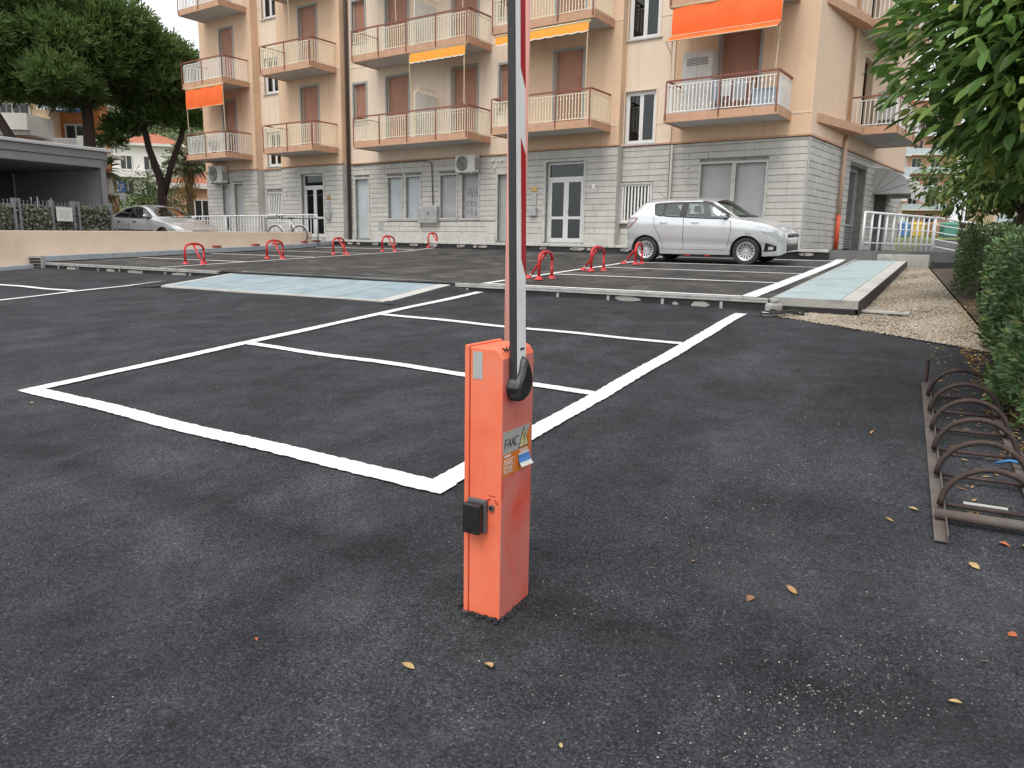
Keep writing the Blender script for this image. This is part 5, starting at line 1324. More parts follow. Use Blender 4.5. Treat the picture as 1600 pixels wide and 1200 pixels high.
def sedan(loc, rz):
    c = thing('sedan_car', 'silver saloon car on the street behind the low peach wall', 'car', loc, rz)
    sp = dict(x0=-2.24, x1=2.28,
      wb=[(-2.24, .55), (-2.18, .70), (-2.0, .80), (-1.5, .86), (-.5, .865), (.8, .865), (1.5, .86), (1.9, .80), (2.15, .68), (2.28, .45)],
      zb=[(-2.24, .70), (-2.1, .93), (-1.6, .985), (-.8, .975), (.6, .93), (1.3, .86), (1.9, .74), (2.28, .58)],
      wr=[(-2.24, .40), (-2.1, .60), (-1.75, .68), (-1.45, .63), (-.9, .57), (0, .56), (.30, .58), (.95, .70), (1.2, .74), (1.8, .66), (2.28, .36)],
      zr=[(-2.24, .72), (-2.1, .96), (-1.75, 1.02), (-1.45, 1.10), (-1.1, 1.25), (-.75, 1.345), (-.2, 1.375), (.15, 1.345), (.55, 1.19), (.95, .99), (1.2, .915), (1.8, .775), (2.28, .59)],
      zt=[(-2.24, .73), (-2.1, .99), (-1.72, 1.05), (-1.45, 1.15), (-1.1, 1.31), (-.75, 1.405), (-.2, 1.43), (.2, 1.40), (.62, 1.20), (1.05, .985), (1.25, .945), (1.8, .82), (2.28, .60)],
      zs=[(-2.24, .4), (-2.0, .25), (1.9, .22), (2.28, .3)])
    k = Car(sp); RW = .315; wh = [(-1.36, .315), (1.36, .315)]; AR = .37
    rd = ([(-1.22, 1.02), (-.8, 1.0), (-.42, .99)], [(-1.18, 1.10), (-.85, 1.27), (-.42, 1.335)])
    fd = ([(-.34, .985), (.3, .965), (.78, .955)], [(-.34, 1.34), (-.05, 1.34), (.22, 1.27), (.78, 1.0)])
    holes = []
    for bt, tp in (rd, fd):
        poly = bt + tp[::-1]; cx = sum(p[0] for p in poly) / len(poly); cz = sum(p[1] for p in poly) / len(poly)
        holes.append([(cx + (p[0] - cx) * .96, cz + (p[1] - cz) * .92) for p in poly])
    ws = (.25, .14, 1.0, .84); rs = (-1.68, -1.6, -.95, -.9)
    k.body(holes, [ws, rs], wh, AR).build('body', 'car_silver_warm', c, smooth=True)
    for side in (-1, 1):
        for bt, tp in (rd, fd):
            g = k.patch(bt, tp, side, .003).build('side_window', 'car_glass', c, smooth=True); k.strip(bt + tp[::-1] + [bt[0]], .03, side, .0055, 60).build('rubber_seal', 'car_trim', g)
        k.patch([(-.43, .985), (-.33, .98)], [(-.43, 1.345), (-.33, 1.35)], side, .004, 3, 8).build('pillar_trim', 'car_trim', c)
        for ln in ([(-.38, .97), (-.38, .35)], [(.80, .93), (.78, .6), (.72, .35)], [(-1.2, 1.0), (-1.05, .75), (-.95, .5)]): k.strip(ln, .011, side, .003).build('shut_line', 'car_seam', c)
        k.strip([(-1.0, .60), (.9, .56)], .03, side, .008).build('rub_strip', 'car_trim', c)
        for hx in (-1.0, -.15):
            y = k.side_y(hx + .1, .86); MB().tube([(hx, side * (y - .005), .86), (hx + .03, side * (y + .026), .863), (hx + .15, side * (y + .026), .86), (hx + .18, side * (y - .005), .856)], .013, 8).build('door_handle', 'car_trim', c, smooth=True)
        y = k.side_y(.66, .97); mm = MB().lathe([(0, -.085), (.05, -.08), (.075, -.04), (.08, .02), (.06, .06), (0, .07)], 14, Matrix.Translation((.64, side * (y + .10), 1.03)) @ Matrix.Diagonal((.75, 1.2, .75, 1)) @ Matrix.Rotation(rad(90), 4, 'Y')).build('door_mirror', 'car_silver_warm', c, smooth=True)
        MB().box(.62, .68, min(side * (y - .02), side * (y + .05)), max(side * (y - .02), side * (y + .05)), .97, 1.0).build('mirror_foot', 'car_trim', mm)
        k.patch([(1.86, .62), (2.06, .56)], [(1.82, .73), (2.05, .67)], side, .004, 8, 5).build('headlamp', 'lamp_clear', c, smooth=True)
        for wx, wz in wh:
            rows = [[Vector((wx + (AR - .002) * math.cos(a), side * yy, wz + (AR - .002) * math.sin(a))) for yy in (.52, .85)] for a in np.linspace(rad(-15), rad(195), 20)]
            MB().grid(rows).build('wheel_well', 'car_trim', c)
    for (xa, xb, ya, yb), nm_ in ((ws, 'windscreen'), (rs, 'rear_window')):
        rows = [[k.top_pt((xa + (xb - xa) * v * v) * (1 - i / 12) + (ya + (yb - ya) * v * v) * i / 12, v, .004) for v in np.linspace(-.955, .955, 21)] for i in range(13)]
        MB().grid(rows).build(nm_, 'car_glass', c, smooth=True)
    MB().box(2.2, 2.29, -.34, .34, .42, .56).build('grille', 'car_trim', c, bevel=.03)
    MB().box(-1.9, 2.0, -.62, .62, .2, .6).build('underbody', 'car_trim', c)
    for sx in (-1, 1):
        mb = MB(); mb.box(-.4, .25, sx * .36 - .24, sx * .36 + .24, .5, .66); mb.box(-.55, -.36, sx * .36 - .23, sx * .36 + .23, .6, 1.06); s_ = mb.build('front_seat', 'seat_cloth', c, bevel=.05)
        MB().box(-.56, -.46, sx * .36 - .12, sx * .36 + .12, 1.08, 1.24).build('headrest', 'seat_cloth', s_, bevel=.03)
    mb = MB(); mb.box(-1.2, -.75, -.6, .6, .5, .64); mb.box(-1.35, -1.15, -.6, .6, .6, 1.04); mb.build('rear_seat', 'seat_cloth', c, bevel=.05)
    MB().box(.5, 1.0, -.64, .64, .65, .92).build('dashboard', 'seat_cloth', c, bevel=.05)
    MB().lathe([(.165, -.012), (.18, 0), (.165, .012), (.15, 0), (.165, -.012)], 24, Matrix.Translation((.40, .36, .95)) @ Matrix.Rotation(rad(65), 4, 'Y')).build('steering_wheel', 'car_trim', c, smooth=True)
    for wx, wz in wh:
        for sy in (-1, 1): make_wheel(c, wx, sy * .75, wz, RW, side=sy, spokes=8)
    return c
sedan(tuple(L(16.0, 23.3, 1.094)), LOT_ROT - math.pi / 2)
# ------------------------------------------------------------------ plants
leafmat('leaf_near', [(0, (0.074, 0.149, 0.037)), (.4, (0.120, 0.226, 0.053)), (.75, (0.184, 0.318, 0.075)), (.93, (0.275, 0.399, 0.100)), (1, (0.477, 0.490, 0.151))], .36, .3)
leafmat('leaf_citrus', [(0, (0.046, 0.092, 0.024)), (.5, (0.092, 0.168, 0.034)), (.85, (0.157, 0.235, 0.050)), (1, (0.259, 0.286, 0.076))], .4, .25)
leafmat('leaf_hedge', [(0, (0.055, 0.109, 0.045)), (.4, (0.092, 0.171, 0.062)), (.8, (0.147, 0.236, 0.088)), (.95, (0.221, 0.297, 0.096)), (1, (0.404, 0.385, 0.122))], .38, .22)
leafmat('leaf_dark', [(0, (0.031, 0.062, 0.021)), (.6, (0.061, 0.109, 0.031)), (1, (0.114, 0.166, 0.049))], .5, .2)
leafmat('needle', [(0, (0.070, 0.122, 0.039)), (.5, (0.120, 0.192, 0.054)), (.85, (0.170, 0.244, 0.070)), (1, (0.220, 0.291, 0.090))], .6, .45)
leafmat('leaf_far', [(0, (0.059, 0.092, 0.034)), (.5, (0.101, 0.143, 0.047)), (1, (0.168, 0.218, 0.067))], .6, .2)
leafmat('leaf_lime', [(0, (.10, .15, .02)), (1, (.22, .26, .04))], .6, .2)
leafmat('palm_leaf', [(0, (.06, .085, .03)), (.6, (.10, .13, .05)), (1, (.16, .17, .07))], .5, .2)
leafmat('flower_orange', [(0, (.75, .12, .02)), (1, (.85, .25, .03))], .6, .2)
leafmat('leaf_dry', [(0, (.22, .11, .04)), (.4, (.42, .25, .09)), (.7, (.55, .37, .14)), (.9, (.62, .48, .20)), (1, (.45, .12, .05))], .7, .2)
mat('bark_pine', (.065, .040, .034), .95, (.035, .025, .023), 6, bmp=1.0, bscale=9)
mat('bark_citrus', (.085, .060, .040), .95, (.05, .038, .028), 9, bmp=1.0, bscale=22)
mat('bark_palm', (.16, .12, .08), .95, (.09, .07, .05), 9, bmp=1.0, bscale=20)

def rand_dirs(k):
    v = RNG.normal(size=(k, 3)); return v / np.linalg.norm(v, axis=1, keepdims=True)
def leaf_mesh(C_, D_, Nn, ln, wd, droop=.25, fold=.25, detail=2):
    """leaves at C_ pointing along D_, blade normal about Nn; folded on the midrib, tip drooping. returns V, F(quads)"""
    k = len(C_); D_ = D_ / np.linalg.norm(D_, axis=1, keepdims=True)
    S = np.cross(D_, Nn); S /= np.maximum(np.linalg.norm(S, axis=1, keepdims=True), 1e-6); N_ = np.cross(S, D_)
    ln = np.asarray(ln).reshape(-1, 1) * np.ones((k, 1)); wd = np.asarray(wd).reshape(-1, 1) * np.ones((k, 1))
    if detail == 2: prof = [(0, .06), (.22, .78), (.5, 1.0), (.78, .66), (1, .03)]
    elif detail == 1: prof = [(0, .1), (.45, 1.0), (1, .05)]
    else: prof = [(0, .5), (1, .5)]
    rows = []
    for u, w_ in prof:
        base = C_ + D_ * ln * u - N_ * ln * droop * u * u
        rows += [base - S * wd * .5 * w_ + N_ * wd * fold * w_, base, base + S * wd * .5 * w_ + N_ * wd * fold * w_] if detail else [base - S * wd * .5, base + S * wd * .5]
    V = np.stack(rows, 1); m_ = V.shape[1]; F_ = []
    st_ = 3 if detail else 2
    for i in range(len(prof) - 1):
        a = i * st_
        F_ += [(a, a + 1, a + st_ + 1, a + st_)] + ([(a + 1, a + 2, a + st_ + 2, a + st_ + 1)] if detail else [])
    F_ = (np.array(F_)[None] + (np.arange(k) * m_)[:, None, None]).reshape(-1, 4)
    return V.reshape(-1, 3), F_
def in_ellipsoids(k, ells, shell=.55):
    """points biased to the outside of a union of ellipsoids: ells (cx,cy,cz,rx,ry,rz)"""
    ells = np.array(ells); wgt = (ells[:, 3] * ells[:, 4] * ells[:, 5]) ** (2 / 3); idx = RNG.choice(len(ells), k, p=wgt / wgt.sum())
    d = rand_dirs(k); r_ = shell + (1 - shell) * RNG.random(k) ** .6
    P_ = ells[idx, :3] + d * ells[idx, 3:] * r_[:, None]
    return P_, d
def limb_tree(name, parent, trunk, m_, rough_n=8):
    mb = MB()
    for pts, rs in trunk: mb.tube(pts, rs, rough_n)
    return mb.build(name, m_, parent, smooth=True)
def wob(p0, p1, k, amp, seed):
    rr = random.Random(seed); p0, p1 = Vector(p0), Vector(p1); out = []
    for i in range(k + 1):
        f = i / k; p = p0.lerp(p1, f)
        if 0 < i < k: p += Vector((rr.uniform(-amp, amp), rr.uniform(-amp, amp), 0))
        out.append(p)
    return out

# ---- near tree on the right: big drooping glossy leaves
nt_loc = L(6.1, -1.30, near_z(6.1, -1.3) + .03)
nt = thing('large_leaf_tree', 'tree with large drooping glossy green leaves overhanging at upper right', 'tree', tuple(nt_loc))
cl = [(-1.15, .0, 2.40, .85, .90, .72), (-.60, .30, 2.15, .85, .9, .68), (-.3, -.35, 2.55, 1.0, .85, .9), (-.75, .1, 3.1, 1.05, 1.1, .8), (.0, .2, 2.9, 1.2, 1.2, 1.0), (.2, .7, 2.3, .9, .9, .8), (-1.0, .55, 2.55, .8, .8, .75)]
P_, d = in_ellipsoids(9500, cl, .25)
keep = P_[:, 2] > 1.42 + .25 * RNG.random(len(P_)); P_, d = P_[keep], d[keep]
out = d * np.array([1, 1, .35]) + np.array([-.25, 0, -.28]) + .45 * rand_dirs(len(P_))
nn = np.array([0, 0, 1.]) + .5 * d + .45 * rand_dirs(len(P_))
Pi, di = in_ellipsoids(5500, cl, .0); Pi = Pi[Pi[:, 2] > 1.6]; di = di[:len(Pi)]
P_ = np.concatenate([P_, Pi]); out = np.concatenate([out, di + rand_dirs(len(Pi))]); nn = np.concatenate([nn, np.array([0, 0, 1.]) + .9 * rand_dirs(len(Pi))])
V_, F_ = leaf_mesh(P_, out, nn, RNG.uniform(.08, .18, len(P_)), RNG.uniform(.036, .070, len(P_)), .22, .14, 2)
npmesh('crown', V_, F_, MATS['leaf_near'], nt, True)
br = [([Vector((0, 0, -.05)), Vector((.03, .02, .7)), Vector((-.02, .05, 1.45)), Vector((0, .05, 2.0))], [.10, .085, .075, .07])]
for i in range(16):
    a = 6.28 * i / 16 + random.uniform(-.2, .2); h = random.uniform(1.7, 2.1); e = Vector((math.cos(a) * random.uniform(.6, 1.1) - .55, math.sin(a) * random.uniform(.7, 1.25), random.uniform(2.1, 3.4)))
    br.append((wob((0, .05, h), e, 4, .1, i), [.038, .028, .02, .013, .007]))
limb_tree('trunk', nt, br, 'bark_citrus')

# ---- small round-headed trees further along the bed
def citrus(loc, label, cz, rx, rz, trunk_h, k, leafm, ll, seed, lean=(0, 0), ells=None):
    t = thing('small_tree', label, 'tree', loc, group='small trees along the bed')
    rr = random.Random(seed)
    ells = ells or [(rr.uniform(-.5, .5) * rx, rr.uniform(-.5, .5) * rx, cz + rr.uniform(-.4, .4) * rz, rx * rr.uniform(.5, .75), rx * rr.uniform(.5, .75), rz * rr.uniform(.5, .7)) for _ in range(9)]
    ells = [(e[0] + 1.5 * lean[0], e[1] + 1.5 * lean[1], *e[2:]) for e in ells]
    P_, d = in_ellipsoids(k, ells, .5)
    out = d * np.array([1, 1, .5]) + np.array([0, 0, -.2]) + .6 * rand_dirs(k); nn = np.array([0, 0, 1.]) + .8 * d + .5 * rand_dirs(k)
    V_, F_ = leaf_mesh(P_, out, nn, RNG.uniform(ll * .7, ll * 1.3, k), RNG.uniform(ll * .38, ll * .55, k), .2, .15, 1)
    npmesh('crown', V_, F_, MATS[leafm], t, True)
    top = Vector((lean[0], lean[1], trunk_h)); br = [(wob((0, 0, -.05), top, 5, .03, seed), [.075, .065, .06, .058, .055, .05])]
    for i in range(9): e = ells[i % len(ells)]; br.append((wob(top - Vector((0, 0, .1)), (e[0], e[1], e[2]), 3, .08, seed + i), [.03, .022, .014, .008]))
    limb_tree('trunk', t, br, 'bark_citrus'); return t
citrus(tuple(L(12.3, -.45, grav_z(12.3) + .04)), 'small round-headed tree with a leaning trunk between the hedges', 1.95, 1.3, .95, 1.3, 9000, 'leaf_citrus', .12, 3, (.34, .02))
citrus(tuple(L(14.0, -1.35, grav_z(14) + .04)), 'small tree with a straight dark trunk right behind the leaning one', 2.0, 1.45, 1.0, 1.35, 9000, 'leaf_citrus', .12, 4)
citrus(tuple(L(19.5, -2.1, 1.2)), 'small dark tree behind the clipped hedge and the ramp railing', 2.0, 1.7, 1.2, 1.5, 9000, 'leaf_citrus', .13, 5)

citrus(tuple(L(11.0, -2.3, grav_z(11, -2) + .04)), 'small round tree behind the leafy hedge at the right edge', 1.95, 1.3, .95, 1.3, 8000, 'leaf_citrus', .12, 6)

# ---- hedges
def hedge(name, label, s0, s1, t0, t1, z0, ztop, k, m_, ll, seed, zf):
    h = thing(name, label, 'hedge', tuple(L((s0 + s1) / 2, (t0 + t1) / 2, zf((s0 + s1) / 2))), LOT_ROT)
    ls, lt = (s1 - s0) / 2, abs(t1 - t0) / 2
    f = RNG.random(k); P_ = np.empty((k, 3)); d = np.zeros((k, 3))
    which = RNG.choice(6, k, p=[.40, .12, .10, .10, .23, .05])
    u, v, dep = RNG.uniform(-1, 1, k), RNG.random(k), np.abs(RNG.normal(0, .07, k))
    bulge = .09 * np.sin(u * ls * 2.6 + v * 5) + .07 * np.sin(u * ls * 5.3 - v * 7 + 1)
    top = ztop + .06 * np.sin(u * ls * 3.1) + .05 * np.sin(u * ls * 7.7)
    for q_, (ax, sg_) in enumerate((('y', 1), ('y', -1), ('x', 1), ('x', -1), ('z', 1), ('i', 1))):
        w_ = which == q_
        if ax == 'y': P_[w_] = np.stack([u[w_] * ls, sg_ * (lt + bulge[w_] - dep[w_]), z0 + (top[w_] - z0) * v[w_]], 1); d[w_] = (0, sg_, .25)
        elif ax == 'x': P_[w_] = np.stack([sg_ * (ls + bulge[w_] - dep[w_]), u[w_] * lt, z0 + (top[w_] - z0) * v[w_]], 1); d[w_] = (sg_, 0, .25)
        elif ax == 'z': P_[w_] = np.stack([u[w_] * ls, (2 * v[w_] - 1) * lt, top[w_] - dep[w_] + bulge[w_] * .5], 1); d[w_] = (0, 0, 1)
        else: P_[w_] = np.stack([u[w_] * ls, (2 * v[w_] - 1) * lt * .8, z0 + (top[w_] - z0) * RNG.random(w_.sum())], 1); d[w_] = (0, 0, 1)
    slope = (zf(s1) - zf(s0)) / (s1 - s0); P_[:, 2] += P_[:, 0] * slope
    out = d + np.array([0, 0, .35]) + .8 * rand_dirs(k); nn = d + np.array([0, 0, .6]) + .6 * rand_dirs(k)
    V_, F_ = leaf_mesh(P_, out, nn, RNG.uniform(ll * .65, ll * 1.35, k), RNG.uniform(ll * .36, ll * .52, k), .15, .15, 1)
    npmesh('foliage', V_, F_, MATS[m_], h, True)
    mb = MB(); rr = random.Random(seed)
    for i in range(int(ls * 10)):
        x, y = rr.uniform(-ls, ls) * .95, rr.uniform(-lt, lt) * .7
        for j in range(3): mb.tube(wob((x, y, -.08 + x * slope), (x + rr.uniform(-.25, .25), y + rr.uniform(-.25, .25), (ztop - z0) * rr.uniform(.5, .85) + x * slope), 3, .03, i * 3 + j), [.012, .01, .007, .004], 5)
    mb.build('stems', 'bark_citrus', h)
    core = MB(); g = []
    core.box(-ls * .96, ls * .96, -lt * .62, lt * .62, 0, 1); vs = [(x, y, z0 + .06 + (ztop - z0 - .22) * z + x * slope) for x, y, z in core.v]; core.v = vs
    core.build('dark_core', 'leaf_dark', h); return h  # solid dark block filling the hedge behind its leaves
bz = lambda s: (near_z(s, -.6) if s < 8.75 else grav_z(s, -.3)) + .03
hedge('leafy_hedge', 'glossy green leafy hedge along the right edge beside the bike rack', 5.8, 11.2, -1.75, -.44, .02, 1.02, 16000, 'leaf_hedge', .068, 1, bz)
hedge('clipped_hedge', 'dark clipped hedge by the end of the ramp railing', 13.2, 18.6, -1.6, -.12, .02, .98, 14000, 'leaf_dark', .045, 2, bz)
# orange flowering shrub behind the hedge
fs = thing('flowering_shrub', 'shrub with orange blossoms and dry leaves behind the leafy hedge', 'shrub', tuple(L(11.6, -1.9, grav_z(11.6))))
P_, d = in_ellipsoids(2600, [(0, 0, .8, .8, .8, .6), (.7, .5, .75, .7, .7, .6), (.2, 1.0, .75, .6, .6, .5)], .4); out = d + .7 * rand_dirs(2600)
V_, F_ = leaf_mesh(P_[:2200], out[:2200], rand_dirs(2200), .07, .035, .1, .1, 1); npmesh('foliage', V_, F_, MATS['leaf_citrus'], fs)
V_, F_ = leaf_mesh(P_[2200:2450] * 1.02, out[2200:2450], rand_dirs(250), .07, .035, .1, .1, 1); npmesh('dry_leaves', V_, F_, MATS['leaf_dry'], fs)
V_, F_ = leaf_mesh(P_[2450:] * 1.05, out[2450:], rand_dirs(150), .06, .06, .1, .1, 1); npmesh('blossoms', V_, F_, MATS['flower_orange'], fs)
limb_tree('stem', fs, [(wob((.3, .3, 0), (x, y, .8), 3, .05, i), [.02, .015, .01, .006]) for i, (x, y) in enumerate(((0, 0), (.5, .3), (.3, .8), (.7, .6)))], 'bark_citrus')

# ---- stone pines
def pine(loc, label, stems, ells, k, seed, ll=.34):
    t = thing('stone_pine', label, 'tree', loc, group='umbrella pines on the left')
    P_, d = in_ellipsoids(k, ells, .45)
    P_ = P_ + RNG.normal(0, .17, P_.shape); d = d.copy(); P_[:, 2] = np.where(d[:, 2] < -.25, P_[:, 2] + (-.25 - d[:, 2]) * .6, P_[:, 2])
    # tufts of needles: a few narrow blades from one point
    nb_ = 5; C3 = np.repeat(P_, nb_, 0); dd = np.repeat(d * np.array([1, 1, .6]) + np.array([0, 0, .55]), nb_, 0) + .75 * rand_dirs(k * nb_)
    V_, F_ = leaf_mesh(C3, dd, rand_dirs(k * nb_), RNG.uniform(ll * .7, ll * 1.3, k * nb_), RNG.uniform(.03, .06, k * nb_), .0, .0, 0)
    npmesh('crown', V_, F_, MATS['needle'], t)
    br = [(pts, rs) for pts, rs in stems]; rr = random.Random(seed); tops = [s_[0][-1] for s_ in stems]
    for i, e in enumerate(ells):
        tp_ = Vector(min(tops, key=lambda q_: (Vector(q_) - Vector(e[:3])).length)); br.append((wob(tp_ - Vector((0, 0, .4)), (e[0], e[1], e[2] - e[5] * .2), 4, .2, seed + i), [.10, .075, .055, .035, .015]))
    limb_tree('trunk', t, br, 'bark_pine'); return t
def cloud(seed, n_, cx, cy, cz, rx, ry, rz, r0, r1):
    rr = random.Random(seed); out = []
    for _ in range(n_):
        a = rr.uniform(0, 6.28); q_ = rr.random() ** .5; f = rr.uniform(-1, 1); r_ = rr.uniform(r0, r1)
        out.append((cx + rx * q_ * math.cos(a), cy + ry * q_ * math.sin(a), cz + rz * f * (1 - .5 * q_), r_ * 1.15, r_ * 1.15, r_ * .72))
    return out
pine((-21.0, 38, 1.1), 'big umbrella pine with a straight trunk rising behind the restaurant terrace', [([(0, 0, -.1), (-.05, 0, 3), (.05, 0, 5.6), (.0, 0, 7.0)], [.36, .31, .27, .24])], cloud(11, 34, -2.6, 0, 9.6, 4.3, 4.2, 2.5, 1.0, 1.7) + cloud(15, 22, -2.2, -.3, 7.3, 4.2, 3.8, .4, .7, 1.1), 27000, 1)
pine((-21.6, 35.2, 1.1), 'umbrella pine leaning left over the restaurant terrace at the left edge', [([(0, 0, -.1), (-.5, 0, 3.0), (-1.9, 0, 5.6), (-3.2, .2, 7.6)], [.27, .24, .20, .16]), ([(-3.9, .5, 3), (-4.0, .4, 6), (-4.0, .4, 7.6)], [.28, .25, .2])], cloud(12, 26, -4.4, .6, 8.3, 3.4, 3.4, 1.9, .9, 1.5), 15000, 2)
pine((-19.0, 41, 1.1), 'two-stemmed umbrella pine beside the left end of the apartment block', [([(0, 0, -.1), (0, 0, 1.6), (.05, 0, 3.2), (-.5, 0, 5.0), (-.75, 0, 6.4)], [.32, .28, .23, .18, .15]), ([(.1, 0, 2.6), (.6, .1, 4.2), (1.2, .1, 5.6), (1.5, .2, 7.0)], [.19, .17, .15, .12])], cloud(13, 28, -.2, 0, 8.7, 2.0, 2.4, 2.0, .7, 1.2) + [(-1.8, 0, 6.0, .9, .9, .45), (.2, 0, 6.6, 1.2, 1.2, .7), (1.9, 0, 6.4, .8, .8, .6), (-2.6, .3, 5.3, .6, .6, .35)], 16000, 3)
pine((-21, 62, 1.3), 'far umbrella pine showing between the near pines and the apartment block', [([(0, 0, -.1), (0, 0, 5), (0, 0, 10)], [.4, .35, .3])], cloud(14, 16, 2.0, 0, 12.2, 4.2, 4.2, 2.0, 1.2, 2.0), 7000, 4, .5)

# ---- fallen leaves
lvm = []
for i in range(4):
    V_, F_ = leaf_mesh(np.zeros((1, 3)), np.array([[1., 0, .05]]), np.array([[0, .2, 1.]]), .05, .026 + .004 * i, -.25 + .2 * i, .18, 2)
    me = bpy.data.meshes.new('fallen_leaf'); me.from_pydata(V_.tolist(), [], F_.tolist()); me.materials.append(None); lvm.append(me)
for i, c in enumerate(((.42, .24, .10), (.50, .34, .15), (.30, .15, .07), (.48, .13, .05))):
    mat('dry_leaf_%d' % i, c, .7, tuple(x * .7 for x in c), 40); lvm[i].materials[0] = MATS['dry_leaf_%d' % i]
def on_px(s_, t_, mi, sc_, rz, lab):
    o = link('fallen_leaf', lvm[mi], None); o.location = L(s_, t_, near_n(s_, t_) + .007); o.rotation_euler = (random.uniform(-.2, .2), random.uniform(-.15, .1), rz); o.scale = (sc_,) * 3
    tag(o, lab, 'leaf', 'dry leaves fallen on the asphalt')
for s_, t_, mi, sc_, lab in ((1.87, 1.47, 1, 1.0, 'pale dry leaf on the asphalt left of the barrier foot'), (2.02, 1.27, 1, 1.1, 'curled pale leaf lying right in front of the barrier foot'), (3.01, .41, 0, 1.05, 'single rounded brown leaf on the asphalt right of the barrier'),
        (2.91, .56, 2, .9, 'thin brown twig-like leaf beside the rounded brown leaf'), (3.61, -.23, 1, 1.0, 'yellow-brown leaf in front of the bike rack end'), (3.10, -.34, 3, .8, 'bright red leaf near the right edge of the asphalt'),
        (2.57, -.13, 1, .8, 'small yellow leaf low at the right of the asphalt'), (2.86, -.22, 0, .6, 'small orange leaf between the red and the yellow leaf'), (1.78, .85, 1, .4, 'tiny pale leaf at the bottom of the picture'),
        (1.72, 2.1, 3, .35, 'tiny reddish leaf on the asphalt at lower left'), (3.94, -.31, 3, .9, 'orange leaf under the near end of the bike rack'), (3.96, -.40, 1, 1.0, 'pale yellow leaf under the near end of the bike rack'),
        (4.18, .03, 1, .9, 'straw-coloured leaf just left of the bike rack'), (3.97, .13, 0, .8, 'brown leaf left of the near corner of the bike rack'), (5.4, .37, 0, .8, 'lone leaf on the asphalt left of the middle of the rack'),
        (3.08, .86, 2, .5, 'small brown leaf between the barrier and the bike rack'), (5.41, 5.41, 1, .7, 'pale leaf on the line-marked bay behind the barrier'), (3.09, 6.28, 1, .6, 'pale speck of leaf outside the far corner of the marked bay')):
    on_px(s_, t_, mi, sc_, random.uniform(0, 6.28), lab)
k = 1300; ss_ = RNG.uniform(4.2, 9.3, k); tt_ = -.12 - .16 * np.maximum(0, 8.75 - ss_) * .5 - np.abs(RNG.normal(0, .22, k)) + .3 * (RNG.random(k) < .12)
C_ = np.array([L(a, b_, near_n(a, b_) + .008)[:] for a, b_ in zip(ss_, tt_)]); D_ = rand_dirs(k) * np.array([1, 1, .15])
V_, F_ = leaf_mesh(C_, D_, np.array([0, 0, 1.]) + .3 * rand_dirs(k), RNG.uniform(.02, .055, k), RNG.uniform(.012, .028, k), -.2, .15, 1)
tag(npmesh('leaf_litter', V_, F_, MATS['leaf_dry']), 'dry leaf litter gathered along the foot of the hedge', 'leaf litter', kind='stuff')
k = 500; ss_ = RNG.uniform(8.8, 13, k); tt_ = np.array([bed_edge(a) for a in ss_]) + RNG.normal(-.15, .2, k)
C_ = np.array([L(a, b_, grav_z(a, b_) + .03)[:] for a, b_ in zip(ss_, tt_)]); D_ = rand_dirs(k) * np.array([1, 1, .15])
V_, F_ = leaf_mesh(C_, D_, np.array([0, 0, 1.]) + .3 * rand_dirs(k), RNG.uniform(.02, .05, k), RNG.uniform(.012, .025, k), -.2, .15, 1)
tag(npmesh('leaf_litter', V_, F_, MATS['leaf_dry']), 'dry leaves scattered where the gravel meets the planting bed', 'leaf litter', kind='stuff')
# ------------------------------------------------------------------ white railings
mat('rail_white', (.74, .75, .76), .4, (.66, .67, .68), 5)
mat('steel_grey', (.20, .20, .20), .5, (.15, .15, .15), 6)
def railing(name, label, pts, h, nbars, m_, posts=True, horiz=0, spacing=.12, r_=.02):
    t = thing(name, label, 'railing', tuple(pts[0])); o = Vector(pts[0]); P_ = [Vector(p) - o for p in pts]
    MB().tube([p + Vector((0, 0, h)) for p in P_], r_ * 1.2, 8).build('handrail', m_, t, smooth=True)
    for j in range(horiz): MB().tube([p + Vector((0, 0, h * (j + .35) / (horiz + .35))) for p in P_], r_ * .6, 6).build('rail', m_, t)
    if not horiz: MB().tube([p + Vector((0, 0, .10)) for p in P_], r_ * .9, 6).build('bottom_rail', m_, t)
    if posts:
        for i in range(len(P_) - 1):
            d = P_[i + 1] - P_[i]; k = max(1, int(d.length / posts))
            for j in range(k + (1 if i == len(P_) - 2 else 0)):
                p = P_[i] + d * j / k; MB().tube([p + Vector((0, 0, -.12)), p + Vector((0, 0, h))], r_ * 1.1, 8).build('post', m_, t, smooth=True)
                MB().box(p.x - .05, p.x + .05, p.y - .05, p.y + .05, p.z - .13, p.z - .11).build('foot_plate', m_, t)
    if spacing and not horiz:
        mb = MB()
        for a, b_ in zip(P_, P_[1:]):
            d = b_ - a; k = int(d.length / spacing)
            for j in range(1, k): p = a + d * j / k; mb.box(p.x - .012, p.x + .012, p.y - .012, p.y + .012, p.z + .10, p.z + h)
        o_ = mb.build('bars', m_, t); o_['kind'] = 'stuff'
    return t
railing('ramp_railing', 'white tubular railing by the corner of the building and down the ramp', [(8.75, 19.05, 1.50), (10.3, 20.3, 1.50), (11.9, 21.6, 1.50)], .88, 0, 'rail_white', .34, 2, r_=.026)
railing('stair_railing', 'second white railing with sloping bars beyond the ramp', [(12.0, 21.7, 1.52), (12.55, 21.0, 1.36), (13.2, 20.2, 1.16)], .88, 0, 'rail_white', .9, 4, r_=.026)
railing('street_railing', 'white barred railing along the street by the stone ground floor', [(-7.3, 28.0, 1.50), (-9.4, 28.7, 1.46), (-13.0, 30.0, 1.40), (-17.0, 31.4, 1.3)], .88, 0, 'rail_white', 1.6, 0, .13, .022)
railing('bike_stand', 'short grey framed railing in front of the white street railing', [(-7.15, 27.5, 1.44), (-9.25, 28.2, 1.42)], .80, 0, 'steel_grey', 1.1, 0, 0, .022)
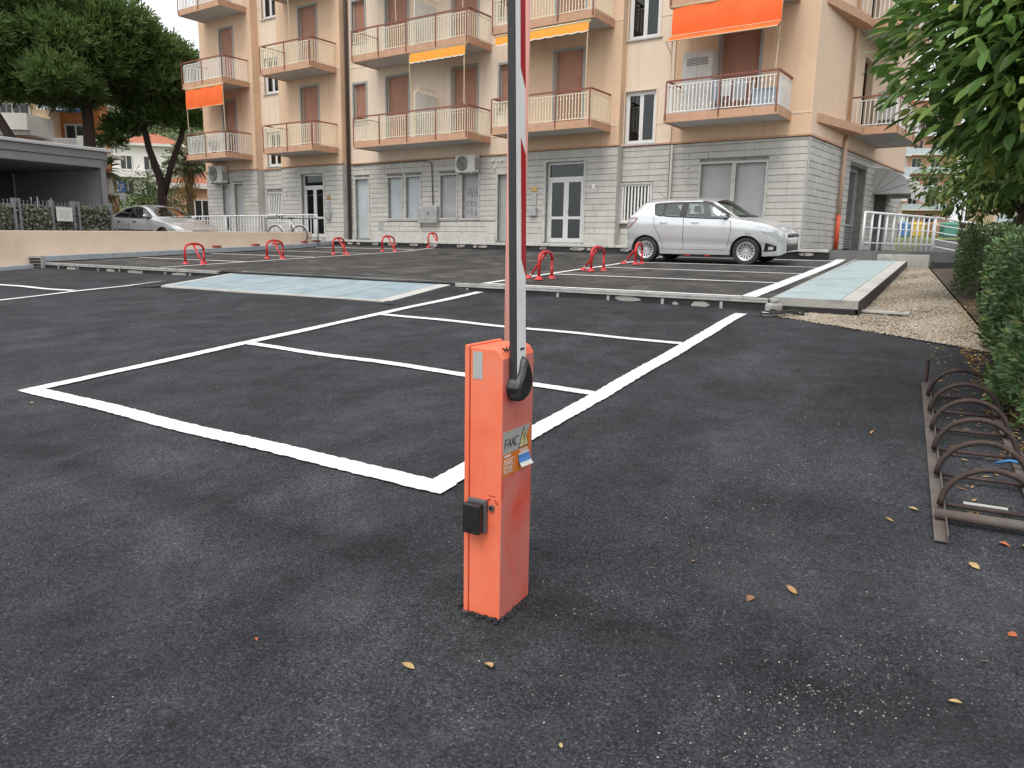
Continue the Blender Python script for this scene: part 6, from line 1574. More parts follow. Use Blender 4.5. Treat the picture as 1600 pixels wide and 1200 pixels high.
# kerb block and black rubber sleeper at the end of the grating
o = lotbox(MB(), 20.15, 20.35, .55, 2.1, .95, 1.36).build('kerb_block', 'concrete', bevel=.02); tag(o, 'dark concrete kerb at the far end of the grating cover', 'kerb')
o = lotbox(MB(), 20.0, 20.32, -.1, .5, .98, 1.25).build('kerb_block', 'tar_face', bevel=.05); tag(o, 'black rounded block on the gravel under the ramp railing', 'block')

# ------------------------------------------------------------------ bicycle
mat('bike_white', (.68, .68, .68), .35)
bk_ = thing('bicycle', 'white bicycle leaning at the street railing behind the peach wall', 'bicycle', (-8.3, 27.65, 1.30), math.atan2(.7, -2.1))
R_ = .33
for x in (-.52, .52):
    w_ = MB().lathe([(R_ - .03, -.012), (R_, -.018), (R_ + .012, 0), (R_, .018), (R_ - .03, .012), (R_ - .03, -.012)], 32, Matrix.Translation((x, 0, R_)) @ Matrix.Rotation(rad(90), 4, 'X')).build('wheel', 'tyre', bk_, smooth=True)
    sp_ = MB()
    for i in range(12): a = 6.283 * i / 12; sp_.tube([(x, 0, R_), (x + .30 * math.cos(a), 0, R_ + .30 * math.sin(a))], .0025, 4)
    sp_.build('spokes', 'galvanised', w_)
fr = MB()
for a, b_ in (((-.52, 0, R_), (-.14, 0, .80)), ((-.52, 0, R_), (-.02, 0, .30)), ((-.02, 0, .30), (-.16, 0, .88)), ((-.02, 0, .30), (.38, 0, .68)), ((-.14, 0, .78), (.36, 0, .80)), ((.35, 0, .90), (.42, 0, .62)), ((.42, 0, .62), (.52, 0, R_))): fr.tube([a, b_], .019, 8)
fr.build('frame', 'bike_white', bk_, smooth=True)
MB().box(-.30, -.04, -.06, .06, .90, .95).build('saddle', 'car_trim', bk_, bevel=.03)
MB().tube([(.35, 0, .90), (.36, 0, 1.0), (.30, .22, 1.02), (.22, .27, 1.02)], .013, 8).tube([(.36, 0, 1.0), (.30, -.22, 1.02), (.22, -.27, 1.02)], .013, 8).build('handlebar', 'car_trim', bk_, smooth=True)
MB().lathe([(.07, -.01), (.09, 0), (.07, .01)], 20, Matrix.Translation((-.02, .03, .30)) @ Matrix.Rotation(rad(90), 4, 'X')).build('chainring', 'car_trim', bk_)
MB().tube([(-.02, .05, .30), (.08, .06, .16)], .012, 6).build('crank', 'car_trim', bk_)
for x in (-.52, .52): MB().tube([(x + .37 * math.cos(a), 0, R_ + .37 * math.sin(a)) for a in np.linspace(.6, 2.9, 10)], .012, 6).build('mudguard', 'bike_white', bk_, smooth=True)

# ------------------------------------------------------------------ air conditioners and fittings on the facade
def ac(label, k, o_, z, w_=.82, h=.58, d=.30):
    t = thing('air_conditioner', label, 'air conditioner', tuple(FP(k, o_, z)), FAC_ROT, 'air conditioner units on the facade')
    MB().box(-w_ / 2, w_ / 2, 0, d, 0, h).build('casing', 'ac_white', t, bevel=.02, seg=3)
    cx = w_ * .14
    MB().lathe([(0, .0), (.05, .004), (.06, -.004), (h * .36, -.004), (h * .40, .012), (h * .42, .0)], 28, Matrix.Translation((cx, d + .004, h * .5)) @ Matrix.Rotation(rad(-90), 4, 'X')).build('fan_guard', 'dark_grille', t, smooth=True)
    for i in range(6): MB().lathe([(h * .06 * (i + 1), .0), (h * .06 * (i + 1) + .006, .006), (h * .06 * (i + 1) + .012, .0)], 28, Matrix.Translation((cx, d + .012, h * .5)) @ Matrix.Rotation(rad(-90), 4, 'X')).build('guard_ring', 'ac_white', t)
    for x in (-w_ * .35, w_ * .35): MB().box(x - .02, x + .02, -.02, d, -.045, -.004).build('wall_bracket', 'galvanised', t)
    for i in range(6): MB().box(-w_ / 2 - .004, -w_ / 2, .05, d - .05, .12 + i * .06, .145 + i * .06).build('side_louvre', 'dark_grille', t)
ac('white air conditioner over the ground-floor windows below the long balcony', 11.05, .03, 2.36)
ac('white air conditioner at the left corner of the block under the lowest balcony', 24.55, .40, 2.40, .95, .72)
mbx = thing('meter_box', 'grey ribbed meter box fixed between the two pairs of ground-floor shutters', 'meter box', tuple(FP(12.86, .01, .68)), FAC_ROT)
MB().box(-.45, .45, 0, .20, 0, .60).build('case', 'galvanised', mbx, bevel=.04, seg=3)
for i in range(3): MB().box(-.43, .43, .201, .212, .12 + i * .15, .135 + i * .15).build('rib', 'galvanised', mbx)
MB().tube([(-.08, .2, .34), (-.08, .225, .34)], .03, 12).build('knob', 'car_trim', mbx); MB().tube([(.38, .05, 0), (.40, .04, -.18)], .015, 6).build('cable', 'cable_dark', mbx)
bc = thing('boiler_cabinet', 'white boiler cabinet on the balcony under the big orange awning', 'cabinet', tuple(FP(2.98, .03, 3.50)), FAC_ROT)
MB().box(-.42, .42, 0, .42, 0, 1.70).build('body', 'ac_white', bc, bevel=.01); MB().box(-.40, -.005, .421, .432, .03, 1.66).build('door', 'ac_white', bc); MB().box(.005, .40, .421, .432, .03, 1.66).build('door', 'ac_white', bc)
for i in range(5): MB().box(-.3, .3, .433, .438, 1.5 - i * .04, 1.515 - i * .04).build('louvre', 'dark_grille', bc)
pt_ = thing('partition_screen', 'white partition screen with a sloping top on the long first-floor balcony', 'screen', tuple(FP(12.6, .02, 3.50)), FAC_ROT)
MB().box(-.012, .012, .0, 1.05, 0, 1.45).build('panel', 'sticker_white', pt_); MB().tube([(0, 1.05, 0), (0, 1.05, 1.45), (0, .8, 1.62), (0, 0, 1.62)], .02, 6).build('frame', 'cream_iron', pt_)
pt2 = thing('partition_screen', 'white partition screen on the long second-floor balcony', 'screen', tuple(FP(12.6, .02, 3.50 + ST)), FAC_ROT)
MB().box(-.012, .012, .0, 1.05, 0, 1.45).build('panel', 'sticker_white', pt2); MB().tube([(0, 1.05, 0), (0, 1.05, 1.45), (0, .8, 1.62), (0, 0, 1.62)], .02, 6).build('frame', 'cream_iron', pt2)
# things kept on the balconies
def pot(label, k, o_, z, seed, hh=.4):
    t = thing('potted_plant', label, 'plant', tuple(FP(k, o_, z)), 0, 'balcony plants'); MB().lathe([(0, 0), (.09, 0), (.12, .2), (.13, .21), (.10, .20), (0, .19)], 14).build('pot', 'brick_red', t, smooth=True)
    kk = 160; P_, d = in_ellipsoids(kk, [(0, 0, .2 + hh * .5, .22, .22, hh * .55)], .2); V_, F_ = leaf_mesh(P_, d + .5 * rand_dirs(kk), rand_dirs(kk), .09, .035, .2, .1, 1); npmesh('foliage', V_, F_, MATS['leaf_citrus'], t)
    MB().tube([(0, 0, .15), (0, 0, .2 + hh * .6)], .012, 6).build('stem', 'bark_citrus', t)
pot('potted plant at the outer end of the lowest left balcony', 24.9, 1.2, 3.5, 1); pot('potted plant in the middle of the lowest left balcony', 23.7, 1.25, 3.5, 2, .3); pot('larger potted plant at the inner end of the lowest left balcony', 22.8, 1.1, 3.5, 3, .6)
dr = thing('drying_rack', 'laundry drying rack with cloths on the balcony under the big orange awning', 'drying rack', tuple(FP(1.9, .7, 3.5)), FAC_ROT)
for x in (-.5, .5): MB().tube([(x, -.2, 0), (x, .2, .75)], .012, 6).tube([(x, .2, 0), (x, -.2, .75)], .012, 6).build('leg', 'white_iron', dr)
MB().tube([(-.5, .2, .75), (.5, .2, .75)], .01, 6).tube([(-.5, -.2, .75), (.5, -.2, .75)], .01, 6).build('bar', 'white_iron', dr)
mat('cloth_blue', (.34, .39, .46), .9); mat('cloth_grey', (.45, .46, .48), .9)
for x0, x1, m_, dz in ((-.45, -.1, 'cloth_grey', .5), (-.05, .2, 'sticker_white', .38), (.24, .46, 'cloth_blue', .45)):
    MB().grid([[(x, .215 + .012 * math.sin(x * 30), .76 - dz * j / 4) for x in np.linspace(x0, x1, 7)] for j in range(5)]).build('cloth', m_, dr, smooth=True)
tb = thing('storage_box', 'blue-grey storage box on the right end of the balcony under the orange awning', 'box', tuple(FP(.95, .75, 3.5)), FAC_ROT)
MB().box(-.33, .33, -.2, .2, 0, .45).build('box', 'cloth_blue', tb, bevel=.02); MB().box(-.35, .35, -.22, .22, .45, .49).build('lid', 'cloth_grey', tb, bevel=.01)
wb_ = thing('water_heater', 'white water heater on the flank balcony behind the tree leaves', 'water heater', tuple(FP(*SP(6.2, .05, 0)[:2], 3.52)), FAC_ROT)
MB().box(-.3, .3, -.25, .25, .5, 1.35).build('case', 'ac_white', wb_, bevel=.04); MB().box(-.25, .25, -.2, .2, 0, .5).build('stand', 'steel_grey', wb_)
wb_.location = FP(*SP(6.0, .45, 0)[:2], 3.5)

# ------------------------------------------------------------------ fence with artificial ivy in front of the terrace
mat('fence_grey', (.25, .265, .28), .5, (.20, .215, .23), 6, metal=.3)
leafmat('ivy', [(0, (.05, .055, .035)), (.4, (.12, .125, .08)), (.75, (.22, .215, .17)), (1, (.36, .35, .30))], .6, .1)
F0, F1 = 7.6, 14.75
fe = thing('ivy_fence', 'grey steel fence covered in faded artificial ivy along the restaurant terrace', 'fence', tuple(L(0, 24.0, 1.09)), LOT_ROT)
for s_ in (8.3, 9.5, 10.6, 11.78, 11.92, 12.85, 13.5, 13.66, 14.72):
    MB().box(s_ - .032, s_ + .032, -.13, .035, 0, 1.42).build('post', 'fence_grey', fe)
for z in (.2, 1.22): MB().box(F0, F1, -.02, .02, z, z + .04).build('rail', 'fence_grey', fe)
pk_ = MB()
for s_ in np.arange(F0, F1, .11): pk_.box(s_ - .009, s_ + .009, .01, .028, .05, 1.36 + .05 * random.random())
pk_.build('pickets', 'fence_grey', fe)['kind'] = 'stuff'
k = 7500; P_ = np.stack([RNG.uniform(F0, F1, k), RNG.normal(-.03, .03, k), RNG.uniform(.05, 1.24, k)], 1)
P_[:, 2] = np.where((P_[:, 0] > 13.7), P_[:, 2] * 1.06, P_[:, 2])
V_, F_ = leaf_mesh(P_, np.array([0, -.4, -.5]) + .8 * rand_dirs(k), np.array([0, -1., .3]) + .5 * rand_dirs(k), RNG.uniform(.06, .11, k), RNG.uniform(.05, .08, k), .1, .1, 1)
o = npmesh('ivy_leaves', V_, F_, MATS['ivy'], fe); o['kind'] = 'stuff'
MB().box(F0, F1, .03, .045, .05, 1.2).build('backing_net', 'leaf_dark', fe)
sg = thing('notice_sign', 'small white notice sign hung on the ivy fence', 'sign', tuple(L(13.17, 23.83, 1.09 + .80)), LOT_ROT)
MB().box(-.24, .24, -.012, .0, 0, .42).build('panel', 'sticker_white', sg)
for i in range(6): MB().box(-.17 + .01 * (i % 3), .17 - .02 * (i % 2), -.0145, -.0125, .33 - i * .048, .337 - i * .048).build('text_line', 'window_grey', sg)

# ------------------------------------------------------------------ restaurant terrace pavilion
mat('pergola_grey', (.27, .275, .28), .45, (.235, .24, .245), 3, metal=.2); mat('pergola_light', (.55, .555, .56), .45, (.49, .495, .50), 3)
mat('terrace_inside', (.16, .155, .15), .8, (.11, .105, .10), .8); mat('blind_grey', (.36, .36, .355), .8)
pvz = 1.09
pa = thing('terrace_pavilion', 'grey flat-roofed restaurant terrace with open front at far left', 'pavilion', tuple(L(0, 26.2, pvz)), LOT_ROT)
def pbx(name, a, b_, c, d, e, f, m_, **kw): return MB().box(a, b_, c, d, e, f).build(name, m_, pa, **kw)
pbx('beam', 4, 16.0, -.12, .12, 2.72, 2.98, 'pergola_grey'); pbx('fascia', 4, 16.05, -.18, -.121, 2.99, 3.25, 'pergola_grey', bevel=.02); pbx('roof', 3.8, 16.2, -.3, 6.2, 3.252, 3.36, 'pergola_light', bevel=.02)
pbx('roof', 3.8, 12.2, .6, 6.2, 3.361, 3.75, 'pergola_grey', bevel=.02); pbx('fascia', 15.9, 16.05, -.12, 6.0, 2.75, 3.25, 'pergola_grey')
for s_ in (15.9, 12.0, 8.0, 4.1): pbx('post', s_ - .09, s_ + .09, -.11, .09, 0, 2.72, 'pergola_grey', bevel=.01)
pbx('post', 15.81, 15.99, 5.8, 6.0, 0, 2.72, 'pergola_grey'); pbx('side_blind', 15.86, 15.89, .12, 5.75, 0.1, 2.70, 'blind_grey'); pbx('back_wall', 4, 15.85, 5.9, 6.0, 0, 2.72, 'terrace_inside'); pbx('floor', 3.9, 16.0, -.2, 6.0, 0, .06, 'concrete')
pbx('ceiling', 4, 15.85, .13, 5.9, 2.68, 2.72, 'terrace_inside'); pbx('counter', 13.2, 15.2, 3.6, 4.2, .06, 1.15, 'blind_grey'); pbx('partition', 9.5, 9.6, .3, 4.8, .06, 2.6, 'terrace_inside'); pbx('cupboard', 10.6, 12.2, 4.6, 5.3, .06, 1.7, 'terrace_inside')
MB().tube([(13.6, .3, .0), (13.6, .3, 1.6)], .02, 6).tube([(13.75, .3, .0), (13.8, .3, 1.62)], .02, 6).tube([(14.1, .3, .0), (14.25, .3, 1.6)], .02, 6).build('parasol_poles', 'pergola_light', pa)

# ------------------------------------------------------------------ houses
mat('house_white', (.70, .68, .63), .85, (.62, .60, .55), 1); mat('house_cream', (.74, .56, .36), .85, (.68, .50, .31), 1); mat('house_orange', (.68, .26, .09), .85, (.62, .23, .08), 1)
mat('house_pink', (.66, .38, .26), .85, (.60, .34, .23), 1); mat('roof_tile', (.42, .15, .08), .9, (.33, .115, .06), 3, bmp=.8, bscale=14); mat('window_dark', (.03, .033, .038), .2); mat('shade_blue', (.10, .22, .45), .8)
def house(name, label, loc, rz, parts, cat='house'):
    t = thing(name, label, cat, loc, rz)
    for p in parts:
        nm_, a, b_, c, d, e, f, m_ = p[:8]; o_ = MB().box(a, b_, c, d, e, f).build(nm_, m_, t)
    return t
def windows(t, lst, y, fm='house_white', wd=.09):
    for x0, x1, z0, z1 in lst:
        mb = MB(); mb.box(x0 - wd, x1 + wd, y - .08, y + .05, z1, z1 + wd); mb.box(x0 - wd, x1 + wd, y - .12, y + .05, z0 - wd, z0); mb.box(x0 - wd, x0, y - .08, y + .05, z0, z1); mb.box(x1, x1 + wd, y - .08, y + .05, z0, z1); mb.box((x0 + x1) / 2 - .04, (x0 + x1) / 2 + .04, y - .05, y + .02, z0, z1)
        w_ = mb.build('window', fm, t); MB().box(x0, x1, y - .02, y - .005, z0, z1).build('pane', 'window_dark', w_)
def hip(t, x0, x1, y0, y1, z, h, m_='roof_tile', ov=.4):
    x0 -= ov; x1 += ov; y0 -= ov; y1 += ov; r_ = (y1 - y0) / 2
    mb = MB(); mb.add([(x0, y0, z), (x1, y0, z), (x1, y1, z), (x0, y1, z), (x0 + r_, (y0 + y1) / 2, z + h), (x1 - r_, (y0 + y1) / 2, z + h)], [(0, 1, 5, 4), (1, 2, 5), (2, 3, 4, 5), (3, 0, 4), (0, 3, 2, 1)]); mb.build('roof', m_, t)
# white-balconied block behind the terrace
vb = thing('balcony_house', 'cream house with white balcony parapets behind the pines at far left', 'house', (-26.5, 45, 1.1), 0)
for p in (('wall', -22, -1.4, 1.5, 4, 0, 8.2, 'house_cream'), ('parapet', -22, -1.25, -1.0, -.8, 6.25, 7.15, 'house_white'), ('parapet', -1.45, -1.25, -.8, 1.5, 6.25, 7.15, 'house_white'), ('slab', -22, -1.25, -.8, 1.5, 6.0, 6.249, 'house_white'), ('brace', -2.6, -2.2, -.6, 1.5, 5.2, 5.999, 'house_pink'), ('wall', -22, -2.6, .2, 1.5, 3.5, 5.99, 'house_cream'),
          ('wall', -1.4, 1.05, 2.5, 3.4, 0, 8.2, 'house_orange'), ('parapet', .72, 2.3, .4, .55, 5.2, 6.15, 'house_white'), ('slab', -1.2, 2.3, .4, 2.5, 5.0, 5.199, 'house_white'), ('parapet', 1.55, 2.5, .6, .75, 2.9, 3.75, 'house_white'), ('slab', -1, 2.5, .75, 2.5, 2.8, 2.95, 'house_white'), ('wall', -1.0, 1.3, 2.5, 3.4, -.5, 2.8, 'house_cream'),
          ('parapet', -22, 1.2, .9, 1.05, 8.3, 9.3, 'house_white'), ('slab', -22, 1.4, 1.05, 3.6, 8.2, 8.299, 'house_white'), ('awning', -1.65, .5, .6, 2.4, 7.75, 7.82, 'shade_blue')):
    MB().box(*p[1:7]).build(p[0], p[7], vb)
for i in range(11): MB().box(-1.62 + i * .195, -1.53 + i * .195, .588, .599, 7.6, 7.78).build('awning_stripe', 'house_white', vb)
mb = MB()
for i in range(24): mb.box(-1.2 + i * .08, -1.165 + i * .08, .42, .45, 5.25, 5.95)
mb.box(-1.2, .72, .41, .46, 5.95, 6.0); mb.build('rail_bars', 'rail_white', vb)['kind'] = 'stuff'
mb = MB()
for i in range(54): mb.box(-21.8 + i * .38, -21.72 + i * .38, -.95, -.9, 7.15, 7.75)
mb.box(-22, -1.3, -.96, -.89, 7.75, 7.8); mb.build('rail_bars', 'steel_grey', vb)['kind'] = 'stuff'
windows(vb, [(-1.05, .1, 5.6, 7.0)], 2.48); windows(vb, [(-19, -16.5, 6.4, 8.0), (-13, -10.5, 6.4, 8.0), (-8.5, -6.5, 6.4, 8.0), (-4.6, -2.6, 6.4, 8.0)], 1.48)
# orange-awning house, low pink house and white gable between pines and apartment block
h1 = thing('orange_house', 'low orange house with an orange awning beside the apartment block', 'house', (-17.2, 58, 2.0), rad(6))
MB().box(-1, 9, 0, 7, 0, 3.6).build('wall', 'house_orange', h1); MB().box(-1.4, 9.4, -.5, 7.4, 3.6, 3.95).build('cornice', 'house_white', h1); hip(h1, -1, 9, 0, 7, 3.96, 1.2)
mb = MB(); mb.grid([[(-.8, -.05, 3.3), (4.8, -.05, 3.3)], [(-.9, -1.5, 2.35), (4.8, -1.5, 2.35)], [(-.9, -1.52, 2.1), (4.8, -1.52, 2.1)]]); mb.build('awning', 'awning_orange', h1); windows(h1, [(.6, 1.8, .9, 2.2), (3.0, 4.2, .9, 2.2)], -.02)
h2 = thing('pink_house', 'low pink house with a tiled roof behind the palm', 'house', (-27.5, 60, 2.0), rad(10))
MB().box(0, 9.0, 0, 6, 0, 3.3).build('wall', 'house_pink', h2); MB().box(-.4, 9.4, -.5, 6.4, 3.3, 3.7).build('cornice', 'house_white', h2); hip(h2, 0, 9, 0, 6, 3.71, 1.3); windows(h2, [(2.2, 3.2, .9, 2.4)], -.02); MB().box(3.9, 5.1, -.6, .4, 0, 4.3).build('pillar', 'house_white', h2); MB().box(6.4, 7.0, -.3, .1, 0, 2.6).build('pillar', 'house_white', h2)
h3 = thing('white_gable_wall', 'white gable-ended house between the pine stems and the orange house', 'house', (-19.9, 56.5, 2.0), rad(10))
mb = MB(); pl_ = [(-1.2, 0), (3.2, 0), (3.2, 3.3), (2.2, 4.3), (-1.2, 4.5)]; vs = [(x, 0, z) for x, z in pl_] + [(x, 6, z) for x, z in pl_]; mb.add(vs, [(0, 1, 2, 3, 4), (9, 8, 7, 6, 5)] + [(i, 5 + i, 5 + (i + 1) % 5, (i + 1) % 5) for i in range(5)]); mb.build('wall', 'house_white', h3)
mb = MB(); mb.add([(-1.5, -.2, 4.6), (2.3, -.2, 4.4), (3.5, -.2, 3.35), (-1.5, 6.2, 4.6), (2.3, 6.2, 4.4), (3.5, 6.2, 3.35)], [(0, 1, 4, 3), (1, 2, 5, 4)]); mb.build('roof', 'roof_tile', h3); windows(h3, [(.2, 1.0, 1.2, 2.2)], -.02)
# houses on the slope
rr = random.Random(5)
hs_ = [(-44, 92, 6.2, 8, 'house_white', 'white house with a brown hip roof low on the hillside'), (-50, 128, 13.5, 12, 'house_cream', 'cream house high on the hillside left of the far pine'), (-30, 122, 12.5, 10, 'house_pink', 'pink house on the slope just left of the apartment block'), (-37, 150, 17.5, 11, 'house_orange', 'orange house at the top of the visible slope'),
       (-62, 140, 15.5, 13, 'house_white', 'white hillside house seen under the big pine crown'), (-33, 96, 7.6, 7, 'house_cream', 'small cream house half hidden by garden trees'), (-78, 150, 17, 14, 'house_pink', 'pink house far left on the hillside'), (-26, 140, 14, 9, 'house_white', 'white house on the slope right beside the block edge')]
def gz_at(x, y): return float(terrain_z(np.array(x, float), np.array(y, float)))
for x, y, z, wd, m_, lab in hs_:
    z = gz_at(x, y) - .6
    h_ = thing('hillside_house', lab, 'house', (x, y, z), rad(rr.uniform(-8, 22)), 'houses on the hillside'); hh = rr.choice((5.2, 5.8, 6.2)); MB().box(-wd / 2, wd / 2, 0, 8, -2, hh).build('wall', m_, h_); MB().box(-wd / 2 - .5, wd / 2 + .5, -.5, 8.5, hh, hh + .3).build('cornice', 'house_white', h_); hip(h_, -wd / 2, wd / 2, 0, 8, hh + .31, 1.7)
    MB().box(-wd / 2, 0, -1.4, -.05, 2.5, 3.3).build('balcony', 'house_white', h_)
    windows(h_, [(-wd / 2 + 1 + i * 2.6, -wd / 2 + 2.2 + i * 2.6, z0, z0 + 1.5) for i in range(int((wd - 1.2) / 2.6)) for z0 in (.6, 3.5)], -.02)
# bushes and trees of the hillside gardens
def bush(name, label, loc, ells, k, m_, ll, cat='tree', trunk=None, group='garden trees on the slope'):
    t = thing(name, label, cat, loc, 0, group); P_, d = in_ellipsoids(k, ells, .5); V_, F_ = leaf_mesh(P_, d + np.array([0, 0, .2]) + .7 * rand_dirs(k), d + .6 * rand_dirs(k), RNG.uniform(ll * .7, ll * 1.3, k), RNG.uniform(ll * .4, ll * .7, k), .1, .1, 1); npmesh('crown', V_, F_, MATS[m_], t)
    mb = MB(); th = trunk or ells[0][2]
    for i, e in enumerate(ells[:5]): mb.tube(wob((0, 0, -.3), (e[0] * .8, e[1] * .8, e[2]), 4, .1, i), [.14, .11, .09, .06, .03], 6)
    mb.build('trunk', 'bark_pine', t); return t
def lump(seed, n_, r_, h): 
    q_ = random.Random(seed); return [(q_.uniform(-.6, .6) * r_, q_.uniform(-.6, .6) * r_, h * q_.uniform(.35, .75), r_ * q_.uniform(.45, .65), r_ * q_.uniform(.45, .65), h * q_.uniform(.28, .4)) for _ in range(n_)]
gt = [(-15.2, 52, 2.4, 3.2, 'leaf_citrus', 'rounded green shrub in front of the orange house'), (-21.8, 47, 2.2, 3.6, 'leaf_far', 'loose shrub behind the saloon, left of the pine stems'), (-24.5, 50, 2.8, 5.0, 'leaf_far', 'tall bushy shrub beside the terrace corner'), (-18.0, 50, 1.6, 2.4, 'leaf_lime', 'small yellow-green shrub at the foot of the twin pine'),
      (-34, 84, 5, 8, 'leaf_far', 'broad garden tree in front of the white hillside house'), (-40, 100, 7, 10, 'leaf_dark', 'dark evergreen mass on the lower slope'), (-29, 88, 5, 7.5, 'leaf_dark', 'dark tree just above the pink house roof'), (-24, 96, 6, 8, 'leaf_far', 'green tree on the slope left of the block edge'),
      (-22.5, 84, 4.5, 6, 'leaf_lime', 'lime green hedge-like tree above the orange house'), (-36, 118, 8, 9, 'leaf_far', 'wide tree between the upper hillside houses'), (-30, 110, 6.5, 11, 'leaf_dark', 'round umbrella-shaped tree half way up the slope'), (-52, 106, 8, 10, 'leaf_far', 'tree beside the cream hillside house'), (-46, 140, 8, 9, 'leaf_dark', 'dark tree beneath the orange hilltop house'), (-62, 118, 9, 11, 'leaf_dark', 'dark tree left on the slope'),
      (-26, 118, 6, 8, 'leaf_dark', 'dark tree under the pink slope house'), (-70, 128, 9, 11, 'leaf_far', 'large far left hillside tree'), (-42, 165, 10, 11, 'leaf_far', 'tree on the hill crest'), (-25, 160, 10, 11, 'leaf_dark', 'dark crest tree near the block edge'), (-58, 170, 12, 12, 'leaf_dark', 'broad dark crest tree further left')]
for i, (x, y, r_, h, m_, lab) in enumerate(gt):
    bush('garden_tree', lab, (x, y, gz_at(x, y)), lump(40 + i, 8, r_, h), 1500 if y > 60 else 2200, m_, .16 if y < 60 else .45)
lh = thing('garden_hedge', 'clipped green hedge in front of the orange house', 'hedge', (-15.0, 53.5, gz_at(-15, 53.5))); k = 2500; P_ = np.stack([RNG.uniform(-3.5, 5, k), RNG.uniform(-.5, .5, k), RNG.uniform(0, 1.3, k)], 1); V_, F_ = leaf_mesh(P_, rand_dirs(k) + np.array([0, -.3, .3]), rand_dirs(k), .14, .08, .1, .1, 1); npmesh('foliage', V_, F_, MATS['leaf_citrus'], lh); MB().box(-3.4, 4.9, -.35, .35, 0, 1.15).build('dark_core', 'leaf_dark', lh)  # these leaves stand round a solid dark block
def palm(label, loc, h, nfr, ln, seed):
    t = thing('palm_tree', label, 'palm', loc, 0, 'palms by the houses'); q_ = random.Random(seed); MB().tube(wob((0, 0, -.2), (0, 0, h), 5, .05, seed), [.28, .24, .22, .22, .25, .3], 10).build('trunk', 'bark_palm', t, smooth=True)
    C_, D_, N_, LN = [], [], [], []
    for i in range(nfr):
        a = q_.uniform(0, 6.28); e = q_.uniform(-.5, 1.2); d = Vector((math.cos(a) * math.cos(e), math.sin(a) * math.cos(e), math.sin(e))); p0 = Vector((0, 0, h)) 
        for j in range(7):      # fan blades
            sp_ = Vector((-math.sin(a), math.cos(a), 0)) * (j - 3) * .16; C_.append((p0 + d * ln * .45)[:]); D_.append((d + sp_ + Vector((0, 0, -.12)))[:]); N_.append((0.1, 0.1, 1)); LN.append(ln * .62)
    V_, F_ = leaf_mesh(np.array(C_), np.array(D_), np.array(N_) + .2 * rand_dirs(len(C_)), np.array(LN), .10, .45, .1, 2); npmesh('fronds', V_, F_, MATS['palm_leaf'], t)
    mb = MB()
    for i in range(0, len(C_), 7): mb.tube([(0, 0, h), C_[i]], .02, 5)
    mb.build('stalks', 'bark_palm', t)
    k = 260; P_ = np.stack([RNG.normal(0, .25, k), RNG.normal(0, .25, k), RNG.uniform(h - 1.9, h, k)], 1); V_, F_ = leaf_mesh(P_, np.array([0, 0, -1.]) + .35 * rand_dirs(k), rand_dirs(k), .7, .06, 0, 0, 1); npmesh('dead_skirt', V_, F_, MATS['leaf_dry'], t)
palm('shaggy fan palm standing behind the twin-stemmed pine', (-20.9, 49.0, 1.2), 5.0, 46, 1.35, 1); palm('lower fan palm right of the restaurant terrace', (-24.6, 46.0, 1.2), 4.0, 40, 1.25, 2)
# parking sign
sgn = thing('parking_sign', 'blue parking sign with a white P on a pole behind the saloon', 'sign', (-21.6, 42, 1.03), rad(15)); MB().tube([(0, 0, 0), (0, 0, 3.4)], .035, 8).build('pole', 'galvanised', sgn); MB().box(-.17, .17, -.06, -.04, 2.85, 3.35).build('panel', 'sticker_blue', sgn); MB().box(-.15, .15, -.06, -.04, 2.45, 2.8).build('plate', 'sticker_white', sgn)
letters(sgn, 'P', -.07, 2.94, .30, .19, -.066, 'sticker_white', .055, 0)

# ------------------------------------------------------------------ street beyond the right corner
def bin_(label, x, y, z, m_, rz=0, w_=1.3, h=1.35):
    t = thing('recycling_bin', label, 'bin', (x, y, z), rz, 'bins on the street beyond the ramp'); MB().box(-w_ / 2, w_ / 2, -.5, .5, .12, h).build('body', m_, t, bevel=.08)
    MB().add([(-w_ / 2 - .05, -.55, h + .001), (w_ / 2 + .05, -.55, h + .001), (w_ / 2 + .05, .55, h + .001), (-w_ / 2 - .05, .55, h + .001), (-w_ / 2 + .1, -.3, h + .25), (w_ / 2 - .1, -.3, h + .25), (w_ / 2 - .1, .4, h + .25), (-w_ / 2 + .1, .4, h + .25)], [(0, 1, 5, 4), (1, 2, 6, 5), (2, 3, 7, 6), (3, 0, 4, 7), (4, 5, 6, 7), (3, 2, 1, 0)]).build('lid', m_, t)
    for xx in (-w_ / 2 + .15, w_ / 2 - .15): MB().tube([(xx, -.3, .1), (xx, -.3, .0)], .05, 8).build('wheel', 'tyre', t)
mat('bin_yellow', (.62, .42, .05), .5); mat('bin_blue', (.08, .22, .48), .5); mat('bin_green', (.08, .26, .20), .5); mat('bin_brown', (.35, .20, .08), .5)
def stz(x, y): return 1.22 + .025 * max(0, x * UX + y * UY - 24)
for lab, px_, m_, w_ in (('yellow recycling bin seen through the white railing', 1413, 'bin_yellow', 1.3), ('blue recycling bin left of the yellow one', 1394, 'bin_blue', .7), ('green recycling bin at the right end of the row of bins', 1462, 'bin_green', 1.5), ('brown bin between the yellow and the green bin', 1438, 'bin_brown', .9), ('blue bin seen between the tree trunks and the orange shrub', 1560, 'bin_blue', 1.5)):
    x_ = (px_ - 800) / 1160 * 80; bin_(lab, x_, 80.0, stz(x_, 80), m_, .1, w_)
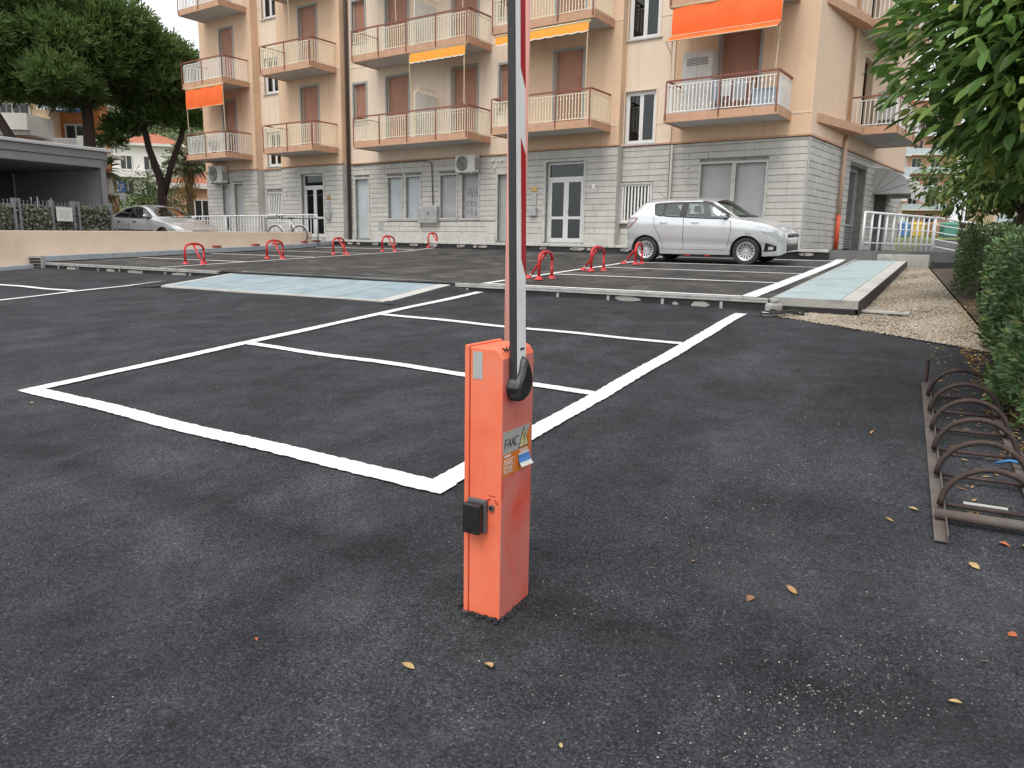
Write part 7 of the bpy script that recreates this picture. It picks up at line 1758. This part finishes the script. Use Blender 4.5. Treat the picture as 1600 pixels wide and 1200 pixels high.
v_ = struct(MB().add([(24, 60, stz(24, 60) + .06), (70, 60, stz(70, 60) + .06), (76, 74, stz(76, 74) + .06), (28, 74, stz(28, 74) + .06)], [(0, 1, 2, 3)]).build('grass_verge', 'grass'))
for i, (x, y, w_, h, d, m_, lab) in enumerate(((47, 112, 18, 16, 10, 'house_white', 'white block of flats far down the street beyond the ramp'), (75, 100, 22, 15, 10, 'house_cream', 'cream building far right behind the trees'), (66, 135, 20, 24, 10, 'house_pink', 'tall pink building at the end of the street'))):
    h_ = thing('street_building', lab, 'building', (x, y, 2.5), rad(-12), 'buildings down the street'); MB().box(-w_ / 2, w_ / 2, 0, d, 0, h).build('wall', m_, h_)
    for fl in range(int(h / 3.1)):
        MB().box(-w_ / 2 - .2, w_ / 2 + .2, -1.3, 0, 2.9 + fl * 3.1, 3.1 + fl * 3.1).build('slab', 'house_white', h_); MB().box(-w_ / 2 - .2, w_ / 2 + .2, -1.3, -1.25, 3.1 + fl * 3.1, 4.0 + fl * 3.1).build('parapet', 'grate_pale', h_)
        windows(h_, [(-w_ / 2 + 1 + q_ * 3.0, -w_ / 2 + 2.4 + q_ * 3.0, .5 + fl * 3.1, 2.4 + fl * 3.1) for q_ in range(int((w_ - 1) / 3))], -.02)
    MB().box(-w_ / 2 - .4, w_ / 2 + .4, -.4, d + .4, h, h + .4).build('roof', 'roof_tile', h_)
for i, (x, y, r_, h, m_, lab) in enumerate(((26.5, 60, 2.6, 5.6, 'leaf_far', 'street tree with ochre-green crown beyond the barrel awning'), (38, 84, 3.6, 7, 'leaf_far', 'street tree behind the yellow bin'), (52, 88, 4, 8, 'leaf_citrus', 'bushy street tree behind the small round trees'), (64, 88, 5, 9, 'leaf_citrus', 'street tree at the far right behind the hedge'), (20.0, 27, 1.6, 2.2, 'leaf_citrus', 'low shrub beyond the clipped hedge'), (24, 24, 2.2, 2.6, 'leaf_citrus', 'broad shrub behind the orange blossoms'))):
    bush('street_tree', lab, (x, y, stz(x, y)), lump(70 + i, 8, r_, h), 2600, m_, .18, group='trees along the street beyond')
